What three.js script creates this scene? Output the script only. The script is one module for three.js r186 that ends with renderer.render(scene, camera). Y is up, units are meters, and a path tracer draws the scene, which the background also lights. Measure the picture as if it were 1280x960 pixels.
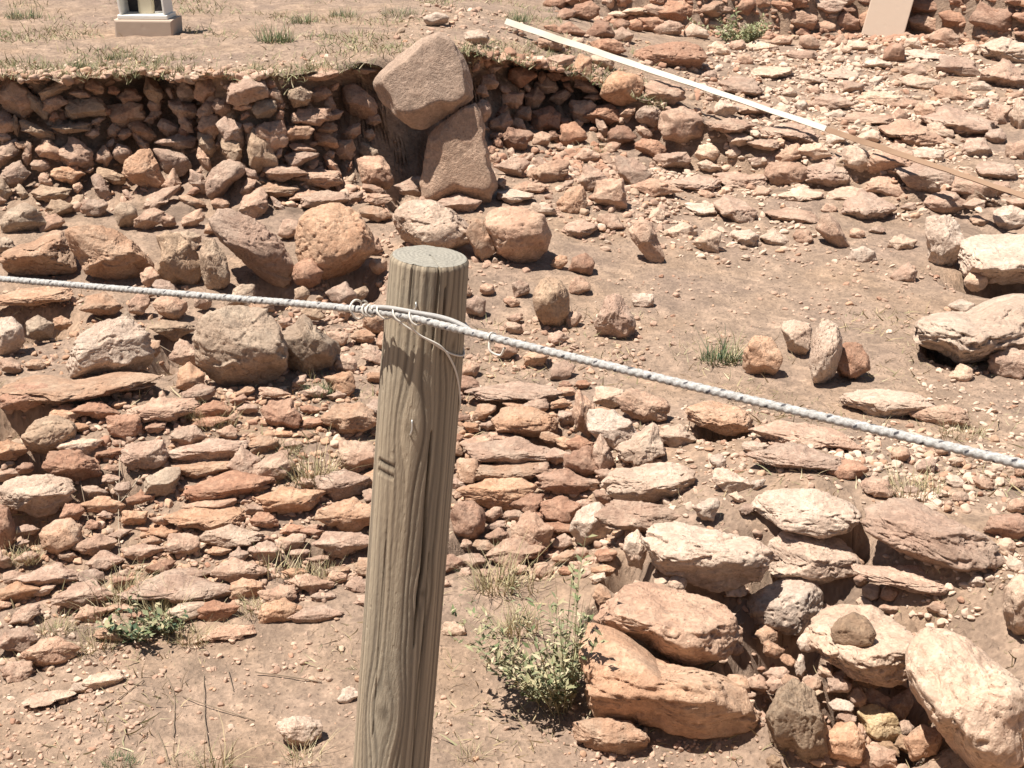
import * as THREE from 'three';
import { ImprovedNoise } from 'three/addons/math/ImprovedNoise.js';
import { mergeGeometries, mergeVertices } from 'three/addons/utils/BufferGeometryUtils.js';

// ---------- camera, sky, sun, exposure
const scene = new THREE.Scene();
const camera = new THREE.PerspectiveCamera(28.36, 4 / 3, 0.05, 400);
camera.position.set(0, 2.475, 0);
camera.rotation.set(-21 * Math.PI / 180, 0, 0);
const renderer = new THREE.WebGLRenderer({ antialias: true });
renderer.toneMapping = THREE.LinearToneMapping;
renderer.toneMappingExposure = 2.05;
renderer.shadowMap.enabled = true;
const SUN = new THREE.Vector3(-0.33, 0.94, 0.10).normalize();
{
  const w = 256, h = 128, d = new Float32Array(w * h * 4);
  for (let j = 0; j < h; j++) for (let i = 0; i < w; i++) {
    const e = (j + 0.5) / h * Math.PI - Math.PI / 2, a = (i + 0.5) / w * Math.PI * 2;
    const t = Math.max(0, Math.sin(e)), k = Math.pow(1 - t, 3);
    const o = (j * w + i) * 4;
    d[o] = 0.055 + 0.15 * k; d[o + 1] = 0.085 + 0.15 * k; d[o + 2] = 0.14 + 0.12 * k; d[o + 3] = 1;
    if (e < 0) { d[o] = 0.12; d[o + 1] = 0.095; d[o + 2] = 0.075; }
  }
  const sky = new THREE.DataTexture(d, w, h, THREE.RGBAFormat, THREE.FloatType);
  sky.mapping = THREE.EquirectangularReflectionMapping; sky.magFilter = THREE.LinearFilter; sky.needsUpdate = true;
  scene.background = sky; scene.environment = sky;
}
const sun = new THREE.DirectionalLight(new THREE.Color(1, 0.955, 0.88), 4.4);
sun.position.copy(SUN).multiplyScalar(20).add(new THREE.Vector3(0, 0, -7)); sun.target.position.set(0, 0, -7);
sun.castShadow = true; sun.shadow.mapSize.set(4096, 4096);
Object.assign(sun.shadow.camera, { left: -9, right: 9, top: 9, bottom: -9, near: 1, far: 50 });
scene.add(sun, sun.target);

// ---------- helpers
function rng(seed) { let s = (seed * 2654435761) | 0; return () => { s = (s + 0x6d2b79f5) | 0; let t = Math.imul(s ^ (s >>> 15), 1 | s); t = (t + Math.imul(t ^ (t >>> 7), 61 | t)) ^ t; return ((t ^ (t >>> 14)) >>> 0) / 4294967296; }; }
const PN = new ImprovedNoise();
const N3 = (x, y, z) => PN.noise(x, y, z);
const fbm = (x, y, z, o = 3) => { let s = 0, a = 1, f = 1; for (let i = 0; i < o; i++) { s += a * N3(x * f + i * 17.3, y * f + i * 5.1, z * f + i * 9.7); a *= 0.5; f *= 2.07; } return s; };
const clamp = (v, a, b) => Math.min(b, Math.max(a, v));
const ss = (t) => { t = clamp(t, 0, 1); return t * t * (3 - 2 * t); };
const mix = (a, b, t) => a + (b - a) * t;
const taken = {};
const numbered = (n) => { const k = taken[n] = (taken[n] ?? -1) + 1; return k ? n + '_' + String(k).padStart(3, '0') : n; };
function setup(o, name, label, category, group, kind) {
  o.name = numbered(name);
  if (label) o.userData.label = label;
  if (category) o.userData.category = category;
  if (group) o.userData.group = group;
  if (kind) o.userData.kind = kind;
  scene.add(o); return o;
}
function part(parent, name, geometry, material) { const m = new THREE.Mesh(geometry, material); m.name = name; m.castShadow = m.receiveShadow = true; parent.add(m); return m; }
function grainTexture(size, seed, lo, hi, colour, f1) {
  const d = new Uint8Array(size * size * 4), r = rng(seed);
  const g = new Float32Array(size * size);
  const wrapN = (x, y, f, s) => { // tileable value noise
    const xi = Math.floor(x * f), yi = Math.floor(y * f), fx = x * f - xi, fy = y * f - yi;
    const hsh = (a, b) => { let q = Math.imul(((a % f) + f) % f + 1, 374761393) ^ Math.imul(((b % f) + f) % f + 7, 668265263) ^ Math.imul(s, 1442695041); q = Math.imul(q ^ (q >>> 13), 1274126177); return ((q ^ (q >>> 16)) >>> 0) / 4294967296; };
    const u = fx * fx * (3 - 2 * fx), v = fy * fy * (3 - 2 * fy);
    return mix(mix(hsh(xi, yi), hsh(xi + 1, yi), u), mix(hsh(xi, yi + 1), hsh(xi + 1, yi + 1), u), v);
  };
  for (let j = 0; j < size; j++) for (let i = 0; i < size; i++) {
    const x = i / size, y = j / size;
    let v = 0.3 * wrapN(x, y, f1, seed) + 0.28 * wrapN(x, y, f1 * 3, seed + 1) + 0.24 * wrapN(x, y, f1 * 8, seed + 2) + 0.18 * r();
    const pit = wrapN(x, y, f1 * 5, seed + 5); if (pit < 0.17) v -= (0.17 - pit) * 2.2;
    g[j * size + i] = v;
  }
  for (let k = 0; k < g.length; k++) {
    const t = clamp((g[k] - 0.2) / 0.6, 0, 1), v = mix(lo, hi, t) * 255;
    d[k * 4] = v; d[k * 4 + 1] = colour ? v * 0.985 : v; d[k * 4 + 2] = colour ? v * 0.965 : v; d[k * 4 + 3] = 255;
  }
  const t = new THREE.DataTexture(d, size, size); t.wrapS = t.wrapT = THREE.RepeatWrapping; t.magFilter = THREE.LinearFilter;
  if (colour) t.colorSpace = THREE.SRGBColorSpace;
  t.needsUpdate = true; return t;
}
const grainMap = grainTexture(512, 3, 0.78, 1.0, true, 6), grainBump = grainTexture(512, 3, 0, 1, false, 6);
const soilMap = grainTexture(1024, 11, 0.70, 1.0, true, 10), soilBump = grainTexture(1024, 11, 0, 1, false, 10);
const stoneMat = new THREE.MeshStandardMaterial({ vertexColors: true, roughness: 0.93, map: grainMap, bumpMap: grainBump, bumpScale: 0.005 });
const soilMat = new THREE.MeshStandardMaterial({ vertexColors: true, roughness: 1, map: soilMap, bumpMap: soilBump, bumpScale: 0.009 });

// ---------- ground: trench floor, cut bank, terrace and far bank as one sheet
const LOOSE=[[-1.176,-4.911,0.84,0.633],[0.057,-5.028,0.312,0.552],[-1.087,-6.493,1.368,0.985],[0.776,-4.086,0.476,0.345],[1.259,-3.74,0.28,0.251]];
const PITS=[[-1.405,-4.851,0.118,0.072,0.15],[-1.656,-4.713,0.088,0.062,0.15],[-1.827,-5.19,0.133,0.092,0.15],[-1.386,-5.79,0.084,0.155,0.15],[-2.001,-6.067,0.168,0.15,0.15],[0.046,-5.421,0.123,0.086,0.15],[0.761,-5.035,0.092,0.082,0.15],[0.521,-4.19,0.164,0.06,0.2],[0.493,-3.87,0.164,0.06,0.2],[0.772,-3.951,0.135,0.182,0.2],[0.834,-3.692,0.124,0.06,0.2],[1.114,-3.717,0.059,0.154,0.2],[0.37,-4.332,0.066,0.087,0.2],[0.647,-4.055,0.083,0.06,0.2],[0.862,-3.998,0.085,0.177,0.2],[1.0,-3.727,0.114,0.06,0.2],[0.731,-4.284,0.101,0.06,0.2],[0.309,-4.129,0.064,0.06,0.2],[2.251,-6.717,0.221,0.151,0.15],[1.786,-5.831,0.085,0.142,0.15],[-0.58,-7.877,0.103,0.34,0.15],[-0.718,-6.538,0.122,0.149,0.15],[-1.079,-6.428,0.12,0.131,0.15],[0.175,-5.098,0.087,0.071,0.15],[1.077,-4.323,0.066,0.06,0.15],[-0.669,-4.534,0.08,0.06,0.15],[-1.66,-4.979,0.097,0.06,0.15],[-0.163,-4.604,0.07,0.062,0.15]];
const LOW={"p":[[-0.969,-3.53,0.03454],[0.0,-3.53,0.15606],[-1.409,-3.53,0.02922],[0.572,-3.53,-0.15603],[-1.582,-4.093,0.00109],[-0.599,-4.141,-0.05848],[-0.05,-4.115,0.05058],[0.189,-3.866,-0.30204],[-1.663,-4.367,-0.10788],[-1.013,-4.367,-0.03258],[-0.546,-4.367,0.07168],[-1.792,-4.846,-0.05241],[-1.099,-4.879,-0.01019],[-0.596,-4.911,-0.00181],[0.0,-4.911,0.15362],[-1.894,-5.227,0.19383],[-1.171,-5.303,0.1129],[-0.639,-5.379,0.07409],[0.0,-5.501,-0.04515],[-2.0,-5.576,-0.07058],[-1.254,-5.752,-0.09245],[-0.685,-5.835,-0.06109],[-0.131,-5.877,-0.02646],[-2.248,-6.393,0.00279],[-1.38,-6.442,0.02856],[-0.769,-6.69,0.00326],[0.0,-6.741,0.05455],[-2.515,-7.265,-0.00395],[-1.556,-7.39,-0.00883],[-0.85,-7.503,-0.00367],[0.0,-7.645,-0.01532],[0.425,-7.905,0.0611],[0.219,-4.65,-0.98927],[0.398,-4.176,-0.05467],[0.496,-4.468,0.21259],[0.337,-4.882,0.5471],[0.657,-4.748,-0.31596],[0.518,-5.781,-0.03959],[0.861,-5.933,0.01465],[1.364,-6.912,-0.00921],[0.903,-6.862,-0.02655],[0.549,-7.205,-0.02026],[1.135,-8.122,-0.05057],[1.697,-7.856,0.03212],[2.713,-7.837,-0.00641],[1.546,-6.033,0.02859],[2.233,-6.289,-0.01192],[1.288,-4.885,-0.08752],[1.804,-4.92,-0.03793],[0.913,-4.345,1.50273],[0.647,-4.217,1.42434],[0.522,-3.938,0.78217],[0.498,-3.676,-0.17692],[0.842,-3.916,5.22562],[0.727,-3.98,-3.30229],[0.9,-4.102,-3.19758],[1.003,-3.99,-3.43845],[1.117,-3.858,-3.397],[1.015,-3.615,-3.09424],[1.206,-3.669,-4.12191],[0.997,-3.76,5.23713],[1.236,-3.622,4.54277],[1.329,-3.334,-0.01767],[1.549,-4.102,-0.18743],[1.202,-4.056,3.36457],[1.308,-4.403,-0.30998]],"c":[-0.10008,0.01405,-0.0684],"box":[-2.515,2.713,-8.122,-3.334]};
const HIGH={"p":[[-2.598,-7.761,-0.00051],[-1.38,-7.761,-0.00447],[-2.609,-9.331,-0.00411],[-1.159,-9.331,-0.038],[-2.934,-10.561,-0.00217],[-0.761,-10.561,-0.00789],[-0.104,-10.061,0.08427],[-0.088,-8.46,0.10696],[0.233,-8.928,-0.02751],[0.321,-10.351,-0.00099],[0.574,-9.136,-0.06125],[1.109,-10.147,0.00488],[1.224,-11.262,-0.03308],[1.203,-8.754,-0.02215],[1.871,-9.927,0.01211],[2.038,-10.894,0.00077],[1.785,-8.378,-0.02404],[2.875,-9.768,-0.04769],[2.636,-7.645,-0.01969],[3.385,-10.102,0.01477],[2.867,-10.809,0.02294],[2.967,-8.739,0.04686]],"c":[0.70036,-0.04886,-0.03707],"box":[-2.934,3.385,-11.262,-7.645]};
const EDGE=[[-2.576,-7.689],[-1.983,-7.737],[-1.368,-7.689],[-1.062,-7.805],[-0.833,-7.973],[-0.472,-8.231],[-0.068,-8.658],[0.231,-8.844],[0.561,-8.918],[1.174,-8.524],[1.759,-8.243],[2.584,-7.481]], BANK=[[0.354,-11.441],[1.341,-11.262],[2.115,-11.336],[2.946,-11.606],[3.263,-11.224],[3.62,-10.871]];

function surf(T, x, z) {
  const [a, b, c, e] = T.box; x = clamp(x, a, b); z = clamp(z, c, e);
  let s = T.c[0] + T.c[1] * x + T.c[2] * z;
  for (const p of T.p) { const q = (x - p[0]) ** 2 + (z - p[1]) ** 2; s += p[2] * 0.5 * q * Math.log(q + 1e-12); }
  return s;
}
function along(line, x) {
  if (x <= line[0][0]) return line[0][1];
  for (let i = 1; i < line.length; i++) if (x <= line[i][0]) { const p = line[i - 1], q = line[i]; return mix(p[1], q[1], (x - p[0]) / (q[0] - p[0])); }
  return line[line.length - 1][1];
}
const K = 1.5;
const hollow = (x) => K * Math.max(0.04, 0.2 + 0.06 * Math.sin(2.7 * x + 1) + 0.05 * Math.sin(6.3 * x + 0.5) + 0.09 * Math.exp(-(((x + 0.52) / 0.22) ** 2))) * (1 - 0.75 * ss((x - 0.35) / 0.9));
const prof = (f) => clamp(f, 0, 1) ** 0.6 * Math.max(0, 1 - f) ** 0.4 / 0.51;
const NEAR_BANK_HEIGHT = 0.825;   // metres above the trench floor
function ground(x, z) {   // h: height, back: how far the face is hollowed back there, bank: 0..1 on a bank face, high: on the terrace side
  const wob = 0.04 * N3(x * 2.1, 4.2, 0) + 0.05 * N3(x * 6, 1.7, 0) + 0.035 * N3(x * 13, 3.7, z * 9);
  const w = 0.17 * K, s = along(EDGE, x) - z + wob, t = ss((s + w) / w);
  let l = t < 1 ? surf(LOW, x, z) : 0; const u = t > 0 ? surf(HIGH, x, z) : 0;
  const step = ss((z + 3.0) / 0.75);   // how far up the slope of the near bank that the post and the viewer stand on
  l += (NEAR_BANK_HEIGHT - l) * step;
  let h = l * (1 - t) + u * t;
  const s2 = along(BANK, x) - z + wob, q = ss(s2 / (0.13 * K)) * ss((x - 0.15 * K) / (0.35 * K));
  h += 0.34 * K * q;
  const bank = Math.max(t > 0 && t < 1 ? 1 : clamp(1 - Math.min(Math.abs(s + w), Math.abs(s)) / 0.12, 0, 1), s2 > -0.07 && s2 < 0.3 && x > 0.3 ? 1 : 0);
  const rough = mix(0.010, 0.045, bank);
  h += rough * fbm(x * 6, z * 6, 3.3, 3) + 0.006 * fbm(x * 26, z * 26, 7.1, 2) + 0.018 * N3(x * 1.5, z * 1.5, 9);
  for (const [px, pz, rx, rz] of LOOSE) { const e = ((x - px) / rx) ** 2 + ((z - pz) / rz) ** 2; if (e < 1.3) h -= 0.012 * ss((1.3 - e) / 0.5); }   // earth washed out from under the piled stones
  for (const [px, pz, rx, rz, deep] of PITS) { const e = ((x - px) / rx) ** 2 + ((z - pz) / rz) ** 2; if (e < 4) h -= deep * Math.exp(-e * e); }   // gaps between the wall stones
  const back = t > 0 && t < 1 ? hollow(x) * prof(t) * (1 + 0.5 * N3(x * 5, t * 3, 2)) + 0.05 * N3(x * 11, t * 4, 6) * 4 * t * (1 - t) : 0;
  return { h, back, bank, high: t, far: q };
}
{
  const axis = (a, b, step, outs) => { const r = []; for (let v = a; v <= b + 1e-6; v += step) r.push(v); return [...outs.map((o) => a - o).reverse(), ...r, ...outs.map((o) => b + o)]; };
  const outs = [0.1, 0.3, 0.7, 1.5, 3, 6, 12, 25, 60, 150];
  const xs = axis(-3.2, 3.4, 0.0185, outs), zs = [];
  for (let z = -2; z > -12.4; z -= z > -3.2 ? 0.05 : z < -7.2 && z > -9.6 ? 0.0115 : 0.016 + 0.0024 * Math.max(0, -z - 3.2)) zs.push(z);
  const zz = [8, 4, 1, 0, -0.8, -1.3, -1.6, ...zs, -12.8, -13.5, -15, -18, -24, -36, -60, -110, -200];
  const nx = xs.length, nz = zz.length, pos = new Float32Array(nx * nz * 3), col = new Float32Array(nx * nz * 3), uv = new Float32Array(nx * nz * 2), idx = [];
  for (let j = 0; j < nz; j++) for (let i = 0; i < nx; i++) {
    const x = xs[i], z = zz[j], k = j * nx + i, g = ground(x, z);
    pos.set([x, g.h, z - g.back], k * 3); uv.set([x / 0.6, (z - 1.2 * g.h * g.bank) / 0.6], k * 2);
    const n = fbm(x * 2, z * 2, 1.1, 4), n2 = fbm(x * 10, z * 10, 2.2, 2);
    // one dusty earth, mottled with redder patches
    const red = ss((n + 0.05) * 1.6) * 0.4, c = [mix(0.47, 0.39, red), mix(0.335, 0.255, red), mix(0.248, 0.178, red)];
    const v = 1 + 0.16 * n + 0.14 * n2;
    col.set([c[0] * v, c[1] * v, c[2] * v * (1 - 0.05 * n)], k * 3);
  }
  for (let j = 0; j < nz - 1; j++) for (let i = 0; i < nx - 1; i++) { const a = j * nx + i, b = a + 1, c = a + nx, d = c + 1; idx.push(a, b, c, b, d, c); }
  const g = new THREE.BufferGeometry();
  g.setAttribute('position', new THREE.BufferAttribute(pos, 3)); g.setAttribute('color', new THREE.BufferAttribute(col, 3)); g.setAttribute('uv', new THREE.BufferAttribute(uv, 2));
  g.setIndex(idx); g.computeVertexNormals();
  const m = new THREE.Mesh(g, soilMat); m.receiveShadow = m.castShadow = true;
  setup(m, 'ground', 'dusty tan earth of the trench, its cut banks and the terrace', 'ground', null, 'structure');
}

// ---------- stones
const PALETTE = {   // linear base colour, patch colour
  k: [[0.50, 0.345, 0.255], [0.55, 0.39, 0.295]], o: [[0.55, 0.33, 0.215], [0.62, 0.42, 0.295]], p: [[0.53, 0.345, 0.255], [0.61, 0.435, 0.33]], g: [[0.48, 0.34, 0.245], [0.55, 0.41, 0.30]],
  w: [[0.66, 0.48, 0.37], [0.75, 0.585, 0.465]], r: [[0.44, 0.245, 0.165], [0.52, 0.32, 0.225]], b: [[0.38, 0.25, 0.165], [0.44, 0.305, 0.205]], y: [[0.53, 0.385, 0.22], [0.61, 0.475, 0.31]],
};
const spheres = {};
function sphere(detail) {
  if (!spheres[detail]) { let g = new THREE.IcosahedronGeometry(1, detail); g.deleteAttribute('uv'); g.deleteAttribute('normal'); spheres[detail] = mergeVertices(g, 1e-4); }
  return spheres[detail];
}
function boxUV(pos, idx, scale, off) {   // uv in metres, one projection for each main direction of the faces; returns new arrays
  const map = new Map(), order = [], uv = [], out = [];
  const A = new THREE.Vector3(), B = new THREE.Vector3(), C = new THREE.Vector3();
  for (let f = 0; f < idx.length; f += 3) {
    A.fromArray(pos, idx[f] * 3); B.fromArray(pos, idx[f + 1] * 3); C.fromArray(pos, idx[f + 2] * 3);
    B.sub(A); C.sub(A); B.cross(C); const x = Math.abs(B.x), y = Math.abs(B.y), z = Math.abs(B.z);
    const ax = y >= x && y >= z ? 1 : (x >= z ? 0 : 2);
    for (let k = 0; k < 3; k++) {
      const v = idx[f + k], key = v * 3 + ax; let n = map.get(key);
      if (n === undefined) {
        n = order.length; map.set(key, n); order.push(v);
        const px = pos[v * 3], py = pos[v * 3 + 1], pz = pos[v * 3 + 2];
        uv.push(((ax === 0 ? pz : px) + off) / scale, ((ax === 1 ? pz : py) + off * 0.7) / scale);
      }
      out.push(n);
    }
  }
  return { order, uv, idx: out };
}
const V = (x, y, z) => new THREE.Vector3(x, y, z);
function rockGeometry(o) {
  const { type, a, b, c, u, v, w, outline, seed, detail, colour } = o, strata = colour === 'k' ? 0 : 0.32;
  const r = rng(seed), sg = sphere(detail), P = sg.attributes.position, n = P.count;
  const fwd = V(w.x, 0, w.z).normalize();
  // cutting planes in the stone's own proportions
  const planes = [];
  const plane = (x, y, z, d) => { const q = V(x, y, z).normalize(); planes.push([q.x, q.y, q.z, d]); };
  const j = (s) => (r() - 0.5) * 2 * s;
  if (type === 'S') {
    plane(j(0.16), 1, j(0.16) + 0.05, 0.62 + j(0.06)); plane(j(0.2), -1, j(0.2), 0.7);
    plane(j(0.3), -0.6 + j(0.2), 1, 0.66 + j(0.08));
    const m = 6 + Math.floor(r() * 3); for (let i = 0; i < m; i++) { const t = (i + 0.4 * j(1)) / m * Math.PI * 2; plane(Math.cos(t), j(0.5) - 0.05, Math.sin(t), 0.8 + 0.14 * r()); }
    for (let i = 0; i < 4; i++) plane(j(1), 0.5 + 0.6 * r(), j(1), 0.84 + 0.1 * r());
  } else {
    const m = type === 'A' ? 9 : 14, lo = type === 'A' ? 0.62 : 0.78, hi = type === 'A' ? 0.95 : 0.96;
    if (colour === 'k') { plane(0.12, 0.42, 0.9, 0.5); plane(-0.5, 0.8, 0.3, 0.8); } else plane(j(0.35), 0.9, 0.35 + j(0.35), type === 'A' ? 0.52 + 0.12 * r() : 0.72); if (colour !== 'k') plane(j(0.45), -0.75, 0.6 + j(0.25), type === 'A' ? 0.5 + 0.12 * r() : 0.66); if (type === 'A') plane(j(0.8), 0.3 + j(0.3), 1, 0.6 + 0.14 * r());
    for (let i = 0; i < m; i++) { const y = 1 - 2 * (i + 0.5) / m, t = i * 2.39996 + j(0.9), q = Math.sqrt(1 - y * y); plane(q * Math.cos(t) + j(0.25), y + j(0.25), q * Math.sin(t) + j(0.25), mix(lo, hi, r())); }
  }
  const hard = colour === 'k' ? 30 : type === 'A' ? 46 : type === 'S' ? 36 : 22;
  const ox = r() * 50, oy = r() * 50, oz = r() * 50, size = Math.cbrt(a * b * c), lay = (type === 'S' ? 1 : type === 'A' ? 0.6 : 0.15) * strata;
  const cells = Array.from({ length: type === 'B' ? 16 : 24 }, () => { const y = r() * 2 - 1, t = r() * 6.283, q = Math.sqrt(1 - y * y); return [q * Math.cos(t), y, q * Math.sin(t), r() - 0.5, j(1), j(1), j(1)]; }), chip = colour === 'k' ? 0.015 : type === 'B' ? 0.05 : 0.085;
  const pos = new Float32Array(n * 3), pr = new Float32Array(n), pt = new Float32Array(n), pw = new Float32Array(n), NB = 48, sil = new Float32Array(NB);
  const layF = 9 + r() * 6, tiltx = j(0.25), tiltz = j(0.25), q = V(0, 0, 0), rough = colour === 'k' ? 0.015 : type === 'B' ? 0.03 : 0.035;
  for (let i = 0; i < n; i++) {
    const x = P.getX(i), y = P.getY(i), z = P.getZ(i);
    let sum = Math.pow(1 / 1.04, hard); // soft minimum of the plane distances: slightly worn edges
    for (const p of planes) { const dt = x * p[0] + y * p[1] + z * p[2]; if (dt > 0.05) sum += Math.pow(dt / p[3], hard); }
    let R = Math.min(1.25, Math.pow(sum + 1e-9, -1 / hard));
    const big = fbm(x * 1.6 + ox, y * 1.6 + oy, z * 1.6 + oz, 2), fine = fbm(x * 5 + ox, y * 5 + oy, z * 5 + oz, 4);
    R *= 1 + (colour === 'k' ? 0.03 : 0.05) * big + rough * fine;
    { let best = -9, q = cells[0]; const wx = x + 0.12 * fine, wy = y + 0.12 * big, wz = z - 0.12 * fine; for (const e of cells) { const dt = wx * e[0] + wy * e[1] + wz * e[2]; if (dt > best) { best = dt; q = e; } } R *= 1 + chip * (q[3] + 0.9 * (q[4] * (x - q[0]) + q[5] * (y - q[1]) + q[6] * (z - q[2]))); }
    const cr = Math.abs(N3(x * 1.9 + oy, y * 2.6 + oz, z * 1.9 + ox)); if (cr < 0.035) R *= 1 - (0.035 - cr) * (colour === 'k' ? 0.3 : 1.5);
    const pit = N3(x * 7 + oz, y * 7 + ox, z * 7 + oy); if (pit > 0.3 && colour !== 'k') R *= 1 - (pit - 0.3) * 0.22;
    let X = x * R * a, Y = y * R * b, Z = z * R * c;
    if (lay > 0.05) { const s = (Y + tiltx * X + tiltz * Z) / Math.max(b, 0.4 * size) * layF * 0.35 + 0.6 * big; const l = N3(ox, s * 1.7, oz) + 0.5 * N3(oy, s * 4.1, ox); const k = 1 + 0.10 * lay * l; X *= k; Z *= k; }
    q.set(u.x * X + fwd.x * Z, Y, u.z * X + fwd.z * Z);
    const pu = q.dot(u), pv = q.dot(v), rad = Math.hypot(pu, pv), th = Math.atan2(pv, pu);
    pr[i] = rad; pt[i] = th; pw[i] = q.dot(w);
    const bin = Math.floor(((th + Math.PI) / (2 * Math.PI)) * NB) % NB; if (rad > sil[bin]) sil[bin] = rad;
  }
  for (let i = 0; i < NB; i++) if (!sil[i]) sil[i] = Math.max(sil[(i + 1) % NB], sil[(i + NB - 1) % NB], 1e-3);
  const sm = sil.map((s, i) => (2 * s + sil[(i + 1) % NB] + sil[(i + NB - 1) % NB]) / 4);
  const look = (arr, t) => { const m = arr.length, f = ((t % 1) + 1) % 1 * m, i = Math.floor(f); return mix(arr[i % m], arr[(i + 1) % m], f - i); };
  const [c0, c1] = PALETTE[colour], tone = 0.86 + 0.26 * r(), warm = j(0.05), col = new Float32Array(n * 3);
  for (let i = 0; i < n; i++) {
    const S = look(sm, (pt[i] + Math.PI) / (2 * Math.PI) - 0.5 / NB), k = outline(pt[i]) / S, pu = Math.cos(pt[i]) * pr[i] * k, pv = Math.sin(pt[i]) * pr[i] * k;
    q.copy(u).multiplyScalar(pu).addScaledVector(v, pv).addScaledVector(w, pw[i]);
    q.toArray(pos, i * 3);
    const s = 1 / Math.max(0.05, size), n1 = fbm(q.x * 0.9 * s + ox, q.y * 0.9 * s + oy, q.z * 0.9 * s + oz, 3), n2 = fbm(q.x * 70 + oy, q.y * 70 + oz, q.z * 70 + ox, 3);
    const m = ss(n1 * 0.9 + 0.4 + 0.5 * n2), sp = N3(q.x * 130 + ox, q.y * 130, q.z * 130 + oz), f = tone * (1 + 0.10 * n2 - (sp > 0.42 ? (sp - 0.42) * 1.2 : 0));
    col[i * 3] = mix(c0[0], c1[0], m) * f * (1 + warm); col[i * 3 + 1] = mix(c0[1], c1[1], m) * f; col[i * 3 + 2] = mix(c0[2], c1[2], m) * f * (1 - warm);
  }
  const t = boxUV(pos, sg.index.array, 0.22, seed * 0.137 % 1), g0 = new THREE.BufferGeometry();
  g0.setAttribute('position', new THREE.BufferAttribute(pos, 3)); g0.setIndex(sg.index.clone()); g0.computeVertexNormals();
  const nn = g0.attributes.normal.array, m = t.order.length, P2 = new Float32Array(m * 3), Nn = new Float32Array(m * 3), C2 = new Float32Array(m * 3);
  t.order.forEach((s, i) => { for (let k = 0; k < 3; k++) { P2[i * 3 + k] = pos[s * 3 + k]; Nn[i * 3 + k] = nn[s * 3 + k]; C2[i * 3 + k] = col[s * 3 + k]; } });
  const g = new THREE.BufferGeometry();
  g.setAttribute('position', new THREE.BufferAttribute(P2, 3)); g.setAttribute('normal', new THREE.BufferAttribute(Nn, 3)); g.setAttribute('color', new THREE.BufferAttribute(C2, 3)); g.setAttribute('uv', new THREE.BufferAttribute(new Float32Array(t.uv), 2)); g.setIndex(t.idx);
  return g;
}
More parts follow.
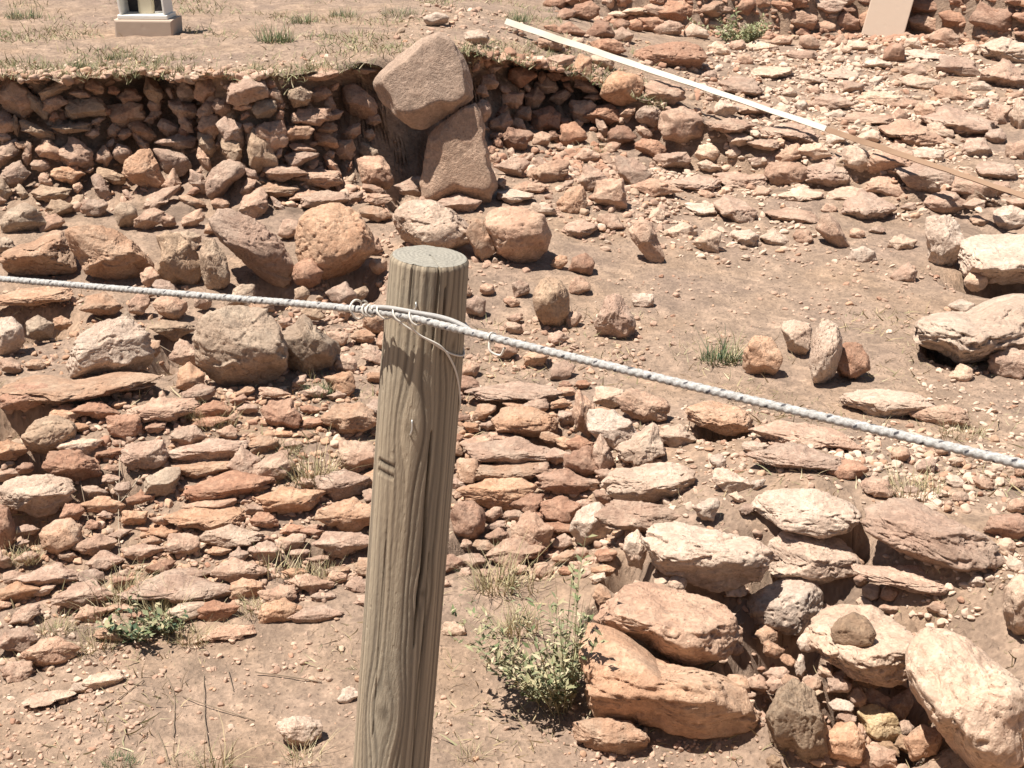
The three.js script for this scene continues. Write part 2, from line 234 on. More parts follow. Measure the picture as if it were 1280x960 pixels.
const LABELS=[
"tall leaning upper block of smooth tan stone balanced against the cut bank",
"upright tan stone block under the leaning upper block",
"sunlit orange triangular stone at the foot of the cut bank",
"tilted pinkish slab beside the orange triangular stone in the bank",
"rounded pink boulder lodged low in the cut bank",
"squarish pink stone stuck in the bank next to the leaning block",
"four sided pale pink stone at the foot of the leaning block",
"brown boulder split with darker layers beside the white tape",
"orange brown boulder in the rubble face below the white tape",
"pointed tan boulder on top of the boulder row",
"broad orange slab with dark overhanging front in the boulder row",
"large angular orange block with a long crack in the boulder row",
"jagged grey tan stone wedged between orange blocks",
"narrow grey tan stone leaning under the diagonal slab",
"long diagonal pink slab tipped against the boulder row",
"big rounded orange boulder with an undercut base",
"large faceted tan boulder standing in front of the boulder row",
"big pale flat faced block set in the wall below the boulders",
"pale rough boulder directly behind the top of the post",
"pink boulder beside the pale rough boulder behind the post",
"egg shaped tan boulder standing on the trench floor",
"pyramid shaped pink stone on the trench floor",
"thin tilted pink slab leaning on the trench slope",
"flat diamond shaped pink slab on the upper trench slope",
"broken pale stone of the upright pair on the trench floor",
"tall pale rounded stone of the upright pair on the trench floor",
"squat orange stone beside the upright pair on the trench floor",
"huge flat pale slab with a cracked overhanging edge beside the trench floor",
"thick pale slab with a straight dark front edge above the huge flat slab",
"broad pink white slab standing against the thick pale slab",
"slender tan slab lying on the trench slope",
"dark red slab overhanging a hole in the low wall",
"long thin orange capping slab across the low wall",
"rounded grey tan boulder on the low wall",
"square pinkish block over a dark gap in the low wall",
"pale wedge shaped block jutting from the low wall",
"white slab resting at the top of the ruined pale wall",
"pale cracked stone tilted at the corner of the ruined wall",
"long pale slab overhanging a deep shadow in the ruined wall",
"smooth oval pale boulder lying flat on the ruined wall",
"chunky white block under the smooth oval boulder",
"long rough reddish ridge of rock beside the oval boulder",
"broad pink slab stepped above the lowest slab of the ruined wall",
"lowest massive orange slab of the ruined wall beside the bush",
"rounded white stone between the two stepped slabs and the topped slab",
"flat pale slab carrying a small brown stone",
"small brown stone sitting on the flat pale slab",
"massive white pitted boulder at the end of the ruined wall",
"white rounded boulder standing beyond the massive pitted boulder",
"tall brown wedge of rock in the hollow of the ruined wall",
"yellowish flaky stone in the hollow under the topped slab",
"crumbly orange stone at the bottom of the hollow",
"orange slab half buried in front of the lowest massive slab",
"wide flaky slab capping the rubble pile behind the post",
"orange pocked stone under the wide flaky slab",
"reddish rounded stone at the foot of the post",
"orange slab with a dark hollow beneath near the long rope",
"pale sunken stone in the bare foreground dirt",
"pale flat slab edge poking from foreground dirt below the weed",
"pale thin slab lying in the dirt near the dark twigs",
"medium grey tan angular stone in the shaded cut bank below the terrace",
"medium grey tan flat slab in the shaded cut bank below the terrace",
"small pink rounded stone in the shaded cut bank below the terrace",
"medium pink angular stone in the shaded cut bank below the terrace",
"small pink angular stone in the shaded cut bank below the terrace",
"small pale angular stone in the shaded cut bank below the terrace",
"medium orange angular stone in the shaded cut bank below the terrace",
"small grey tan angular stone in the shaded cut bank below the terrace",
"medium pink flat slab in the shaded cut bank below the terrace",
"small pink flat slab in the shaded cut bank below the terrace",
"medium orange flat slab in the shaded cut bank below the terrace",
"medium pink flat slab among the boulders at the foot of the cut bank",
"small pale rounded stone on the grassy terrace edge",
"medium pale angular stone in the rubble face under the white tape",
"small pink angular stone in the rubble face under the white tape",
"small pink rounded stone in the rubble face under the white tape",
"small pale flat slab in the rubble face under the white tape",
"medium pink rounded stone on the sunlit scree beyond the white tape",
"medium pink flat slab in the rubble face under the white tape",
"medium pink rounded stone in the rubble face under the white tape",
"medium pale flat slab in the rubble face under the white tape",
"small pale angular stone in the rubble face under the white tape",
"medium dark red angular stone in the rubble face under the white tape",
"medium pink flat slab on the sunlit scree beyond the white tape",
"small pale angular stone on the sunlit scree beyond the white tape",
"medium pink angular stone in the rubble face under the white tape",
"medium orange angular stone in the rubble face under the white tape",
"small pale rounded stone in the rubble face under the white tape",
"small dark red angular stone on the sunlit scree beyond the white tape",
"small pink angular stone on the sunlit scree beyond the white tape",
"small pale flat slab in the far dark bank beside the leaning board",
"medium pink angular stone in the far dark bank beside the leaning board",
"medium pale flat slab on the sunlit scree beyond the white tape",
"medium pink angular stone on the sunlit scree beyond the white tape",
"small dark red rounded stone on the sunlit scree beyond the white tape",
"small pale flat slab on the sunlit scree beyond the white tape",
"small pale rounded stone on the sunlit scree beyond the white tape",
"large pink flat slab in the rubble face under the white tape",
"medium pink rounded stone on the upper slope of the trench floor",
"medium pink flat slab on the upper slope of the trench floor",
"medium pale rounded stone in the rubble face under the white tape",
"large pink flat slab on the sunlit scree beyond the white tape",
"medium pale angular stone on the sunlit scree beyond the white tape",
"medium orange flat slab among the boulders at the foot of the cut bank",
"small pink angular stone among the boulders at the foot of the cut bank",
"medium grey tan flat slab among the boulders at the foot of the cut bank",
"medium pale rounded stone among the boulders at the foot of the cut bank",
"medium grey tan angular stone among the boulders at the foot of the cut bank",
"large orange flat slab among the boulders at the foot of the cut bank",
"small grey tan rounded stone among the boulders at the foot of the cut bank",
"medium dark red rounded stone among the boulders at the foot of the cut bank",
"medium pink angular stone among the boulders at the foot of the cut bank",
"medium orange angular stone among the boulders at the foot of the cut bank",
"large grey tan angular stone in the low stacked wall crossing behind the post",
"medium pale flat slab on the upper slope of the trench floor",
"medium pale angular stone on the bare trench floor",
"small dark red rounded stone on the bare trench floor",
"small pink angular stone on the bare trench floor",
"small pale angular stone among the boulders at the foot of the cut bank",
"medium dark red rounded stone on the bare trench floor",
"small pale rounded stone on the bare trench floor",
"medium pale rounded stone on the bare trench floor",
"small pink rounded stone on the upper slope of the trench floor",
"large pink flat slab on the upper slope of the trench floor",
"medium pale angular stone on the upper slope of the trench floor",
"medium pink angular stone on the bare trench floor",
"small pale angular stone on the bare trench floor",
"medium pale flat slab in the low stacked wall crossing behind the post",
"large dark red flat slab in the low stacked wall crossing behind the post",
"medium orange flat slab in the low stacked wall crossing behind the post",
"medium orange rounded stone in the low stacked wall crossing behind the post",
"medium dark red rounded stone in the low stacked wall crossing behind the post",
"small dark red angular stone in the low stacked wall crossing behind the post",
"medium grey tan flat slab in the low stacked wall crossing behind the post",
"large orange flat slab in the low stacked wall crossing behind the post",
"large pink flat slab in the low stacked wall crossing behind the post",
"medium pink angular stone in the low stacked wall crossing behind the post",
"large pale angular stone in the low stacked wall crossing behind the post",
"small pink flat slab in the low stacked wall crossing behind the post",
"medium dark red angular stone in the low stacked wall crossing behind the post",
"large orange angular stone in the low stacked wall crossing behind the post",
"medium pink flat slab in the low stacked wall crossing behind the post",
"large orange flat slab in the rubble pile between the post and pale wall",
"large pink flat slab in the rubble pile between the post and pale wall",
"medium pink angular stone in the rubble pile between the post and pale wall",
"medium pale flat slab in the rubble pile between the post and pale wall",
"medium pink angular stone in the ruined wall of pale stones",
"medium pale angular stone in the rubble pile between the post and pale wall",
"medium pale angular stone in the ruined wall of pale stones",
"medium pale flat slab in the ruined wall of pale stones",
"small pale angular stone in the ruined wall of pale stones",
"large pink angular stone in the ruined wall of pale stones",
"medium dark red flat slab in the rubble pile between the post and pale wall",
"medium dark red angular stone in the rubble pile between the post and pale wall",
"medium dark red rounded stone in the ruined wall of pale stones",
"large pink flat slab in the ruined wall of pale stones",
"large pale flat slab in the ruined wall of pale stones",
"medium dark red flat slab in the ruined wall of pale stones",
"small pale flat slab in the bare foreground dirt",
"small pale angular stone in the bare foreground dirt",
"small pink angular stone in the ruined wall of pale stones",
"small pink rounded stone in the ruined wall of pale stones",
"medium orange angular stone in the ruined wall of pale stones",
"medium pink flat slab in the ruined wall of pale stones",
"small pale rounded stone in the ruined wall of pale stones",
"small orange angular stone in the rubble pile between the post and pale wall",
"medium pink flat slab in the bare foreground dirt",
"small pale angular stone in the low stacked wall crossing behind the post",
"medium pink angular stone in the bare foreground dirt",
"medium orange flat slab in the bare foreground dirt",
"medium pale angular stone in the low stacked wall crossing behind the post",
"medium orange angular stone on the upper slope of the trench floor",
"medium pink angular stone on the upper slope of the trench floor",
"medium dark red angular stone in the far dark bank beside the leaning board",
"small pink angular stone in the far dark bank beside the leaning board",
"small dark red angular stone in the far dark bank beside the leaning board",
"medium dark red angular stone on the sunlit scree beyond the white tape",
"small dark red angular stone in the rubble face under the white tape",
"small orange flat slab among the boulders at the foot of the cut bank",
"small orange flat slab in the shaded cut bank below the terrace",
"small grey tan angular stone among the boulders at the foot of the cut bank",
"small orange angular stone in the shaded cut bank below the terrace",
"small dark red angular stone in the shaded cut bank below the terrace",
"small dark red rounded stone in the far dark bank beside the leaning board",
"small pink rounded stone on the sunlit scree beyond the white tape",
"medium dark red rounded stone in the far dark bank beside the leaning board",
"small dark red flat slab in the far dark bank beside the leaning board",
"small pink rounded stone in the far dark bank beside the leaning board",
"small dark red flat slab on the sunlit scree beyond the white tape",
"small pink flat slab on the sunlit scree beyond the white tape",
"small pale angular stone in the far dark bank beside the leaning board",
"small pale angular stone on the upper slope of the trench floor",
"small dark red flat slab in the low stacked wall crossing behind the post",
"small pink angular stone in the low stacked wall crossing behind the post",
"medium dark red flat slab in the low stacked wall crossing behind the post",
"small orange flat slab in the low stacked wall crossing behind the post",
"medium orange angular stone in the low stacked wall crossing behind the post",
"small orange angular stone in the low stacked wall crossing behind the post",
"small pink angular stone in the rubble pile between the post and pale wall",
"small dark red rounded stone in the bare foreground dirt",
"small dark red angular stone in the rubble pile between the post and pale wall",
"small dark red flat slab in the rubble pile between the post and pale wall",
"small pink flat slab in the rubble pile between the post and pale wall",
"small pink rounded stone in the bare foreground dirt",
"small pink flat slab in the bare foreground dirt",
"small pink angular stone in the bare foreground dirt",
"small orange flat slab in the rubble pile between the post and pale wall",
"small pink rounded stone in the rubble pile between the post and pale wall",
"small pink flat slab in the ruined wall of pale stones",
"small pale flat slab in the ruined wall of pale stones",
"medium pink rounded stone among the boulders at the foot of the cut bank",
"small orange angular stone among the boulders at the foot of the cut bank",
"small pink rounded stone among the boulders at the foot of the cut bank",
"small pink rounded stone in the low stacked wall crossing behind the post",
"medium orange rounded stone among the boulders at the foot of the cut bank",
"small pink flat slab among the boulders at the foot of the cut bank",
"small orange rounded stone among the boulders at the foot of the cut bank",
"medium orange flat slab in the rubble pile between the post and pale wall",
"small orange rounded stone in the rubble pile between the post and pale wall",
"small orange flat slab in the ruined wall of pale stones",
"medium pink flat slab in the rubble pile between the post and pale wall",
"small pink flat slab on the upper slope of the trench floor",
"small pink angular stone on the upper slope of the trench floor",
"small pale flat slab on the upper slope of the trench floor",
"medium brown angular stone in the ruined wall of pale stones",
"small brown flat slab in the ruined wall of pale stones",
"small orange angular stone in the ruined wall of pale stones",
"small brown angular stone in the ruined wall of pale stones",
"small orange rounded stone in the ruined wall of pale stones",
"medium dark red flat slab in the bare foreground dirt"
];
const GROUPS=["", "stones in the shaded cut bank below the terrace", "stones among the boulders at the foot of the cut bank", "stones on the grassy terrace edge", "stones in the rubble face under the white tape", "stones on the sunlit scree beyond the white tape", "stones in the far dark bank beside the leaning board", "stones on the upper slope of the trench floor", "stones in the low stacked wall crossing behind the post", "stones on the bare trench floor", "stones in the rubble pile between the post and pale wall", "stones in the ruined wall of pale stones", "stones in the bare foreground dirt"];
// type, colour, centre x y z, facing pitch and yaw, half sizes in mm, outline (radii or half width, half height, tilt), label, group, detail
const STONES=[
["B","k",-0.433,1.163,-7.618,9.8,-3.3,256,246,180,[239,230,233,246,261,215,194,185,194,223,261,248,225,222,243,229,203,197,217,262],0,0,128],
["A","k",-0.272,0.791,-7.582,12.5,-2.0,210,272,141,[164,161,177,218,293,227,200,195,185,169,171,195,242,306,264,253,268,289,252,188],1,0,133],
["A","o",-1.885,0.697,-7.659,12.7,-13.8,113,137,84,[86,83,86,98,127,120,109,104,109,107,114,90,81,76,78,88,111,162,137,101],2,0,66],
["A","p",-1.747,0.736,-7.732,12.4,-12.7,99,83,61,[79,73,67,57,54,56,65,86,121,87,73,69,72,75,70,73,84,88,93,96],3,0,48],
["B","p",-1.455,0.682,-7.565,13.1,-10.9,116,106,99,[74,127,129,111,106,97,84,82,83,86,95,106,125,129,104,64,49,44,43,47],4,0,57],
["A","p",-0.812,0.982,-8.082,10.4,-5.7,94,100,82,[88,71,64,65,70,80,104,106,111,95,90,83,81,84,82,89,101,102,114,99],5,0,47],
["A","p",-0.711,0.652,-7.838,13.0,-5.2,96,93,80,[79,76,77,85,93,90,97,108,127,99,89,88,97,105,94,92,93,105,100,93],6,0,46],
["B","r",1.012,0.936,-9.896,8.8,5.8,263,107,151,[249,217,173,123,100,91,91,101,127,188,242,163,122,105,102,102,109,132,179,230],7,0,102],
["B","o",0.64,0.9,-8.937,10.0,4.1,136,105,108,[130,135,133,108,98,100,108,101,104,106,119,132,119,104,101,103,99,104,124,121],8,0,58],
["A","g",-2.372,0.582,-7.166,14.1,-18.3,116,81,83,[97,87,85,80,81,77,70,71,80,92,110,116,123,92,80,78,83,93,105,125],9,0,60],
["S","o",-2.143,0.563,-6.648,15.3,-17.9,167,96,201,[152,156,154,120,80,63,58,63,78,112,178,188,156,125,113,109,115,136,176,163],10,0,92],
["A","o",-1.8,0.585,-6.53,15.6,-15.4,203,141,129,[158,131,117,116,119,124,144,176,216,182,138,127,129,115,114,120,138,166,226,213],11,0,114],
["A","g",-1.485,0.575,-6.488,15.9,-12.9,106,137,91,[99,93,96,109,111,124,136,138,84,71,74,87,118,135,140,133,140,136,125,118],12,0,76],
["A","g",-1.313,0.559,-6.452,16.2,-11.5,67,127,70,[57,57,63,72,87,125,123,100,76,66,64,66,71,87,114,115,116,102,81,64],13,0,70],
["A","p",-1.17,0.614,-6.557,15.6,-10.1,193,195,131,[153,125,115,118,122,141,178,219,227,146,98,79,72,73,82,105,160,238,236,185],14,0,108],
["B","o",-0.807,0.614,-6.647,15.5,-6.9,188,184,166,[187,177,169,173,176,178,178,180,184,178,174,179,187,200,185,170,160,166,170,188],15,0,104],
["A","g",-1.051,0.496,-5.532,19.4,-10.8,187,180,139,[185,175,177,191,173,167,174,184,195,187,182,174,165,159,162,173,195,189,196,190],16,0,121],
["A","w",-1.579,0.482,-5.571,19.0,-15.8,182,119,113,[174,175,164,158,125,112,112,109,116,121,134,163,182,137,117,111,117,136,181,191],17,0,117],
["B","w",-0.372,0.604,-6.931,15.1,-3.1,192,129,142,[174,146,125,114,115,129,136,159,188,200,175,163,139,131,118,118,130,150,172,197],18,0,102],
["B","p",0.021,0.594,-6.835,15.4,0.2,163,141,136,[168,155,158,135,128,131,138,158,169,159,145,129,128,123,130,150,146,156,158,159],19,0,88],
["B","g",0.167,0.478,-6.155,18.0,1.6,83,122,89,[79,83,90,95,111,116,115,102,94,87,78,77,84,85,95,111,122,106,99,84],20,0,70],
["A","p",0.431,0.456,-6.028,18.5,4.1,90,116,86,[82,72,70,76,92,111,106,87,75,72,77,92,95,102,101,107,108,118,99,92],21,0,68],
["S","p",0.634,0.524,-6.941,15.6,5.2,94,108,65,[64,59,61,69,92,112,124,110,108,80,56,47,44,46,53,71,104,124,111,77],22,0,62],
["S","p",1.151,0.499,-7.627,14.4,8.6,117,74,134,[114,85,72,69,67,69,79,103,108,126,89,74,65,60,62,70,88,93,111,108],23,0,57],
["A","w",1.148,0.441,-5.806,19.0,11.2,66,85,63,[60,64,76,83,75,75,79,86,78,54,45,42,43,50,56,71,83,75,73,63],24,0,51],
["B","w",1.212,0.486,-5.518,19.4,12.4,63,148,82,[60,66,74,96,116,129,118,91,70,61,60,65,79,94,131,124,103,79,64,59],25,0,92],
["A","o",0.981,0.435,-5.608,19.7,9.9,80,85,69,[83,75,74,81,88,85,90,83,75,75,75,77,87,85,83,76,77,85,82,78],26,0,53],
["S","w",1.879,0.48,-5.837,18.0,17.8,264,127,372,[278,284,275,180,124,93,81,78,99,155,245,238,196,169,161,141,135,143,170,219],27,0,163],
["S","w",2.282,0.49,-6.831,15.4,18.5,201,105,300,[207,215,204,143,119,111,112,124,156,198,188,192,200,152,133,129,136,151,189,220],28,0,108],
["A","w",2.039,0.52,-6.959,15.1,16.3,104,147,83,[106,101,102,115,125,133,143,151,109,84,75,74,81,100,121,146,137,118,103,99],29,0,76],
["A","p",1.583,0.48,-7.237,15.1,12.3,98,116,63,[53,47,46,51,63,82,116,112,107,102,65,52,47,47,52,65,87,132,109,68],30,0,58],
["S","r",-1.804,0.403,-5.272,20.4,-18.9,104,45,70,[100,90,76,57,50,48,52,62,73,98,104,109,81,61,53,48,48,52,65,89],31,0,70],
["S","o",-1.639,0.414,-5.364,20.2,-17.0,309,39,166,[316,94,42,29,24,22,22,26,38,186,297,206,114,81,68,64,67,77,104,180],32,0,204],
["B","g",-1.667,0.343,-5.045,21.9,-18.3,107,71,79,[99,99,84,80,74,67,66,73,74,81,98,95,91,77,73,64,59,60,68,88],33,0,74],
["A","p",-1.314,0.292,-4.972,23.0,-14.8,90,55,60,[86,86,95,66,55,51,52,60,75,87,82,77,72,56,50,50,54,67,78,94],34,0,63],
["S","w",-1.642,0.23,-4.773,24.0,-19.0,137,72,84,[130,127,100,87,75,72,77,92,118,137,127,97,83,76,78,78,80,91,95,111],35,0,99],
["S","w",0.464,0.316,-4.688,24.6,5.7,164,65,98,[153,172,122,91,74,66,66,72,89,133,161,158,121,96,75,67,66,72,89,117],36,0,120],
["A","w",0.267,0.197,-4.617,26.2,3.3,74,83,65,[67,67,74,74,82,71,63,62,64,63,70,76,75,83,80,74,76,76,73,75],37,0,59],
["S","w",0.612,0.287,-4.214,27.2,8.3,211,103,119,[208,171,123,96,86,85,94,116,176,221,201,171,137,113,104,106,119,129,154,184],38,0,169],
["B","w",0.934,0.36,-4.372,25.3,12.1,181,71,118,[176,152,109,91,82,77,79,91,121,161,172,130,102,83,74,73,80,99,121,169],39,0,142],
["A","w",0.958,0.235,-4.279,27.1,12.6,154,96,104,[143,120,113,102,91,91,100,116,140,160,148,152,134,107,97,97,94,101,121,137],40,0,121],
["A","p",1.27,0.38,-4.149,25.8,17.0,239,109,141,[203,147,104,88,85,92,111,139,180,222,199,133,99,83,78,81,94,122,193,257],41,0,196],
["S","p",0.46,0.202,-3.944,29.8,6.7,226,114,165,[217,194,152,122,110,110,122,152,183,188,221,131,100,90,90,99,118,156,187,210],42,0,190],
["S","o",0.425,0.141,-3.726,31.9,6.5,276,152,185,[228,119,80,65,60,61,68,132,281,256,226,231,209,155,134,135,152,189,239,304],43,0,242],
["B","w",0.849,0.124,-4.194,28.8,11.4,131,97,102,[121,129,134,117,105,91,80,78,83,95,120,128,108,95,87,87,96,109,112,118],44,0,104],
["S","w",1.0,0.222,-3.8,29.8,14.7,181,90,193,[178,149,124,114,116,114,115,128,143,160,168,137,114,101,100,109,120,144,165,158],45,0,157],
["B","b",0.957,0.298,-3.733,29.5,14.4,65,54,53,[65,57,56,55,52,55,50,49,54,55,62,62,62,55,51,52,51,55,65,62],46,0,58],
["B","w",1.208,0.236,-3.455,31.5,19.3,193,212,195,[185,175,147,139,144,165,197,231,220,174,138,114,103,104,117,143,204,243,247,201],47,0,190],
["B","w",1.466,0.318,-3.847,27.6,20.9,63,104,71,[61,63,71,94,99,89,88,76,71,59,54,55,62,71,82,95,94,103,80,66],48,0,84],
["A","b",0.785,0.107,-3.565,33.0,12.4,91,147,93,[79,78,80,87,106,121,121,107,92,89,88,85,91,92,99,113,136,122,110,89],49,0,120],
["A","y",1.032,0.048,-3.649,32.6,15.8,69,59,53,[58,55,56,49,47,51,59,62,72,68,55,50,51,54,50,51,58,64,63,69],50,0,61],
["A","o",0.911,0.044,-3.554,33.5,14.4,63,73,56,[61,63,62,67,72,64,64,55,53,56,62,62,68,66,65,63,60,64,68,61],51,0,61],
["S","o",0.274,0.035,-3.61,34.0,4.3,117,52,48,[112,87,76,58,51,50,55,64,79,116,103,82,69,55,49,49,54,67,88,102],52,0,104],
["S","p",0.018,0.35,-5.44,21.3,0.2,194,33,104,[181,118,71,55,48,45,46,52,67,110,194,112,52,37,30,28,29,35,53,133],53,0,126],
["B","o",0.05,0.338,-5.171,22.5,0.6,135,54,80,[121,100,78,69,63,60,63,74,100,118,128,113,75,61,55,53,57,68,97,123],54,0,92],
["B","r",-0.15,0.171,-4.696,26.1,-1.8,63,74,60,[60,64,65,65,71,67,71,73,69,66,58,58,63,69,66,71,71,65,67,61],55,0,52],
["S","o",0.74,0.407,-5.043,22.1,8.3,132,55,103,[128,103,81,65,59,59,65,81,94,123,120,85,63,54,51,54,64,78,96,124],56,0,92],
["A","w",-0.602,0.018,-3.66,33.5,-9.3,71,47,44,[69,66,59,48,43,44,48,52,63,68,56,48,45,47,44,44,50,53,55,65],57,0,63],
["S","w",-1.228,0.01,-3.938,30.9,-17.3,66,24,30,[66,60,46,32,26,24,25,28,37,48,62,58,44,31,26,24,25,28,36,46],58,0,55],
["S","w",-1.376,-0.003,-3.86,31.2,-19.6,83,11,37,[85,60,34,25,22,21,22,26,37,53,72,65,34,25,21,20,21,22,27,40],59,0,70],
["A","g",-2.22,0.995,-7.829,10.3,-15.8,109,61,69,109,61,-5.0,60,1,52],
["A","g",-2.434,1.006,-7.791,10.2,-17.4,32,85,41,32,84,35.0,60,1,41],
["S","g",-2.274,0.901,-7.78,11.0,-16.3,100,30,75,100,35,5.0,61,1,48],
["B","p",-2.02,0.762,-7.785,12.0,-14.5,50,47,44,50,47,0.0,62,1,24],
["A","p",-1.424,0.897,-7.676,11.4,-10.5,72,79,64,72,79,20.0,63,1,38],
["A","p",-1.475,1.02,-7.735,10.5,-10.8,49,42,39,49,42,0.0,64,1,24],
["A","w",-1.688,1.064,-7.877,9.9,-12.1,57,52,46,57,52,20.0,65,1,27],
["A","p",-1.565,1.089,-7.806,9.9,-11.3,54,61,49,54,61,-30.0,64,1,29],
["A","p",-1.552,0.914,-7.755,11.2,-11.3,59,56,49,59,56,0.0,64,1,28],
["A","p",-1.792,0.882,-7.871,11.2,-12.8,55,43,41,55,43,-20.0,64,1,26],
["B","p",-1.866,0.988,-7.927,10.3,-13.2,34,43,35,34,43,0.0,62,1,20],
["A","p",-2.073,0.872,-7.841,11.2,-14.8,37,38,32,37,38,0.0,64,1,18],
["A","p",-2.108,0.76,-7.754,12.0,-15.2,50,52,43,50,52,0.0,64,1,25],
["A","o",-2.266,0.691,-7.653,12.6,-16.5,74,47,50,74,47,10.0,66,1,36],
["A","p",-2.417,0.733,-7.67,12.2,-17.5,45,33,33,45,33,0.0,64,1,22],
["A","p",-2.609,0.856,-7.754,11.2,-18.6,32,28,25,32,28,0.0,64,1,15],
["A","g",-2.553,0.915,-7.769,10.8,-18.2,20,57,26,20,56,0.0,67,1,27],
["A","p",-1.232,0.878,-7.687,11.6,-9.1,85,98,77,85,98,-20.0,63,1,47],
["A","g",-1.093,1.051,-7.816,10.2,-8.0,72,61,56,72,61,0.0,60,1,35],
["A","p",-1.042,0.949,-7.831,10.9,-7.6,109,47,61,109,47,5.0,63,1,52],
["S","p",-0.986,1.151,-7.926,9.4,-7.1,109,32,96,109,38,10.0,68,1,52],
["S","p",-0.783,1.145,-8.108,9.3,-5.5,61,20,63,61,24,0.0,69,1,28],
["A","p",-0.749,0.88,-8.094,11.1,-5.3,42,34,32,42,34,0.0,64,1,19],
["A","p",-0.875,0.762,-7.902,12.2,-6.3,46,63,46,46,62,0.0,64,1,29],
["S","p",-1.177,0.703,-7.64,12.9,-8.8,112,40,87,112,47,0.0,68,1,55],
["S","p",-0.993,0.654,-7.721,13.2,-7.3,137,45,95,137,52,-8.0,68,1,66],
["A","p",-1.09,0.757,-7.713,12.4,-8.0,91,42,52,91,42,15.0,63,1,44],
["S","o",-1.201,0.623,-7.575,13.6,-9.0,103,32,66,103,37,0.0,70,1,50],
["S","p",-1.04,0.589,-7.577,13.9,-7.8,112,32,65,112,37,-5.0,71,2,55],
["A","g",-1.278,0.806,-7.64,12.2,-9.5,67,103,70,67,102,20.0,60,1,50],
["B","w",-0.471,1.21,-9.604,7.5,-2.8,82,42,53,82,42,0.0,72,3,33],
["A","w",-0.212,1.17,-9.101,8.2,-1.3,83,48,54,83,48,-20.0,73,4,35],
["A","p",-0.128,0.979,-8.708,9.7,-0.8,55,47,43,55,47,20.0,74,4,24],
["B","p",-0.163,0.838,-8.585,10.8,-1.1,45,68,49,45,67,0.0,75,4,29],
["A","p",-0.06,0.746,-8.658,11.3,-0.4,65,63,54,65,63,10.0,74,4,28],
["S","w",0.555,0.978,-9.425,9.0,3.4,70,40,81,70,45,-20.0,76,4,28],
["B","p",1.122,0.945,-11.061,7.8,5.8,107,65,75,107,65,5.0,77,5,37],
["S","p",0.883,0.878,-8.942,10.1,5.6,124,61,142,124,70,0.0,78,4,52],
["B","p",0.791,0.772,-8.76,11.0,5.2,81,66,66,81,66,0.0,79,4,35],
["B","p",0.96,0.741,-8.637,11.3,6.3,138,109,111,138,109,-10.0,79,4,60],
["S","p",1.244,0.769,-8.521,11.2,8.3,149,35,136,149,46,0.0,78,4,66],
["S","w",1.274,0.702,-8.45,11.7,8.6,89,39,102,89,46,-5.0,80,4,39],
["A","w",1.105,0.617,-8.463,12.3,7.4,74,46,50,74,46,-10.0,81,4,33],
["A","w",1.24,0.634,-8.407,12.2,8.4,49,31,33,49,31,0.0,81,4,22],
["A","r",0.807,0.619,-8.622,12.1,5.3,81,57,58,81,58,-10.0,82,4,35],
["S","p",1.423,0.8,-9.517,9.9,8.5,143,58,163,143,68,0.0,83,5,57],
["A","w",1.405,0.893,-10.431,8.5,7.7,78,56,56,78,56,-10.0,84,5,28],
["A","p",0.272,1.044,-8.981,9.0,1.7,82,48,53,82,48,10.0,85,4,35],
["A","o",0.406,0.987,-9.047,9.3,2.6,57,92,61,57,92,-10.0,86,4,38],
["B","w",0.159,1.053,-8.953,9.0,1.0,46,37,37,46,37,0.0,87,4,19],
["A","p",0.416,0.77,-8.967,10.8,2.7,68,65,56,68,65,0.0,74,4,28],
["A","r",0.551,0.749,-8.929,10.9,3.5,109,64,71,109,64,0.0,82,4,46],
["A","p",0.285,0.833,-9.033,10.3,1.8,68,43,46,68,43,15.0,74,4,28],
["A","p",0.209,0.893,-9.045,9.9,1.3,78,43,49,78,43,-10.0,74,4,33],
["A","p",0.127,0.843,-8.954,10.3,0.8,62,54,49,62,54,0.0,74,4,26],
["A","p",0.166,0.646,-8.674,11.9,1.1,61,47,46,61,47,30.0,74,4,26],
["A","p",0.153,0.621,-8.184,12.8,1.1,43,35,33,43,35,0.0,74,4,19],
["A","r",0.211,0.734,-8.883,11.1,1.4,93,75,71,93,75,0.0,82,4,39],
["A","r",0.374,1.082,-10.032,7.9,2.1,86,53,57,86,53,0.0,88,5,33],
["A","p",0.726,1.013,-10.228,8.1,4.1,73,67,59,73,66,0.0,89,5,27],
["A","r",0.57,1.051,-10.185,7.9,3.2,87,72,67,87,72,0.0,88,5,33],
["S","w",0.917,1.036,-11.406,7.2,4.6,90,29,104,90,33,0.0,90,6,30],
["S","w",0.788,1.007,-11.404,7.3,4.0,71,30,82,71,34,0.0,90,6,24],
["A","p",1.404,1.047,-11.36,7.1,7.0,161,80,96,161,80,5.0,91,6,55],
["A","p",2.327,1.053,-11.502,6.9,11.4,130,60,76,130,61,0.0,91,6,44],
["S","w",3.425,0.841,-10.706,8.3,17.7,184,96,210,184,108,-12.0,92,5,66],
["S","p",3.252,0.773,-10.057,9.1,17.9,174,93,198,174,105,-15.0,83,5,66],
["A","p",3.002,0.797,-10.265,8.9,16.3,147,85,95,147,86,-15.0,93,5,55],
["S","w",2.863,0.818,-10.676,8.5,15.0,153,34,167,153,44,-5.0,92,5,55],
["B","r",2.634,0.842,-10.589,8.5,14.0,73,88,72,73,88,0.0,94,5,31],
["S","w",2.475,0.803,-10.428,8.9,13.4,90,37,103,90,43,0.0,95,5,33],
["B","w",2.445,0.851,-10.894,8.3,12.6,81,45,54,81,45,0.0,96,5,28],
["S","p",1.579,0.718,-8.505,11.5,10.5,174,47,176,174,62,-5.0,97,4,77],
["B","p",1.518,0.555,-8.22,12.9,10.5,133,80,93,133,80,0.0,98,7,60],
["S","p",1.744,0.572,-8.185,12.8,12.0,135,68,154,135,80,-5.0,99,7,61],
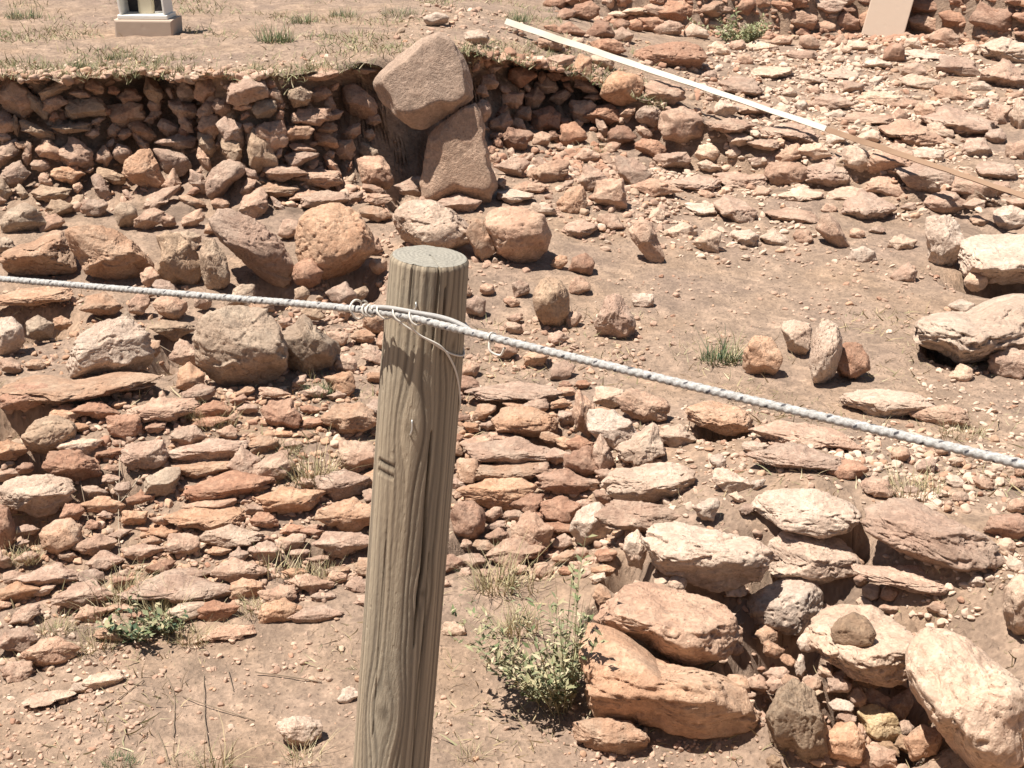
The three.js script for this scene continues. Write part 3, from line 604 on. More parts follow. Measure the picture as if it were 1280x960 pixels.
["B","w",1.866,0.663,-8.136,12.2,12.9,91,69,71,91,69,-30.0,100,4,41],
["S","p",2.063,0.648,-8.083,12.4,14.3,147,91,168,147,103,-15.0,99,7,68],
["S","p",2.308,0.666,-8.757,11.3,14.8,174,64,198,174,79,-10.0,101,5,74],
["S","p",2.65,0.689,-8.945,10.8,16.5,208,80,237,208,97,-15.0,101,5,88],
["A","p",2.907,0.715,-9.054,10.5,17.8,74,93,70,74,93,0.0,93,5,38],
["A","w",2.999,0.732,-8.942,10.5,18.5,62,136,78,62,135,10.0,102,5,56],
["A","w",2.901,0.707,-9.43,10.2,17.1,60,45,44,60,45,0.0,84,5,24],
["A","w",2.48,0.672,-8.793,11.2,15.7,92,53,59,92,53,0.0,102,5,39],
["S","p",2.61,0.644,-8.424,11.7,17.2,84,60,96,84,66,-10.0,83,5,37],
["A","p",2.805,0.649,-8.361,11.7,18.5,73,77,63,73,76,-30.0,93,5,34],
["S","o",-1.736,0.48,-6.122,17.4,-15.8,102,47,73,102,54,-5.0,103,2,60],
["A","p",-1.585,0.475,-6.138,17.5,-14.5,49,47,40,49,46,0.0,104,2,28],
["S","g",-1.415,0.44,-5.948,18.4,-13.4,95,37,54,95,41,-5.0,105,2,57],
["B","w",-2.024,0.473,-5.751,18.2,-19.4,70,78,66,70,77,0.0,106,2,47],
["A","g",-1.925,0.463,-5.879,18.0,-18.1,58,53,47,58,52,0.0,107,2,35],
["S","o",-2.042,0.484,-6.22,16.9,-18.2,170,35,76,170,43,-3.0,108,2,99],
["B","g",-1.891,0.584,-7.243,14.2,-14.6,56,63,53,56,62,20.0,109,2,31],
["A","p",-2.079,0.581,-7.378,13.9,-15.7,66,55,51,66,54,0.0,104,2,33],
["B","r",-0.908,0.51,-6.489,16.7,-8.0,67,70,61,67,69,0.0,110,2,38],
["S","p",-0.96,0.587,-7.517,14.0,-7.3,129,36,72,129,42,5.0,71,2,63],
["A","p",-0.679,0.586,-7.554,14.0,-5.1,76,32,42,76,32,0.0,111,2,37],
["A","o",-0.671,0.572,-7.304,14.5,-5.2,83,40,49,83,41,-10.0,112,2,41],
["A","o",-0.148,0.564,-6.822,15.6,-1.2,53,104,62,53,102,10.0,112,2,54],
["A","g",-0.807,0.451,-5.662,19.5,-8.1,97,127,93,97,123,10.0,113,8,78],
["A","p",-0.715,0.398,-5.938,19.2,-6.9,44,34,33,44,34,-20.0,104,2,26],
["A","p",-0.152,0.441,-6.232,18.1,-1.4,45,56,42,45,55,10.0,104,2,31],
["S","w",1.153,0.457,-7.264,15.3,9.0,70,47,80,70,54,-10.0,114,7,35],
["A","w",0.574,0.417,-6.372,17.8,5.1,62,44,44,62,44,-15.0,115,9,35],
["B","r",0.325,0.472,-6.743,16.5,2.8,61,55,52,61,55,20.0,116,9,33],
["A","p",0.297,0.447,-6.501,17.3,2.6,43,54,41,43,53,0.0,117,9,29],
["A","p",0.259,0.404,-6.136,18.6,2.4,30,52,33,30,50,-15.0,117,9,29],
["A","w",0.141,0.556,-7.444,14.5,1.1,66,32,39,66,32,0.0,118,2,33],
["A","p",0.035,0.457,-6.423,17.4,0.3,43,41,35,43,40,0.0,104,2,24],
["A","w",0.948,0.483,-7.111,15.5,7.6,64,67,55,64,66,30.0,115,9,34],
["B","r",1.319,0.434,-5.562,19.7,13.3,69,80,66,69,78,0.0,119,9,50],
["B","w",2.126,0.417,-6.67,16.4,17.7,56,46,46,56,46,0.0,120,9,30],
["A","p",1.821,0.421,-6.745,16.4,15.1,61,51,47,61,51,-15.0,117,9,33],
["B","w",1.675,0.435,-7.0,15.8,13.5,72,57,57,72,57,0.0,121,9,37],
["A","w",1.9,0.444,-7.192,15.3,14.8,69,44,47,69,45,10.0,115,9,35],
["B","p",1.722,0.453,-7.353,15.0,13.2,40,32,32,40,32,0.0,122,7,19],
["S","p",1.443,0.476,-7.623,14.4,10.7,136,40,118,136,52,-5.0,99,7,66],
["S","p",1.852,0.489,-7.706,14.1,13.5,146,65,167,146,81,0.0,123,7,70],
["B","p",2.259,0.52,-7.716,13.7,16.3,110,61,74,110,62,-10.0,98,7,52],
["A","w",2.515,0.502,-7.446,14.1,18.7,80,79,67,80,78,10.0,124,7,39],
["A","p",1.952,0.421,-5.568,19.2,19.3,86,72,66,86,71,0.0,125,9,55],
["A","w",1.744,0.383,-5.536,19.8,17.5,45,43,37,45,43,0.0,126,9,28],
["S","w",-1.555,0.307,-5.03,22.4,-17.2,73,31,36,73,34,-5.0,127,8,50],
["S","r",-1.551,0.278,-4.917,23.1,-17.5,103,57,64,103,63,-8.0,128,8,72],
["S","o",-1.792,0.304,-4.993,22.3,-19.7,63,34,39,63,37,0.0,129,8,44],
["B","o",-1.517,0.159,-4.604,25.5,-18.2,74,60,60,74,60,5.0,130,8,55],
["B","r",-1.716,0.185,-4.622,24.9,-20.4,36,87,46,36,81,0.0,131,8,59],
["A","r",-1.514,0.189,-4.726,24.7,-17.8,39,37,32,39,36,0.0,132,8,28],
["S","g",-1.233,0.24,-4.846,24.1,-14.3,68,47,51,68,51,25.0,133,8,48],
["S","o",-1.037,0.177,-4.701,25.5,-12.4,145,27,65,145,39,-3.0,134,8,105],
["S","p",-1.071,0.294,-5.023,23.0,-12.0,143,37,64,143,45,3.0,135,8,99],
["A","p",-0.954,0.27,-4.95,23.6,-10.9,63,48,47,63,48,0.0,136,8,44],
["S","r",-1.022,0.229,-4.836,24.4,-11.9,148,39,66,148,47,5.0,128,8,105],
["A","w",-0.945,0.152,-4.605,26.3,-11.6,101,42,58,101,46,-10.0,137,8,74],
["A","p",-1.102,0.139,-4.571,26.4,-13.5,59,42,42,59,42,-15.0,136,8,44],
["S","p",-1.194,0.17,-4.702,25.4,-14.2,39,20,20,39,21,0.0,138,8,28],
["A","r",-1.425,0.343,-5.124,21.9,-15.5,71,45,48,71,46,-10.0,139,8,48],
["S","p",-1.288,0.365,-5.215,21.4,-13.9,147,43,66,147,50,0.0,135,8,99],
["S","p",-0.895,0.106,-4.446,27.6,-11.4,93,42,42,93,44,0.0,135,8,70],
["A","o",-0.606,0.338,-5.196,22.2,-6.7,104,69,72,104,69,-10.0,140,8,70],
["S","p",-0.559,0.276,-4.993,23.6,-6.4,85,61,70,85,67,-15.0,141,8,59],
["S","p",-0.591,0.229,-4.868,24.6,-6.9,99,47,51,99,51,-8.0,135,8,70],
["S","o",-0.772,0.207,-4.778,25.1,-9.2,113,46,51,113,51,3.0,134,8,81],
["S","o",-0.571,0.182,-4.703,25.8,-6.9,100,53,55,100,57,0.0,134,8,72],
["S","p",-0.578,0.141,-4.58,26.8,-7.2,104,42,47,104,45,-5.0,135,8,77],
["A","p",-0.852,0.262,-4.932,23.8,-9.8,78,51,54,78,52,0.0,136,8,55],
["A","r",-0.853,0.348,-5.21,21.9,-9.3,81,58,58,81,58,-15.0,139,8,55],
["S","o",-0.042,0.214,-4.84,25.0,-0.5,130,57,61,130,62,0.0,142,10,92],
["S","o",-0.023,0.245,-4.936,24.3,-0.3,138,32,62,138,41,3.0,142,10,96],
["S","p",0.0,0.282,-5.021,23.6,0.0,155,40,70,155,49,0.0,143,10,107],
["A","p",0.262,0.387,-5.116,22.2,2.9,42,100,53,42,94,5.0,144,10,65],
["S","w",0.362,0.376,-5.325,21.5,3.9,70,39,49,70,43,-15.0,145,10,46],
["A","p",0.482,0.404,-5.151,21.8,5.3,96,74,71,96,73,-20.0,146,11,66],
["A","w",0.358,0.367,-5.027,22.7,4.1,88,63,64,88,63,-30.0,147,10,61],
["A","w",0.448,0.353,-4.888,23.4,5.2,92,64,65,92,64,25.0,148,11,66],
["S","w",0.581,0.369,-4.964,22.8,6.7,69,35,42,69,39,-5.0,149,11,48],
["S","w",0.723,0.385,-4.548,24.4,9.0,72,27,33,72,30,-15.0,149,11,55],
["A","w",0.624,0.349,-4.406,25.5,8.1,42,39,34,42,38,-35.0,150,11,33],
["A","p",0.42,0.278,-4.505,25.9,5.3,121,57,72,121,60,-10.0,151,11,92],
["S","r",0.182,0.238,-4.85,24.7,2.2,96,40,44,96,44,-5.0,152,10,68],
["A","r",0.245,0.292,-4.9,24.0,2.9,56,56,47,56,55,-15.0,153,10,39],
["A","p",0.315,0.324,-4.897,23.7,3.7,40,69,44,40,66,0.0,144,10,46],
["A","r",0.166,0.186,-4.758,25.7,2.0,70,50,50,70,50,-10.0,153,10,50],
["A","p",0.068,0.141,-4.626,26.8,0.8,84,72,65,84,71,20.0,144,10,61],
["A","w",0.393,0.253,-4.303,27.2,5.2,42,71,45,42,66,0.0,148,11,52],
["A","w",0.841,0.392,-4.81,23.1,9.9,55,24,31,55,25,0.0,148,11,39],
["B","r",1.103,0.414,-4.581,23.6,13.5,70,34,45,70,36,0.0,154,11,52],
["A","p",1.193,0.39,-4.477,24.2,14.9,57,38,40,57,38,-15.0,146,11,44],
["S","p",1.029,0.413,-4.866,22.5,11.9,183,35,82,183,48,-5.0,155,11,132],
["S","w",1.377,0.397,-5.231,21.0,14.8,179,45,81,179,54,-5.0,156,11,121],
["S","r",1.528,0.383,-4.212,25.0,19.9,68,45,45,68,48,0.0,157,11,55],
["S","p",1.211,0.27,-4.082,27.4,16.5,147,25,66,147,39,-5.0,155,11,121],
["S","p",-1.398,0.072,-4.345,27.8,-17.8,100,44,45,100,47,5.0,135,8,77],
["S","p",-1.066,0.084,-4.372,28.0,-13.7,157,35,71,157,47,-5.0,135,8,121],
["A","p",-1.557,0.043,-4.278,28.1,-20.0,51,25,31,51,27,20.0,136,8,39],
["S","w",-1.283,-0.0,-3.914,31.0,-18.2,34,14,18,34,16,0.0,158,12,28],
["A","w",-0.483,0.011,-3.853,32.4,-7.2,31,21,22,31,22,20.0,159,12,26],
["A","w",-0.18,0.051,-4.164,30.2,-2.5,39,25,27,39,26,0.0,159,12,30],
["A","p",0.919,0.143,-3.699,31.5,13.9,35,26,25,35,26,0.0,160,11,30],
["B","p",0.974,0.11,-3.689,31.8,14.8,27,26,24,27,26,0.0,161,11,24],
["A","w",0.922,0.101,-3.664,32.1,14.1,35,16,21,35,18,0.0,150,11,30],
["A","o",1.125,0.07,-3.522,33.0,17.7,46,60,42,46,55,-25.0,162,11,50],
["A","p",1.096,0.067,-3.703,31.9,16.5,33,58,35,33,52,-20.0,146,11,45],
["S","p",1.016,0.002,-3.546,33.8,16.0,61,32,27,61,33,0.0,163,11,55],
["A","w",0.816,0.181,-3.732,31.0,12.3,15,35,18,15,31,0.0,150,11,27],
["B","w",1.113,0.191,-4.156,28.0,15.0,30,26,25,30,25,0.0,164,11,24],
["A","p",0.692,0.134,-3.722,31.7,10.5,37,23,25,37,23,0.0,160,11,33],
["A","p",0.666,0.115,-4.02,30.1,9.4,40,37,32,40,36,0.0,160,11,33],
["S","p",0.958,0.428,-4.628,23.4,11.7,146,37,66,146,45,-5.0,155,11,110],
["S","p",1.572,0.384,-5.122,21.3,17.1,96,39,48,96,43,0.0,163,11,66],
["A","w",1.978,0.402,-6.329,17.4,17.4,58,36,39,58,36,0.0,126,9,33],
["A","p",0.0,0.113,-4.575,27.3,0.0,89,43,54,89,46,15.0,144,10,66],
["A","o",-0.157,0.243,-4.941,24.3,-1.8,47,45,39,47,44,0.0,165,10,33],
["A","p",-0.116,0.289,-5.085,23.3,-1.3,58,42,42,58,42,0.0,144,10,39],
["S","p",-0.134,0.098,-4.546,27.6,-1.7,59,23,34,59,28,0.0,166,12,44],
["A","r",0.056,0.186,-4.795,25.5,0.7,61,39,42,61,40,0.0,153,10,44],
["S","p",-0.83,0.128,-4.546,26.9,-10.3,59,33,32,59,35,0.0,141,8,44],
["S","o",-1.096,0.258,-4.941,23.7,-12.5,94,24,42,94,30,0.0,129,8,66],
["A","p",-1.177,0.319,-5.089,22.4,-13.0,64,37,42,64,38,-10.0,136,8,44],
["S","o",-0.859,0.084,-4.378,28.2,-11.1,72,32,32,72,34,5.0,129,8,55],
["A","p",-0.749,0.078,-4.334,28.6,-9.8,62,36,41,62,37,0.0,136,8,48],
["S","p",-0.653,0.088,-4.397,28.2,-8.4,72,28,32,72,31,-5.0,141,8,55],
["S","p",-1.53,0.088,-4.452,26.9,-19.0,102,28,46,102,34,0.0,135,8,77],
["S","o",-1.616,0.068,-4.379,27.3,-20.2,72,32,32,72,34,0.0,129,8,55],
["A","w",-1.671,0.215,-4.8,24.0,-19.2,46,24,29,46,25,0.0,167,8,33],
["A","p",-1.36,0.112,-4.519,26.6,-16.7,59,30,36,59,31,0.0,136,8,44],
["S","p",-1.247,0.123,-4.556,26.5,-15.3,74,24,33,74,28,0.0,141,8,55],
["A","p",-1.546,0.033,-4.136,28.9,-20.5,60,42,43,60,43,0.0,168,12,48],
["A","p",-1.426,0.032,-4.066,29.6,-19.3,81,49,54,81,50,0.0,168,12,66],
["S","o",-1.232,0.035,-4.182,29.2,-16.4,83,23,37,83,29,-10.0,169,12,66],
["A","w",-1.046,0.059,-4.266,28.8,-13.8,70,34,43,70,36,10.0,170,8,55],
["A","p",-0.879,0.039,-4.174,29.7,-11.9,83,19,39,83,26,0.0,168,12,66],
["A","p",-1.504,0.009,-3.989,30.1,-20.7,53,25,33,53,28,0.0,168,12,44],
["A","g",-1.539,0.55,-6.899,15.2,-12.6,83,51,55,83,51,0.0,107,2,44],
["A","p",-0.496,0.607,-7.691,13.6,-3.7,91,47,56,91,47,0.0,63,1,44],
["S","p",-0.261,0.581,-7.46,14.2,-2.0,111,40,78,111,46,0.0,71,2,55],
["S","w",0.0,0.583,-7.618,13.9,0.0,104,32,101,104,42,0.0,80,4,50],
["A","p",0.213,0.63,-7.953,13.1,1.5,103,68,71,103,68,20.0,85,4,48],
["A","p",0.42,0.617,-7.825,13.3,3.1,92,82,74,92,81,-10.0,85,4,44],
["A","o",0.305,0.562,-7.536,14.2,2.3,98,79,75,98,79,20.0,171,7,48],
["A","p",0.512,0.585,-7.609,13.9,3.8,99,84,77,99,84,-25.0,85,4,48],
["A","p",0.644,0.613,-8.026,13.0,4.6,94,84,75,94,83,-20.0,85,4,44],
["A","p",0.761,0.564,-7.867,13.6,5.5,116,52,67,116,53,0.0,85,4,55],
["S","p",1.0,0.529,-8.104,13.4,7.0,144,38,122,144,50,-5.0,99,7,66],
["S","p",1.28,0.52,-8.233,13.2,8.8,146,47,151,146,60,0.0,99,7,66],
["S","w",0.995,0.496,-7.676,14.3,7.4,91,33,98,91,43,0.0,114,7,44],
["A","p",0.928,0.575,-8.487,12.5,6.2,100,56,64,100,57,0.0,85,4,44],
["A","p",1.401,0.61,-8.334,12.4,9.5,98,50,60,98,51,0.0,172,7,44],
["A","p",2.199,0.603,-7.886,12.9,15.6,140,81,90,140,82,-10.0,172,7,66],
["A","p",2.385,0.599,-7.722,13.1,17.2,114,66,74,114,66,-15.0,172,7,55],
["S","p",2.633,0.604,-8.067,12.4,18.1,119,53,136,119,64,-15.0,83,5,55],
["A","p",1.986,0.544,-7.95,13.3,14.0,117,63,73,117,63,0.0,172,7,55],
["S","w",1.798,0.499,-7.955,13.6,12.7,118,34,105,118,44,0.0,114,7,55],
["S","w",1.541,0.499,-7.954,13.7,11.0,118,34,105,118,44,5.0,114,7,55],
["A","w",2.301,0.727,-9.508,10.1,13.6,138,56,75,138,57,0.0,102,5,55],
["A","p",1.97,0.731,-9.353,10.3,11.9,125,56,71,125,56,0.0,93,5,50],
["S","p",2.112,0.686,-9.082,10.9,13.1,158,33,131,158,44,0.0,83,5,66],
["A","w",1.914,0.788,-9.878,9.5,11.0,114,47,62,114,47,0.0,102,5,44],
["S","w",1.703,0.815,-10.027,9.3,9.6,133,38,152,133,48,0.0,92,5,50],
["S","p",1.433,0.761,-9.066,10.6,9.0,121,33,136,121,44,0.0,78,4,50],
["A","w",2.63,0.752,-9.939,9.5,14.8,126,59,73,126,59,0.0,102,5,48],
["A","p",2.795,0.723,-9.669,9.9,16.1,112,58,68,112,58,-15.0,93,5,44],
["A","w",3.031,0.737,-9.877,9.5,17.1,85,47,54,85,47,0.0,84,5,33],
["A","p",1.973,0.841,-10.525,8.7,10.6,108,50,62,108,50,0.0,93,5,39],
["A","w",1.727,0.866,-10.718,8.4,9.2,110,44,59,110,44,0.0,102,5,39],
["S","w",2.164,0.778,-10.091,9.3,12.1,128,32,146,128,42,0.0,92,5,48],
["A","p",2.438,0.713,-9.45,10.2,14.5,109,45,60,109,45,0.0,93,5,44],
["A","w",1.671,0.671,-8.259,12.1,11.4,97,45,56,97,45,0.0,73,4,44],
["S","p",1.404,0.688,-8.386,11.9,9.5,108,31,113,108,41,0.0,78,4,48],
["A","w",2.309,0.633,-8.328,12.0,15.5,98,50,60,98,51,-10.0,102,5,44],
["A","p",3.088,0.926,-11.493,7.4,15.0,131,88,91,131,88,-20.0,91,6,44],
["A","r",3.269,0.98,-11.306,7.2,16.1,141,100,101,141,100,-30.0,173,6,48],
["A","r",3.473,1.005,-11.12,7.2,17.3,158,118,116,158,118,-20.0,173,6,55],
["A","p",3.078,0.882,-10.989,7.9,15.6,113,65,73,113,65,0.0,91,6,39],
["A","p",3.403,0.89,-11.131,7.8,17.0,95,59,64,95,59,-30.0,174,6,33],
["A","r",3.088,1.048,-11.539,6.8,15.0,163,67,89,163,68,0.0,173,6,55],
["A","r",2.497,0.924,-11.505,7.5,12.2,98,88,79,98,88,0.0,175,6,33],
["A","p",2.121,0.966,-11.409,7.4,10.5,130,74,83,130,74,0.0,91,6,44],
["A","r",1.23,1.03,-11.362,7.2,6.2,129,87,90,129,87,10.0,173,6,44],
["A","r",1.001,0.983,-11.071,7.6,5.2,94,65,67,94,65,0.0,175,6,33],
["A","r",0.51,1.076,-10.997,7.2,2.7,112,71,76,112,71,0.0,173,6,39],
["A","r",0.612,1.002,-9.813,8.5,3.6,95,58,63,95,58,-10.0,176,5,37],
["A","p",0.246,1.08,-9.46,8.4,1.5,92,56,61,92,56,0.0,85,4,37],
["A","r",0.047,0.972,-8.936,9.5,0.3,77,64,60,77,64,10.0,177,4,33],
["A","p",0.0,0.852,-8.828,10.4,0.0,72,58,55,72,58,0.0,74,4,30],
["A","r",0.023,0.668,-8.588,11.9,0.2,85,68,64,85,68,20.0,82,4,37],
["A","p",0.0,0.635,-8.026,12.9,0.0,76,59,57,76,59,0.0,85,4,35],
["A","p",0.083,0.596,-7.737,13.7,0.6,82,42,50,82,43,0.0,85,4,39],
["A","r",0.348,0.656,-8.756,11.7,2.3,77,69,62,77,69,-30.0,177,4,33],
["A","p",0.425,0.618,-8.396,12.5,2.9,69,51,50,69,51,0.0,74,4,30],
["A","r",0.628,0.653,-8.771,11.7,4.1,77,58,57,77,58,0.0,177,4,33],
["S","g",-2.345,0.61,-7.557,13.3,-17.2,111,44,89,111,51,-4.163213463582508,61,1,54],
["A","p",-2.106,0.625,-7.616,13.2,-15.5,97,37,51,97,38,-71.65168334680142,63,1,47],
["S","p",-1.356,1.11,-7.723,9.9,-10.0,120,70,138,120,79,4.144412154359728,68,1,59],
["A","p",-1.791,0.585,-7.478,13.8,-13.5,123,46,65,123,47,36.47199906337467,111,2,60],
["S","o",-1.624,0.581,-7.51,13.8,-12.2,64,26,52,64,30,-15.996956539524064,178,2,31],
["A","p",-2.627,0.773,-7.711,11.8,-18.8,114,55,68,114,56,20.30566354529327,63,1,55],
["A","p",-1.565,0.99,-7.784,10.6,-11.4,57,34,37,57,34,51.2617248411144,64,1,27],
["A","p",-1.992,1.035,-7.925,10.0,-14.1,63,37,41,63,37,22.230420684356147,64,1,30],
["A","g",-2.066,0.672,-7.69,12.8,-15.0,90,35,48,90,35,-23.498629308210305,60,1,43],
["A","p",-2.221,1.068,-7.824,9.8,-15.8,55,20,29,55,21,-12.574160585246176,64,1,26],
["S","o",-1.931,0.863,-7.882,11.2,-13.8,67,38,77,67,44,-45.88220325222156,179,1,32],
["A","o",-2.006,0.945,-7.907,10.6,-14.2,106,77,77,106,77,-2.325191608125891,66,1,50],
["A","p",-2.554,1.053,-7.817,9.8,-18.1,120,85,86,120,85,-57.796595675662886,63,1,58],
["A","p",-1.467,0.579,-7.474,14.0,-11.1,55,32,36,55,32,-20.266229408866025,104,2,27],
["A","p",-2.233,0.768,-7.717,12.0,-16.1,109,76,77,109,76,-30.161043145539622,63,1,52],
["S","p",-1.71,0.974,-7.879,10.5,-12.2,76,51,88,76,57,-39.24379872569643,68,1,36],
["S","p",-0.932,0.936,-7.942,10.9,-6.7,53,31,61,53,35,24.438776267173083,69,1,25],
["A","p",-1.581,0.76,-7.697,12.3,-11.6,70,26,37,70,26,-69.67955395171724,63,1,34],
["A","g",-2.487,0.612,-7.565,13.2,-18.2,52,24,30,52,24,-61.344343956435935,67,1,25],
["A","g",-2.441,0.89,-7.753,11.0,-17.5,97,34,49,97,35,-30.251852811724724,60,1,46],
["A","p",-1.212,1.08,-7.745,10.1,-8.9,57,34,37,57,34,-44.34828840751474,64,1,27],
["A","g",-1.426,0.808,-7.641,12.1,-10.6,96,51,60,96,51,-74.03981366407812,60,1,47],
["S","p",-2.628,0.931,-7.794,10.6,-18.6,72,45,83,72,50,-16.731176760627015,68,1,34],
["A","p",-1.08,0.803,-7.739,12.1,-7.9,61,25,33,61,25,-19.83510793236939,64,1,29],
["A","g",-1.259,1.013,-7.71,10.6,-9.3,70,47,49,70,48,20.049347983678956,60,1,34],
["A","g",-2.586,0.626,-7.574,13.0,-18.9,60,41,42,60,41,-70.445069544891,67,1,29],
["A","p",-2.538,0.685,-7.63,12.6,-18.4,84,56,58,84,56,17.542852202288046,63,1,40],
["A","p",-0.796,0.584,-7.597,13.9,-6.0,50,24,30,50,24,14.419184166191997,104,2,24],
["A","o",-1.103,0.879,-7.757,11.5,-8.1,82,47,53,82,47,12.259927146334164,66,1,39],
["A","g",-0.842,0.617,-7.788,13.3,-6.2,53,27,32,53,27,59.43372134233479,67,1,25],
["A","o",-0.97,0.82,-7.853,11.8,-7.0,80,39,48,80,40,-19.727289634642872,66,1,38],
["A","p",-1.738,0.636,-7.625,13.2,-12.8,79,43,50,79,43,63.84211324067414,63,1,38],
["A","p",-1.873,0.933,-7.909,10.7,-13.3,54,24,31,54,24,31.972529807700838,64,1,25],
["A","p",-1.691,0.914,-7.842,11.0,-12.2,71,29,39,71,30,-60.8098074082216,63,1,34],
["A","g",-1.567,0.83,-7.729,11.8,-11.5,75,37,45,75,37,-66.93101367298873,60,1,36],
["A","g",-2.255,0.574,-7.384,13.8,-17.0,61,48,46,61,48,12.742572116236843,180,2,30],
["S","p",-1.29,0.588,-7.396,14.1,-9.9,99,50,99,99,59,61.77333220597427,71,2,49],
["A","o",-2.504,0.821,-7.724,11.5,-18.0,50,23,29,50,23,-14.783939221452599,181,1,24],
["A","p",-1.951,0.588,-7.575,13.6,-14.4,52,21,29,52,22,-57.40607840371059,104,2,25],
["A","p",-1.597,0.657,-7.615,13.2,-11.8,65,38,42,65,38,-61.54932360681875,64,1,32],
["A","g",-0.763,0.727,-7.977,12.3,-5.5,60,39,41,60,39,-28.17211382555822,67,1,28],
["A","p",-2.354,1.022,-7.795,10.1,-16.8,73,46,49,73,46,14.732152899447172,63,1,35],
["A","p",-1.171,0.569,-7.46,14.2,-8.9,56,20,29,56,21,-45.863904744046714,104,2,27],
["A","p",-0.718,0.593,-7.718,13.6,-5.3,63,24,33,63,25,-25.726170924678698,64,1,30],
["A","p",-1.728,0.819,-7.811,11.7,-12.5,93,40,52,93,41,0.3645545824645069,63,1,44],
["A","g",-2.193,0.574,-7.485,13.7,-16.3,53,36,37,53,36,44.27819599450741,180,2,26],
["A","o",-2.143,1.091,-7.859,9.6,-15.3,52,36,37,52,36,-37.10516792982849,181,1,25],
["A","p",-0.995,1.059,-7.904,10.1,-7.2,59,39,41,59,39,2.6915169322439,64,1,28],
["A","p",-0.95,0.996,-7.936,10.5,-6.8,53,25,31,53,25,-73.88757739355721,64,1,25],
["A","p",-0.843,0.838,-7.985,11.5,-6.0,60,40,42,60,40,28.36726544034532,64,1,28],
["A","o",-0.963,0.873,-7.884,11.4,-7.0,57,39,40,57,39,12.50394763745571,181,1,27],
["S","p",-1.926,0.806,-7.846,11.7,-13.8,76,22,53,76,26,-54.540482558026994,68,1,36],
["S","p",-2.015,0.855,-7.861,11.3,-14.4,53,24,59,53,28,23.66132727236645,69,1,25],
["S","p",-2.376,0.799,-7.715,11.7,-17.1,66,43,76,66,48,-14.36294134533506,69,1,32],
["S","g",-1.872,1.061,-7.942,9.8,-13.3,73,46,84,73,51,-55.383262287571945,61,1,35],
["S","p",-0.937,0.703,-7.815,12.7,-6.8,66,20,43,66,23,-50.18798184900272,69,1,31],
["A","p",-1.332,0.651,-7.546,13.4,-10.0,53,36,37,53,36,69.91208493391011,64,1,26],
["A","p",-2.379,0.66,-7.614,12.8,-17.4,51,32,34,51,32,-66.75927367925183,64,1,24],
["A","p",-2.483,0.782,-7.703,11.8,-17.9,64,23,33,64,23,74.55148883895956,64,1,30],
["A","g",-2.332,1.102,-7.802,9.6,-16.6,98,34,50,98,35,25.78635174688651,60,1,47],
["A","p",-2.147,0.927,-7.83,10.8,-15.3,37,18,22,37,18,21.81532110923365,64,1,17],
["A","r",-1.182,0.975,-7.731,10.9,-8.7,29,22,21,29,22,67.23255579134599,182,1,14],
["A","r",-2.35,0.957,-7.774,10.6,-16.8,26,19,19,26,19,63.27301856715991,182,1,12],
["A","p",-2.217,0.632,-7.609,13.1,-16.2,30,25,23,30,25,56.4879776365359,64,1,14],
["A","r",-1.222,1.128,-7.747,9.7,-9.0,25,20,19,25,20,-19.274221992850137,182,1,12],
["A","p",-0.76,0.813,-8.046,11.6,-5.4,32,28,26,32,28,49.88514684788524,64,1,15],
["A","r",-1.708,0.87,-7.831,11.3,-12.3,29,20,20,29,20,-57.54818041375566,182,1,13],
["A","r",-1.181,1.023,-7.744,10.5,-8.7,28,23,21,28,23,-67.34649207862361,182,1,13],
["A","r",-0.856,0.674,-7.857,12.8,-6.2,31,14,18,31,15,66.31401672801229,182,1,14],
["A","p",-2.082,0.814,-7.807,11.6,-14.9,31,15,19,31,16,37.27526842745624,64,1,14],
["A","p",-1.6,0.701,-7.665,12.8,-11.8,28,15,18,28,15,61.969545987524555,64,1,13],
["A","p",-1.774,1.062,-7.9,9.9,-12.7,31,14,18,31,14,-71.09822837429653,64,1,14],
["A","p",-2.171,0.698,-7.692,12.5,-15.8,25,10,14,25,10,19.425482020610175,64,1,12],
["A","p",-2.257,0.842,-7.754,11.4,-16.2,28,14,17,28,14,-35.37214093688381,64,1,13],
["A","r",-2.063,1.074,-7.887,9.7,-14.7,33,21,22,33,21,-13.511114632006603,182,1,15],
["A","p",-2.163,0.867,-7.8,11.2,-15.5,38,26,27,38,26,12.711905654154378,64,1,18],
["A","p",-1.321,0.705,-7.579,13.0,-9.9,38,25,26,38,25,-32.295274984003605,64,1,18],
["A","p",-1.336,0.931,-7.66,11.2,-9.9,26,21,20,26,21,-70.48893849451674,64,1,12],
["A","p",-0.897,0.596,-7.721,13.6,-6.6,33,16,19,33,16,-56.07011779313165,64,1,15],
["A","p",-1.196,0.787,-7.662,12.3,-8.9,33,14,19,33,15,49.346683040670456,64,1,16],
["A","r",-1.35,0.987,-7.673,10.8,-10.0,32,17,20,32,17,26.41807270024843,182,1,15],
["A","r",-1.626,0.612,-7.579,13.5,-12.1,42,18,23,42,18,26.592687181387404,182,1,20],
["A","p",-0.925,1.078,-7.971,9.9,-6.6,28,16,18,28,16,33.68271157061143,64,1,13],
["A","p",-0.946,0.75,-7.836,12.3,-6.9,28,20,20,28,20,8.09529817258823,64,1,13],
["A","r",-2.109,0.976,-7.861,10.4,-15.0,31,21,22,31,21,-27.95187284101349,182,1,15],
["A","p",-2.593,0.582,-7.522,13.4,-19.0,34,20,22,34,20,-9.475596174501987,104,2,16],
["A","p",-1.372,1.031,-7.684,10.5,-10.1,46,22,27,46,22,-7.120953333420388,64,1,22],
["A","r",-0.17,1.131,-8.64,8.8,-1.1,54,30,35,54,30,58.76841867424312,177,4,24],
["A","p",0.565,0.596,-8.657,12.2,3.7,58,38,40,58,38,34.639481314813864,74,4,25],
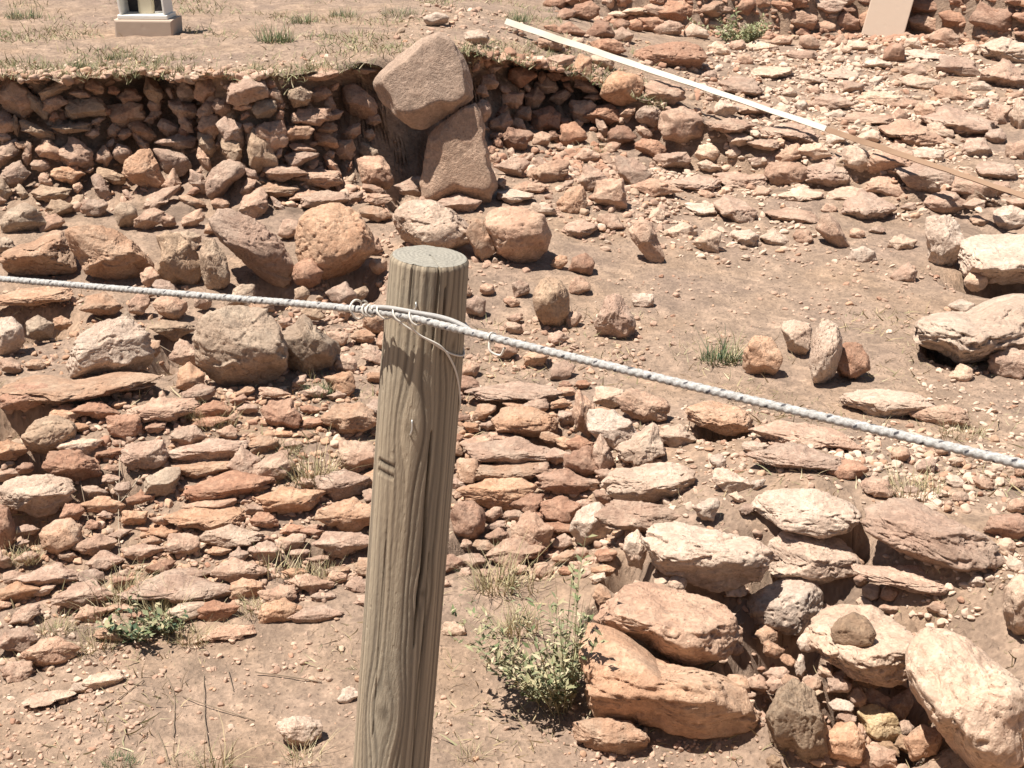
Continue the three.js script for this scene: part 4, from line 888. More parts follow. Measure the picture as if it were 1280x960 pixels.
["A","p",0.088,0.905,-8.95,9.9,0.6,34,15,20,34,16,-68.86881359358486,74,4,14],
["A","p",0.446,0.893,-9.026,9.9,2.8,84,33,45,84,34,-24.41793402050321,85,4,35],
["A","r",-0.089,1.091,-8.747,9.0,-0.6,34,16,20,34,16,20.261354630800028,177,4,14],
["A","r",0.475,0.606,-8.736,12.1,3.1,33,21,22,33,21,-5.499025574050592,177,4,14],
["A","p",0.519,0.636,-8.82,11.8,3.4,33,13,18,33,14,-42.12520820462989,74,4,14],
["A","r",0.175,0.95,-9.025,9.6,1.1,38,23,25,38,23,60.79845452550711,177,4,16],
["A","p",-0.057,0.597,-7.808,13.5,-0.4,46,29,31,46,29,69.10042469838345,74,4,21],
["A","p",-0.096,1.044,-8.755,9.3,-0.6,37,19,23,37,19,18.95643775813096,74,4,16],
["A","p",0.273,0.608,-8.435,12.5,1.9,42,25,28,42,25,18.8148681337167,74,4,18],
["A","p",0.073,0.772,-8.838,10.9,0.5,54,44,42,54,44,11.969492481163996,74,4,23],
["A","p",0.541,0.592,-8.342,12.7,3.7,63,30,37,63,30,-53.155229214914755,74,4,28],
["A","p",0.275,0.582,-7.797,13.6,2.0,51,25,30,51,25,41.223613790458586,74,4,24],
["A","r",0.251,0.954,-9.06,9.5,1.6,45,39,35,45,38,-7.327342965997886,177,4,19],
["A","p",0.481,0.837,-9.001,10.3,3.1,50,30,33,50,30,4.032234772784122,74,4,20],
["A","r",-0.197,1.083,-8.611,9.2,-1.3,33,20,22,33,20,47.787455447430446,177,4,14],
["A","p",0.526,0.677,-8.868,11.4,3.4,64,30,38,64,31,-66.6156272034749,74,4,27],
["A","r",0.314,0.939,-9.043,9.6,2.0,34,17,20,34,17,6.558444576754212,177,4,14],
["A","p",0.096,0.611,-8.359,12.6,0.7,32,20,21,32,20,40.56904341388231,74,4,14],
["A","p",0.183,0.606,-8.524,12.4,1.2,39,16,22,39,17,14.33211790498045,74,4,17],
["A","p",0.386,0.703,-8.911,11.2,2.5,34,23,24,34,23,-4.0166418841760105,74,4,14],
["A","r",-0.063,0.803,-8.725,10.8,-0.4,40,17,22,40,17,49.84268187358471,177,4,17],
["A","p",0.274,0.608,-8.659,12.2,1.8,36,19,22,36,19,-13.637416381743378,74,4,15],
["A","p",-0.165,0.931,-8.632,10.1,-1.1,40,26,27,40,26,-67.54621024988727,74,4,17],
["A","p",-0.093,0.622,-8.286,12.6,-0.6,36,28,27,36,28,61.28734675370944,74,4,16],
["A","r",-0.08,0.659,-8.53,12.0,-0.5,32,26,25,32,26,-48.41614820516916,177,4,14],
["A","p",-0.0,0.616,-8.435,12.4,-0.0,41,23,26,41,23,-71.81144264925189,74,4,18],
["A","p",-0.04,0.915,-8.814,10.0,-0.3,35,21,23,35,21,-23.223219788446883,74,4,15],
["A","p",0.034,0.723,-8.744,11.3,0.2,50,33,34,50,33,-49.521468068566435,74,4,21],
["A","r",0.241,0.652,-8.785,11.7,1.6,33,29,26,33,29,-37.218063940984074,177,4,14],
["A","r",0.333,0.887,-9.049,9.9,2.1,37,20,23,37,20,-51.16225576768787,177,4,15],
["A","r",-0.087,0.692,-8.576,11.7,-0.6,40,23,26,40,23,-3.464092900103566,177,4,17],
["A","r",0.325,1.073,-11.493,7.0,1.6,76,64,59,76,64,2.4648502187890102,88,5,25],
["A","r",1.966,1.075,-11.423,6.9,9.8,111,57,68,111,57,-18.818155098733886,173,6,37],
["B","r",1.693,1.053,-11.39,7.0,8.5,95,67,72,95,67,31.762014430831698,183,6,32],
["A","r",2.662,1.077,-11.622,6.7,12.9,98,91,80,98,91,20.76159909566745,175,6,32],
["A","p",0.709,1.095,-11.447,6.9,3.5,60,56,49,60,56,27.07990321856353,174,6,20],
["B","p",2.297,0.906,-11.458,7.6,11.3,95,58,67,95,58,5.939655182464399,184,5,31],
["B","r",2.671,0.933,-11.564,7.4,13.0,112,96,93,112,96,29.65432275091662,185,6,37],
["S","r",2.1,1.099,-11.444,6.7,10.4,67,52,77,67,57,17.72829240599821,186,6,22],
["A","r",0.363,1.1,-10.63,7.4,2.0,68,46,48,68,46,28.958165927849862,175,6,24],
["A","p",1.064,1.035,-11.382,7.2,5.3,86,61,62,86,61,-14.20617595209977,174,6,29],
["B","r",1.833,1.083,-11.41,6.9,9.1,67,54,54,67,54,-18.81526940567906,183,6,22],
["A","r",0.264,1.098,-9.976,7.9,1.5,55,32,36,55,32,-11.879305509396357,88,5,21],
["B","p",2.486,1.09,-11.559,6.7,12.1,60,40,44,60,40,27.10748241987323,187,6,20],
["A","r",2.144,0.882,-11.381,7.8,10.7,56,51,45,56,51,-34.89136659934651,88,5,19],
["A","r",1.071,1.107,-11.399,6.8,5.4,55,40,40,55,40,17.759929679047595,175,6,18],
["A","p",1.569,1.042,-11.367,7.1,7.9,57,35,38,57,35,34.18143947031463,174,6,19],
["A","r",0.822,1.104,-11.435,6.8,4.1,59,58,50,59,58,-5.646858914522021,175,6,20],
["B","r",0.878,0.979,-10.981,7.7,4.6,59,50,49,59,50,-18.493149438941323,94,5,20],
["S","r",0.455,1.097,-11.505,6.8,2.3,66,33,75,66,37,14.721617867161129,186,6,22],
["B","r",0.762,1.014,-10.797,7.7,4.0,60,41,45,60,41,6.97574703600074,183,6,21],
["A","r",2.497,1.022,-11.544,7.0,12.2,58,40,41,58,40,11.906877192831885,175,6,19],
["S","r",0.553,1.099,-11.48,6.8,2.8,65,40,74,65,44,20.29576502925351,186,6,21],
["A","r",3.279,1.116,-11.325,6.6,16.1,72,57,54,72,57,8.105855891437976,175,6,24],
["S","r",2.876,0.969,-11.656,7.1,13.9,67,47,77,67,51,-1.8969990863045254,186,6,22],
["A","r",3.452,1.14,-11.156,6.5,17.2,54,30,35,54,30,-30.21083180757682,175,6,18],
["S","r",2.898,0.863,-11.477,7.8,14.2,54,27,62,54,31,1.9044474246049035,188,5,18],
["S","r",3.572,1.15,-11.05,6.5,17.9,68,35,78,68,39,-30.49953382606799,186,6,23],
["A","r",2.818,1.054,-11.659,6.8,13.6,54,51,45,54,51,-4.538236857886872,175,6,18],
["B","r",2.928,1.049,-11.691,6.7,14.1,59,32,39,59,32,-17.383235229986422,183,6,19],
["A","p",3.296,0.873,-11.221,7.8,16.4,54,28,33,54,28,15.531446755608286,174,6,18],
["S","r",3.618,1.04,-10.976,7.1,18.2,65,36,74,65,40,-26.339239191836814,186,6,22],
["A","r",3.624,0.933,-10.936,7.6,18.3,63,32,38,63,32,-18.345539721751685,175,6,22],
["A","w",1.309,0.92,-11.067,7.9,6.7,85,61,61,85,61,-30.8462333354753,84,5,29],
["B","w",3.19,0.835,-10.767,8.3,16.5,71,47,52,71,47,29.06643917298767,96,5,25],
["B","w",1.852,0.901,-11.363,7.8,9.3,76,42,51,76,42,7.568760396449996,96,5,25],
["A","p",0.76,0.69,-8.73,11.5,5.0,48,31,33,48,31,-33.59300042185607,74,4,20],
["B","w",2.226,0.818,-10.503,8.8,12.0,51,27,34,51,28,13.769728702297321,96,5,18],
["S","w",1.614,0.737,-9.062,10.7,10.1,56,34,65,56,38,18.096157940486336,76,4,23],
["B","w",0.414,1.046,-9.734,8.3,2.4,48,30,34,48,30,30.73309379612502,87,4,19],
["A","w",2.357,0.756,-9.932,9.6,13.4,61,34,39,61,34,34.71897739452406,84,5,23],
["A","w",2.537,0.842,-10.769,8.4,13.3,52,44,41,52,44,-34.258614911307,84,5,18],
["A","p",1.258,0.846,-9.697,9.5,7.4,50,40,38,50,40,9.88087045866569,89,5,19],
["A","p",1.905,0.76,-9.645,9.9,11.2,51,35,36,51,35,-9.62498741189465,89,5,20],
["A","w",1.853,0.678,-8.576,11.6,12.2,66,38,43,66,39,32.04076238729719,81,4,29],
["A","w",1.211,0.812,-9.208,10.2,7.5,47,42,37,47,42,-4.128563122617244,81,4,19],
["S","p",1.566,0.879,-10.66,8.4,8.4,57,42,65,57,46,-23.24340571921377,189,5,20],
["A","p",1.67,0.927,-11.355,7.7,8.4,72,51,52,72,51,-27.894021148920523,89,5,24],
["B","w",2.053,0.664,-8.67,11.5,13.3,66,46,49,66,46,17.960022067082,96,5,28],
["A","p",1.935,0.868,-11.016,8.2,10.0,69,42,46,69,42,4.264260227469933,89,5,23],
["A","w",2.828,0.87,-10.872,8.1,14.6,62,55,49,62,54,-3.955689334772412,190,6,21],
["A","w",1.474,0.941,-11.321,7.7,7.4,67,35,42,67,36,1.8692482330462852,190,6,22],
["A","w",1.761,0.733,-9.248,10.5,10.8,42,42,36,42,42,1.3845981841282295,84,5,17],
["A","w",1.11,0.556,-8.417,12.7,7.5,66,33,40,66,33,-11.585314172593687,191,7,29],
["A","w",1.737,0.765,-9.548,10.0,10.3,42,35,32,42,35,9.771468741778328,84,5,16],
["A","p",2.347,0.864,-11.019,8.1,12.0,57,52,46,57,52,2.982947951315346,89,5,19],
["A","p",0.678,0.776,-8.843,10.8,4.4,41,28,29,41,28,25.91130073711365,74,4,17],
["A","w",2.327,0.802,-10.356,9.0,12.7,43,31,31,43,31,-16.910703721136787,84,5,16],
["S","w",1.248,0.787,-8.903,10.6,8.0,65,49,75,65,54,-6.346991218559786,76,4,27],
["S","p",3.053,0.708,-9.645,9.9,17.6,45,23,52,45,27,13.752525934041145,189,5,17],
["B","p",1.555,0.857,-10.21,8.9,8.7,55,48,46,55,48,-26.85767472913572,184,5,20],
["S","w",2.516,0.644,-8.617,11.5,16.3,38,19,44,38,22,-32.9614250511821,95,5,16],
["A","w",2.365,0.978,-11.486,7.3,11.6,49,29,32,49,29,11.108264002675057,190,6,16],
["S","p",-1.037,0.334,-5.211,21.9,-11.3,27,16,19,27,18,18.405084008699987,138,8,18],
["S","r",-1.727,0.264,-4.922,23.0,-19.3,36,20,22,36,21,-1.098466007510087,192,8,25],
["S","p",-1.459,0.22,-4.821,24.1,-16.8,45,26,28,45,28,-18.5347368022869,138,8,32],
["A","p",-1.421,0.239,-4.888,23.7,-16.2,30,14,18,30,15,5.078598838193564,193,8,21],
["S","p",-0.745,0.139,-4.598,26.6,-9.2,46,26,26,46,28,13.40929939916289,138,8,33],
["S","r",-1.241,0.067,-4.364,28.0,-15.9,36,23,21,36,24,19.044887532077638,192,8,27],
["S","r",-0.753,0.152,-4.665,26.2,-9.2,48,15,22,48,17,4.962872758542613,194,8,35],
["S","p",-1.488,0.112,-4.549,26.3,-18.1,30,17,16,30,18,-13.37018070991546,138,8,22],
["A","p",-1.429,0.259,-4.939,23.3,-16.1,30,14,18,30,15,-1.3011091524027343,193,8,21],
["S","r",-1.28,0.081,-4.429,27.4,-16.1,41,20,19,41,21,-8.340216732151875,192,8,31],
["S","p",-0.794,0.284,-5.087,23.1,-8.9,36,13,16,36,14,-0.30944150446725516,138,8,24],
["A","p",-0.672,0.347,-5.42,21.3,-7.1,32,14,18,32,14,4.542860775238921,193,8,21],
["A","r",-1.162,0.103,-4.49,27.1,-14.5,43,25,28,43,25,14.347715351496724,132,8,32],
["S","p",-1.704,0.109,-4.523,26.1,-20.6,43,23,22,43,25,-14.292632888123574,138,8,31],
["S","r",-1.308,0.33,-5.151,22.0,-14.2,48,15,22,48,18,9.821042737961989,192,8,32],
["A","p",-1.402,0.176,-4.727,25.0,-16.5,29,13,17,29,14,-19.601244201758355,193,8,20],
["S","o",-1.655,0.369,-5.26,20.9,-17.5,28,11,13,28,12,-0.39883408270554455,195,8,18],
["S","o",-1.47,0.365,-5.28,21.1,-15.6,28,13,16,28,14,11.414002677370746,195,8,18],
["S","p",-1.365,0.222,-4.834,24.2,-15.8,33,21,23,33,23,8.592278666773531,138,8,23],
["S","r",-0.835,0.139,-4.621,26.5,-10.2,30,14,14,30,14,-13.465871579694163,192,8,22],
["S","p",-1.654,0.13,-4.606,25.6,-19.7,26,10,12,26,11,15.42119535760014,138,8,19],
["S","p",-1.621,0.11,-4.536,26.2,-19.7,36,21,20,36,22,6.163924616670311,138,8,27],
["S","p",-0.611,0.069,-4.344,28.7,-8.0,42,17,19,42,18,-5.503550409917523,138,8,32],
["S","p",-0.728,0.224,-4.892,24.5,-8.5,27,17,19,27,19,-0.7202283426950054,138,8,19],
["A","o",-0.472,0.104,-4.476,27.8,-6.0,53,31,35,53,31,1.4687401493267558,196,8,40],
["S","o",-1.299,0.177,-4.709,25.2,-15.4,50,28,29,50,30,-9.01603760445096,129,8,36],
["A","p",-0.496,0.085,-4.39,28.4,-6.4,45,28,31,45,29,-0.6765113721220075,136,8,34],
["S","p",-0.752,0.356,-5.431,21.1,-7.9,52,18,24,52,20,-5.29227715261813,141,8,34],
["A","o",-0.757,0.3,-5.15,22.7,-8.4,38,14,21,38,16,-10.165801226125218,197,8,25],
["S","o",-0.843,0.303,-5.143,22.6,-9.3,39,14,17,39,15,3.0272266596228263,195,8,26],
["S","r",-1.032,0.36,-5.343,21.2,-10.9,28,16,20,28,17,16.614222496200966,192,8,18],
["S","p",-1.655,0.153,-4.654,25.2,-19.6,52,18,23,52,20,-1.8628012243978347,141,8,38],
["S","p",-1.24,0.048,-4.311,28.4,-16.1,36,11,16,36,13,-18.424825983222625,138,8,27],
["A","r",-1.436,0.161,-4.684,25.3,-17.0,28,16,18,28,16,-2.5009455934539737,132,8,20],
["A","p",0.176,0.122,-4.633,26.9,2.2,35,22,24,35,22,11.397299401863734,198,10,25],
["B","r",0.175,0.117,-4.43,28.0,2.3,24,16,18,24,16,-13.697291575248741,199,12,18],
["A","r",-0.194,0.312,-5.287,22.2,-2.1,36,18,22,36,19,-10.956532121006813,200,10,23],
["A","p",-0.21,0.335,-5.435,21.5,-2.2,28,26,23,28,25,-18.884621491532076,198,10,18],
["S","r",0.273,0.356,-5.515,21.0,2.8,32,16,22,32,18,-0.9655105298536313,201,10,20],
["S","p",0.23,0.14,-4.512,27.3,2.9,31,25,24,31,26,10.460991088035158,202,10,23],
["B","p",0.102,0.104,-4.459,28.0,1.3,34,28,28,34,28,1.4762063219727466,203,12,25],
["A","o",-0.202,0.27,-5.073,23.5,-2.3,33,25,24,33,25,-33.901451021693795,165,10,22],
["A","r",0.207,0.35,-5.523,21.0,2.1,29,15,18,29,15,-1.1556066359300345,200,10,18],
["S","p",-0.099,0.081,-4.477,28.1,-1.3,26,17,25,26,20,26.93165553228973,204,12,19],
["A","p",-0.054,0.139,-4.721,26.3,-0.7,33,16,20,33,17,15.611821226961894,198,10,23],
["A","p",-0.155,0.082,-4.487,28.1,-2.0,24,16,17,24,17,29.717399775624088,205,12,18],
["A","o",-0.112,0.322,-5.3,22.1,-1.2,46,27,30,46,28,30.215980855129075,165,10,30],
["S","p",0.234,0.139,-4.364,28.1,3.1,24,11,16,24,13,26.088973649122437,204,12,18],
["A","o",0.176,0.114,-4.533,27.5,2.2,35,19,22,35,20,23.404419553102805,165,10,25],
["S","p",-0.029,0.084,-4.46,28.2,-0.4,30,23,33,30,27,-31.277229849272036,204,12,22],
["A","p",-0.066,0.159,-4.763,25.9,-0.8,37,21,24,37,22,34.584089514417215,198,10,27],
["A","o",0.19,0.308,-5.05,23.2,2.2,38,20,24,38,20,-25.53226110063418,165,10,26],
["S","p",-0.155,0.115,-4.625,27.0,-1.9,25,20,20,25,21,3.7750613883727624,202,10,18],
["S","o",-0.151,0.3,-5.216,22.6,-1.7,34,17,20,34,19,-26.2688288084506,206,10,22],
["S","p",0.027,0.086,-4.5,28.0,0.3,32,16,24,32,19,15.930266285061293,204,12,23],
["A","r",-0.205,0.285,-5.142,23.1,-2.3,27,20,20,27,20,29.171053256174375,200,10,18],
["B","p",-0.181,0.199,-4.865,25.1,-2.1,33,17,22,33,18,31.47801144424028,207,10,23],
["S","p",0.197,0.34,-5.219,22.2,2.2,33,24,30,33,27,-34.3923703787544,202,10,22],
["B","w",1.464,0.376,-4.568,23.6,17.8,37,18,24,37,19,-22.554137530724933,164,11,28],
["A","w",0.803,0.392,-4.514,24.4,10.1,24,18,18,24,18,15.759870263353811,150,11,18],
["A","p",1.658,0.378,-4.547,23.4,20.0,26,21,20,26,20,1.1391914721725414,160,11,20],
["B","p",1.446,0.375,-4.445,24.2,18.0,26,21,21,26,21,22.46455145866654,161,11,20],
["A","p",1.307,0.372,-4.501,24.2,16.2,29,15,18,29,16,-15.813133744182416,160,11,21],
["A","w",0.702,0.367,-4.739,23.8,8.4,31,26,24,31,26,-26.156220939039777,150,11,22],
["A","w",1.51,0.375,-4.735,22.9,17.7,24,22,20,24,22,15.730042849438597,150,11,17],
["A","w",1.627,0.374,-4.673,23.0,19.2,28,19,20,28,19,18.343744507648736,150,11,20],
["A","w",1.504,0.337,-4.053,26.3,20.4,32,25,24,32,25,-31.906424933085102,150,11,26],
["A","w",0.728,0.368,-4.466,25.0,9.3,26,13,16,26,13,-21.771683262038792,150,11,19],
["A","p",1.708,0.376,-4.658,22.9,20.1,26,21,20,26,21,-7.058294602504716,160,11,19],
["S","p",1.399,0.382,-4.673,23.2,16.7,29,24,27,29,27,6.900488069216088,208,11,21],
["A","p",0.755,0.354,-4.403,25.4,9.7,26,19,19,26,19,16.553813559492916,160,11,20],
["A","w",1.494,0.356,-4.122,25.8,19.9,34,31,27,34,30,-3.928374394194808,150,11,27],
["B","p",1.605,0.383,-4.366,24.2,20.2,35,26,27,35,26,30.91232389735565,161,11,27],
["A","p",1.55,0.377,-4.553,23.6,18.8,37,21,24,37,21,-14.814794874106962,160,11,27],
["B","p",1.327,0.388,-4.764,22.9,15.6,34,28,27,34,28,30.67702574228818,161,11,24],
["A","p",1.269,0.23,-3.999,28.1,17.6,30,19,20,30,19,16.13947404939504,160,11,24],
["S","w",1.387,0.3,-4.02,27.1,19.0,28,22,20,28,23,-0.7333636155232668,209,11,23],
["B","p",1.489,0.372,-4.841,22.5,17.1,28,20,21,28,20,24.142469120959284,161,11,20],
["B","p",-1.447,0.473,-6.121,17.7,-13.3,71,52,55,71,52,-22.073775930158636,210,2,42],
["A","g",-1.173,0.471,-6.273,17.4,-10.6,62,45,45,62,45,34.835934032415906,107,2,35],
["A","p",-0.555,0.382,-5.767,19.9,-5.5,60,39,41,60,39,-32.91736614021924,136,8,36],
["A","o",-1.448,0.549,-7.112,14.9,-11.5,44,28,30,44,28,24.31168413119631,211,2,22],
["S","g",-2.382,0.539,-6.834,15.0,-19.2,78,50,88,78,57,-29.887315931641147,105,2,41],
["A","p",-0.653,0.531,-6.852,15.8,-5.4,49,44,39,49,43,-7.968103102312252,104,2,26],
["A","o",-1.59,0.474,-6.306,17.1,-14.2,38,20,23,38,20,0.864907856193966,211,2,21],
["A","p",-0.748,0.465,-6.314,17.5,-6.8,57,55,47,57,55,-19.012256387241237,104,2,32],
["B","p",-1.684,0.56,-7.224,14.5,-13.1,47,32,35,47,32,-28.54655135162055,212,2,24],
["A","p",-2.244,0.557,-7.195,14.3,-17.3,60,41,42,60,41,20.528667326543882,104,2,30],
["A","p",-0.671,0.381,-5.688,20.1,-6.7,47,37,35,47,37,-25.46765715316913,193,8,29],
["A","p",-1.288,0.423,-5.659,19.5,-12.8,64,55,50,64,55,-27.101943704892243,136,8,40],
["B","p",-0.825,0.369,-5.518,20.7,-8.5,35,19,24,35,20,32.09224563433071,213,8,22],
["A","o",-1.445,0.426,-5.725,19.1,-14.2,54,40,39,54,40,30.15780886791707,197,8,33],
["S","o",-1.859,0.416,-5.574,19.3,-18.4,36,18,24,36,20,-4.564193649204103,195,8,23],
["B","g",-0.919,0.462,-6.346,17.4,-8.2,36,32,30,36,32,-24.741162484362878,109,2,20],
["B","o",-0.573,0.427,-6.069,18.6,-5.4,62,55,52,62,55,-26.96619493456372,214,2,36],
["A","p",-0.953,0.418,-6.082,18.5,-8.9,34,21,23,34,22,3.5040383624592835,104,2,20],
["S","o",-1.232,0.406,-5.452,20.3,-12.7,52,46,59,52,51,3.4590920197036894,195,8,33],
["A","g",-0.841,0.435,-6.151,18.2,-7.8,46,41,37,46,40,10.766448943676316,180,2,26],
["A","o",-0.616,0.394,-5.968,19.1,-5.9,54,29,34,54,29,-9.568175394905175,211,2,32],
["S","p",-1.612,0.5,-6.467,16.5,-14.0,44,30,49,44,34,23.546345095186595,215,2,24],
["A","g",-0.669,0.451,-6.38,17.5,-6.0,44,23,27,44,23,33.322013146661476,180,2,25],
["A","p",-1.556,0.564,-7.233,14.5,-12.1,66,39,43,66,39,22.546187929727537,104,2,33],
["A","p",-1.322,0.467,-6.223,17.5,-12.0,41,38,33,41,37,-13.247732383144669,104,2,23],
["A","o",-0.657,0.377,-5.48,20.8,-6.8,61,49,46,61,49,-14.799462721086755,196,8,39],
["A","g",-1.612,0.45,-6.002,18.0,-15.0,35,29,27,35,29,32.15311694762603,180,2,20],
["A","p",-1.768,0.573,-7.204,14.4,-13.8,71,55,53,71,55,10.979083163193266,111,2,36],
["A","o",-1.867,0.453,-5.974,17.9,-17.4,50,28,32,50,28,1.3749786873535825,211,2,30],
["B","p",-1.512,0.488,-6.346,16.9,-13.4,57,32,39,57,33,-31.787726197871084,212,2,32],
["S","p",-1.945,0.421,-5.543,19.3,-19.3,43,28,39,43,32,-20.811464781504988,138,8,27],
["A","o",-1.069,0.448,-6.198,17.9,-9.8,56,34,38,56,35,-13.574426317181775,211,2,32],
["A","p",-0.717,0.43,-6.192,18.2,-6.6,34,33,28,34,33,-30.518113084730714,104,2,20],
["B","p",-1.062,0.561,-7.053,15.0,-8.6,58,49,48,58,49,20.05951322710385,212,2,30],
["B","o",-0.608,0.501,-6.64,16.5,-5.2,42,38,36,42,38,4.073303342734363,216,2,22],
["S","o",-0.465,0.362,-5.618,20.5,-4.7,55,27,37,55,31,2.7643454959828233,217,10,35],
["B","p",-0.111,0.455,-6.434,17.4,-1.0,35,28,28,35,28,-1.626222858944928,212,2,19],
["A","p",0.009,0.406,-6.171,18.5,0.1,34,21,23,34,21,0.7945351312017621,104,2,20],
["S","o",-0.221,0.451,-6.416,17.5,-2.0,39,24,39,39,28,19.034300390706854,178,2,21],
["A","p",-0.505,0.448,-6.346,17.7,-4.6,37,32,29,37,31,-15.641665943853695,104,2,21],
["A","p",-0.289,0.419,-6.22,18.3,-2.7,33,24,24,33,24,-15.267294184162061,104,2,18],
["A","p",-0.162,0.365,-5.665,20.4,-1.6,42,42,36,42,41,29.697481978088334,198,10,26],
["A","p",-0.444,0.581,-7.512,14.1,-3.4,38,31,29,38,31,0.25196366635311307,104,2,18],
["B","p",-0.392,0.488,-6.516,16.9,-3.4,64,50,51,64,50,29.395387586570664,210,2,35],
["A","p",0.184,0.388,-5.96,19.3,1.8,47,32,33,47,32,16.508472166603475,104,2,28],
["S","o",0.095,0.375,-5.764,20.0,0.9,56,38,52,56,43,14.719861035956761,217,10,34],
["A","p",-0.001,0.43,-6.324,17.9,-0.0,34,23,24,34,23,-11.727233976672558,104,2,19],
["S","p",0.006,0.395,-6.093,18.8,0.1,40,21,31,40,24,-22.694198473678377,215,2,23],
["B","p",-0.406,0.425,-6.236,18.2,-3.7,46,24,30,46,24,-3.013128960995953,212,2,26],
["B","o",-0.257,0.378,-5.858,19.7,-2.5,50,32,36,50,32,0.07241899660253637,218,10,30],
["B","p",-0.523,0.393,-5.912,19.3,-5.1,38,37,34,38,37,-7.764558964186879,207,10,23],
["S","p",-0.032,0.381,-5.864,19.7,-0.3,47,38,53,47,42,8.246247888308297,202,10,28],
["A","p",-0.339,0.356,-5.666,20.5,-3.4,44,22,27,44,23,29.0525170518805,198,10,27],
["A","p",0.196,0.357,-5.642,20.6,2.0,51,39,38,51,39,28.75620363029097,117,9,31],
["A","p",-0.28,0.455,-6.456,17.4,-2.5,38,21,24,38,21,-26.136618211496113,104,2,21],
["A","o",0.219,0.485,-6.769,16.4,1.9,41,29,29,41,29,30.31244290967787,211,2,22],
["S","p",-1.395,0.134,-4.581,26.0,-16.9,66,34,34,66,37,3.988453414528353,141,8,49],
["S","p",-0.648,0.11,-4.532,27.3,-8.1,36,10,16,36,12,8.02515527249163,138,8,27],
["A","o",-1.192,0.148,-4.648,25.9,-14.4,57,14,26,57,17,-6.602285002157887,196,8,41],
["S","o",-1.291,0.046,-4.309,28.4,-16.7,36,10,16,36,12,9.468861266634761,195,8,27],
["A","p",-1.392,0.085,-4.447,27.2,-17.4,45,23,28,45,24,1.7586002456698733,136,8,34],
["A","p",-0.481,0.197,-4.825,25.2,-5.7,49,25,31,49,26,-11.911872710048947,136,8,35],
["S","r",-1.291,0.206,-4.798,24.5,-15.1,45,20,21,45,21,7.709596127412652,192,8,32],
["A","o",-1.64,0.36,-5.19,21.2,-17.5,68,25,36,68,27,-6.856785409676386,196,8,46],
["S","p",-1.181,0.38,-5.349,20.9,-12.5,62,30,38,62,33,2.595062264947888,141,8,41],
["S","p",-1.79,0.253,-4.894,23.1,-20.1,44,18,20,44,19,4.352525415083431,138,8,31],
["S","o",-1.58,0.335,-5.13,21.7,-17.1,39,18,22,39,20,-6.445792179561546,195,8,26],
["S","r",-0.847,0.17,-4.696,25.8,-10.2,55,26,27,55,28,-4.039523570328803,194,8,40],
["A","p",-1.644,0.082,-4.451,26.8,-20.3,43,21,27,43,23,-8.456501277351311,193,8,32],
["S","p",-0.716,0.119,-4.553,27.1,-8.9,36,16,16,36,17,4.687938536878271,138,8,26],
["S","r",-1.106,0.358,-5.251,21.5,-11.9,75,31,38,75,34,2.8379059577612438,194,8,50],
["S","o",-0.897,0.22,-4.859,24.5,-10.5,40,18,19,40,19,2.4501451165158166,195,8,28],
["A","o",-0.718,0.094,-4.462,27.8,-9.1,34,13,19,34,15,-3.123604925824713,197,8,26],
["S","p",-1.349,0.046,-4.268,28.5,-17.5,53,26,24,53,28,-9.434367023413266,141,8,41],
["S","p",-0.573,0.091,-4.432,28.1,-7.4,37,20,19,37,21,-5.87458577075235,138,8,27],
["S","r",-1.54,0.366,-5.216,21.2,-16.4,70,32,40,70,35,-9.636961077664076,194,8,47],
["S","o",-0.98,0.122,-4.564,26.8,-12.1,50,14,22,50,17,2.810170183961411,129,8,37],
["A","p",-1.038,0.317,-5.129,22.4,-11.4,44,25,29,44,25,-8.911790339350208,193,8,30],
["S","o",-0.576,0.097,-4.474,27.8,-7.3,47,13,21,47,16,7.645125007337029,129,8,35],
["S","p",-0.624,0.055,-4.255,29.4,-8.3,72,22,33,72,27,0.3105157493874273,141,8,56],
["S","r",-0.74,0.318,-5.214,22.3,-8.1,55,19,25,55,21,2.470634317788736,194,8,37],
["A","r",-1.18,0.043,-4.273,28.7,-15.4,37,12,20,37,14,-6.218949080031189,132,8,29],
["S","r",-0.94,0.061,-4.273,28.9,-12.4,69,33,31,69,35,-2.026905860456413,194,8,53],
["S","r",-0.755,0.335,-5.3,21.8,-8.1,42,16,20,42,18,0.43395310267240284,192,8,27],
["S","r",-0.682,0.148,-4.658,26.3,-8.3,42,13,19,42,15,-6.693530017682793,192,8,30],
["S","o",-1.222,0.135,-4.611,26.1,-14.8,37,15,17,37,17,4.200456197417235,195,8,27],
["A","p",-0.919,0.365,-5.405,21.1,-9.7,55,22,30,55,23,-6.591226663517052,136,8,35],
["S","p",-0.913,0.118,-4.538,27.0,-11.4,42,20,20,42,22,3.32008376597863,138,8,31],
["S","p",-0.439,0.066,-4.318,29.0,-5.8,72,20,32,72,25,-8.745323635970228,141,8,56],
["A","p",-1.061,0.093,-4.458,27.5,-13.4,63,19,32,63,22,-5.931977686207045,136,8,47],
["S","r",-1.445,0.287,-5.009,22.8,-16.1,56,16,25,56,19,11.761651982960487,194,8,39],
["S","o",-0.908,0.293,-5.066,23.0,-10.2,56,28,32,56,30,10.7311391923764,129,8,38],
["S","p",-0.883,0.186,-4.757,25.3,-10.5,51,19,23,51,21,1.41903323930471,141,8,36],
["S","o",-1.416,0.197,-4.762,24.6,-16.6,72,27,32,72,30,-6.676342195555873,129,8,51],
["S","p",-0.987,0.348,-5.283,21.6,-10.6,41,19,23,41,21,8.780105568828127,138,8,27],
["S","p",-1.036,0.196,-4.77,25.0,-12.3,83,24,37,83,28,0.27052638377193006,141,8,59],
["S","p",-1.338,0.146,-4.65,25.7,-16.1,42,10,19,42,13,11.850067673380138,138,8,30],
["A","r",-1.118,0.335,-5.188,22.0,-12.2,65,19,32,65,21,1.7599959768526716,139,8,44],
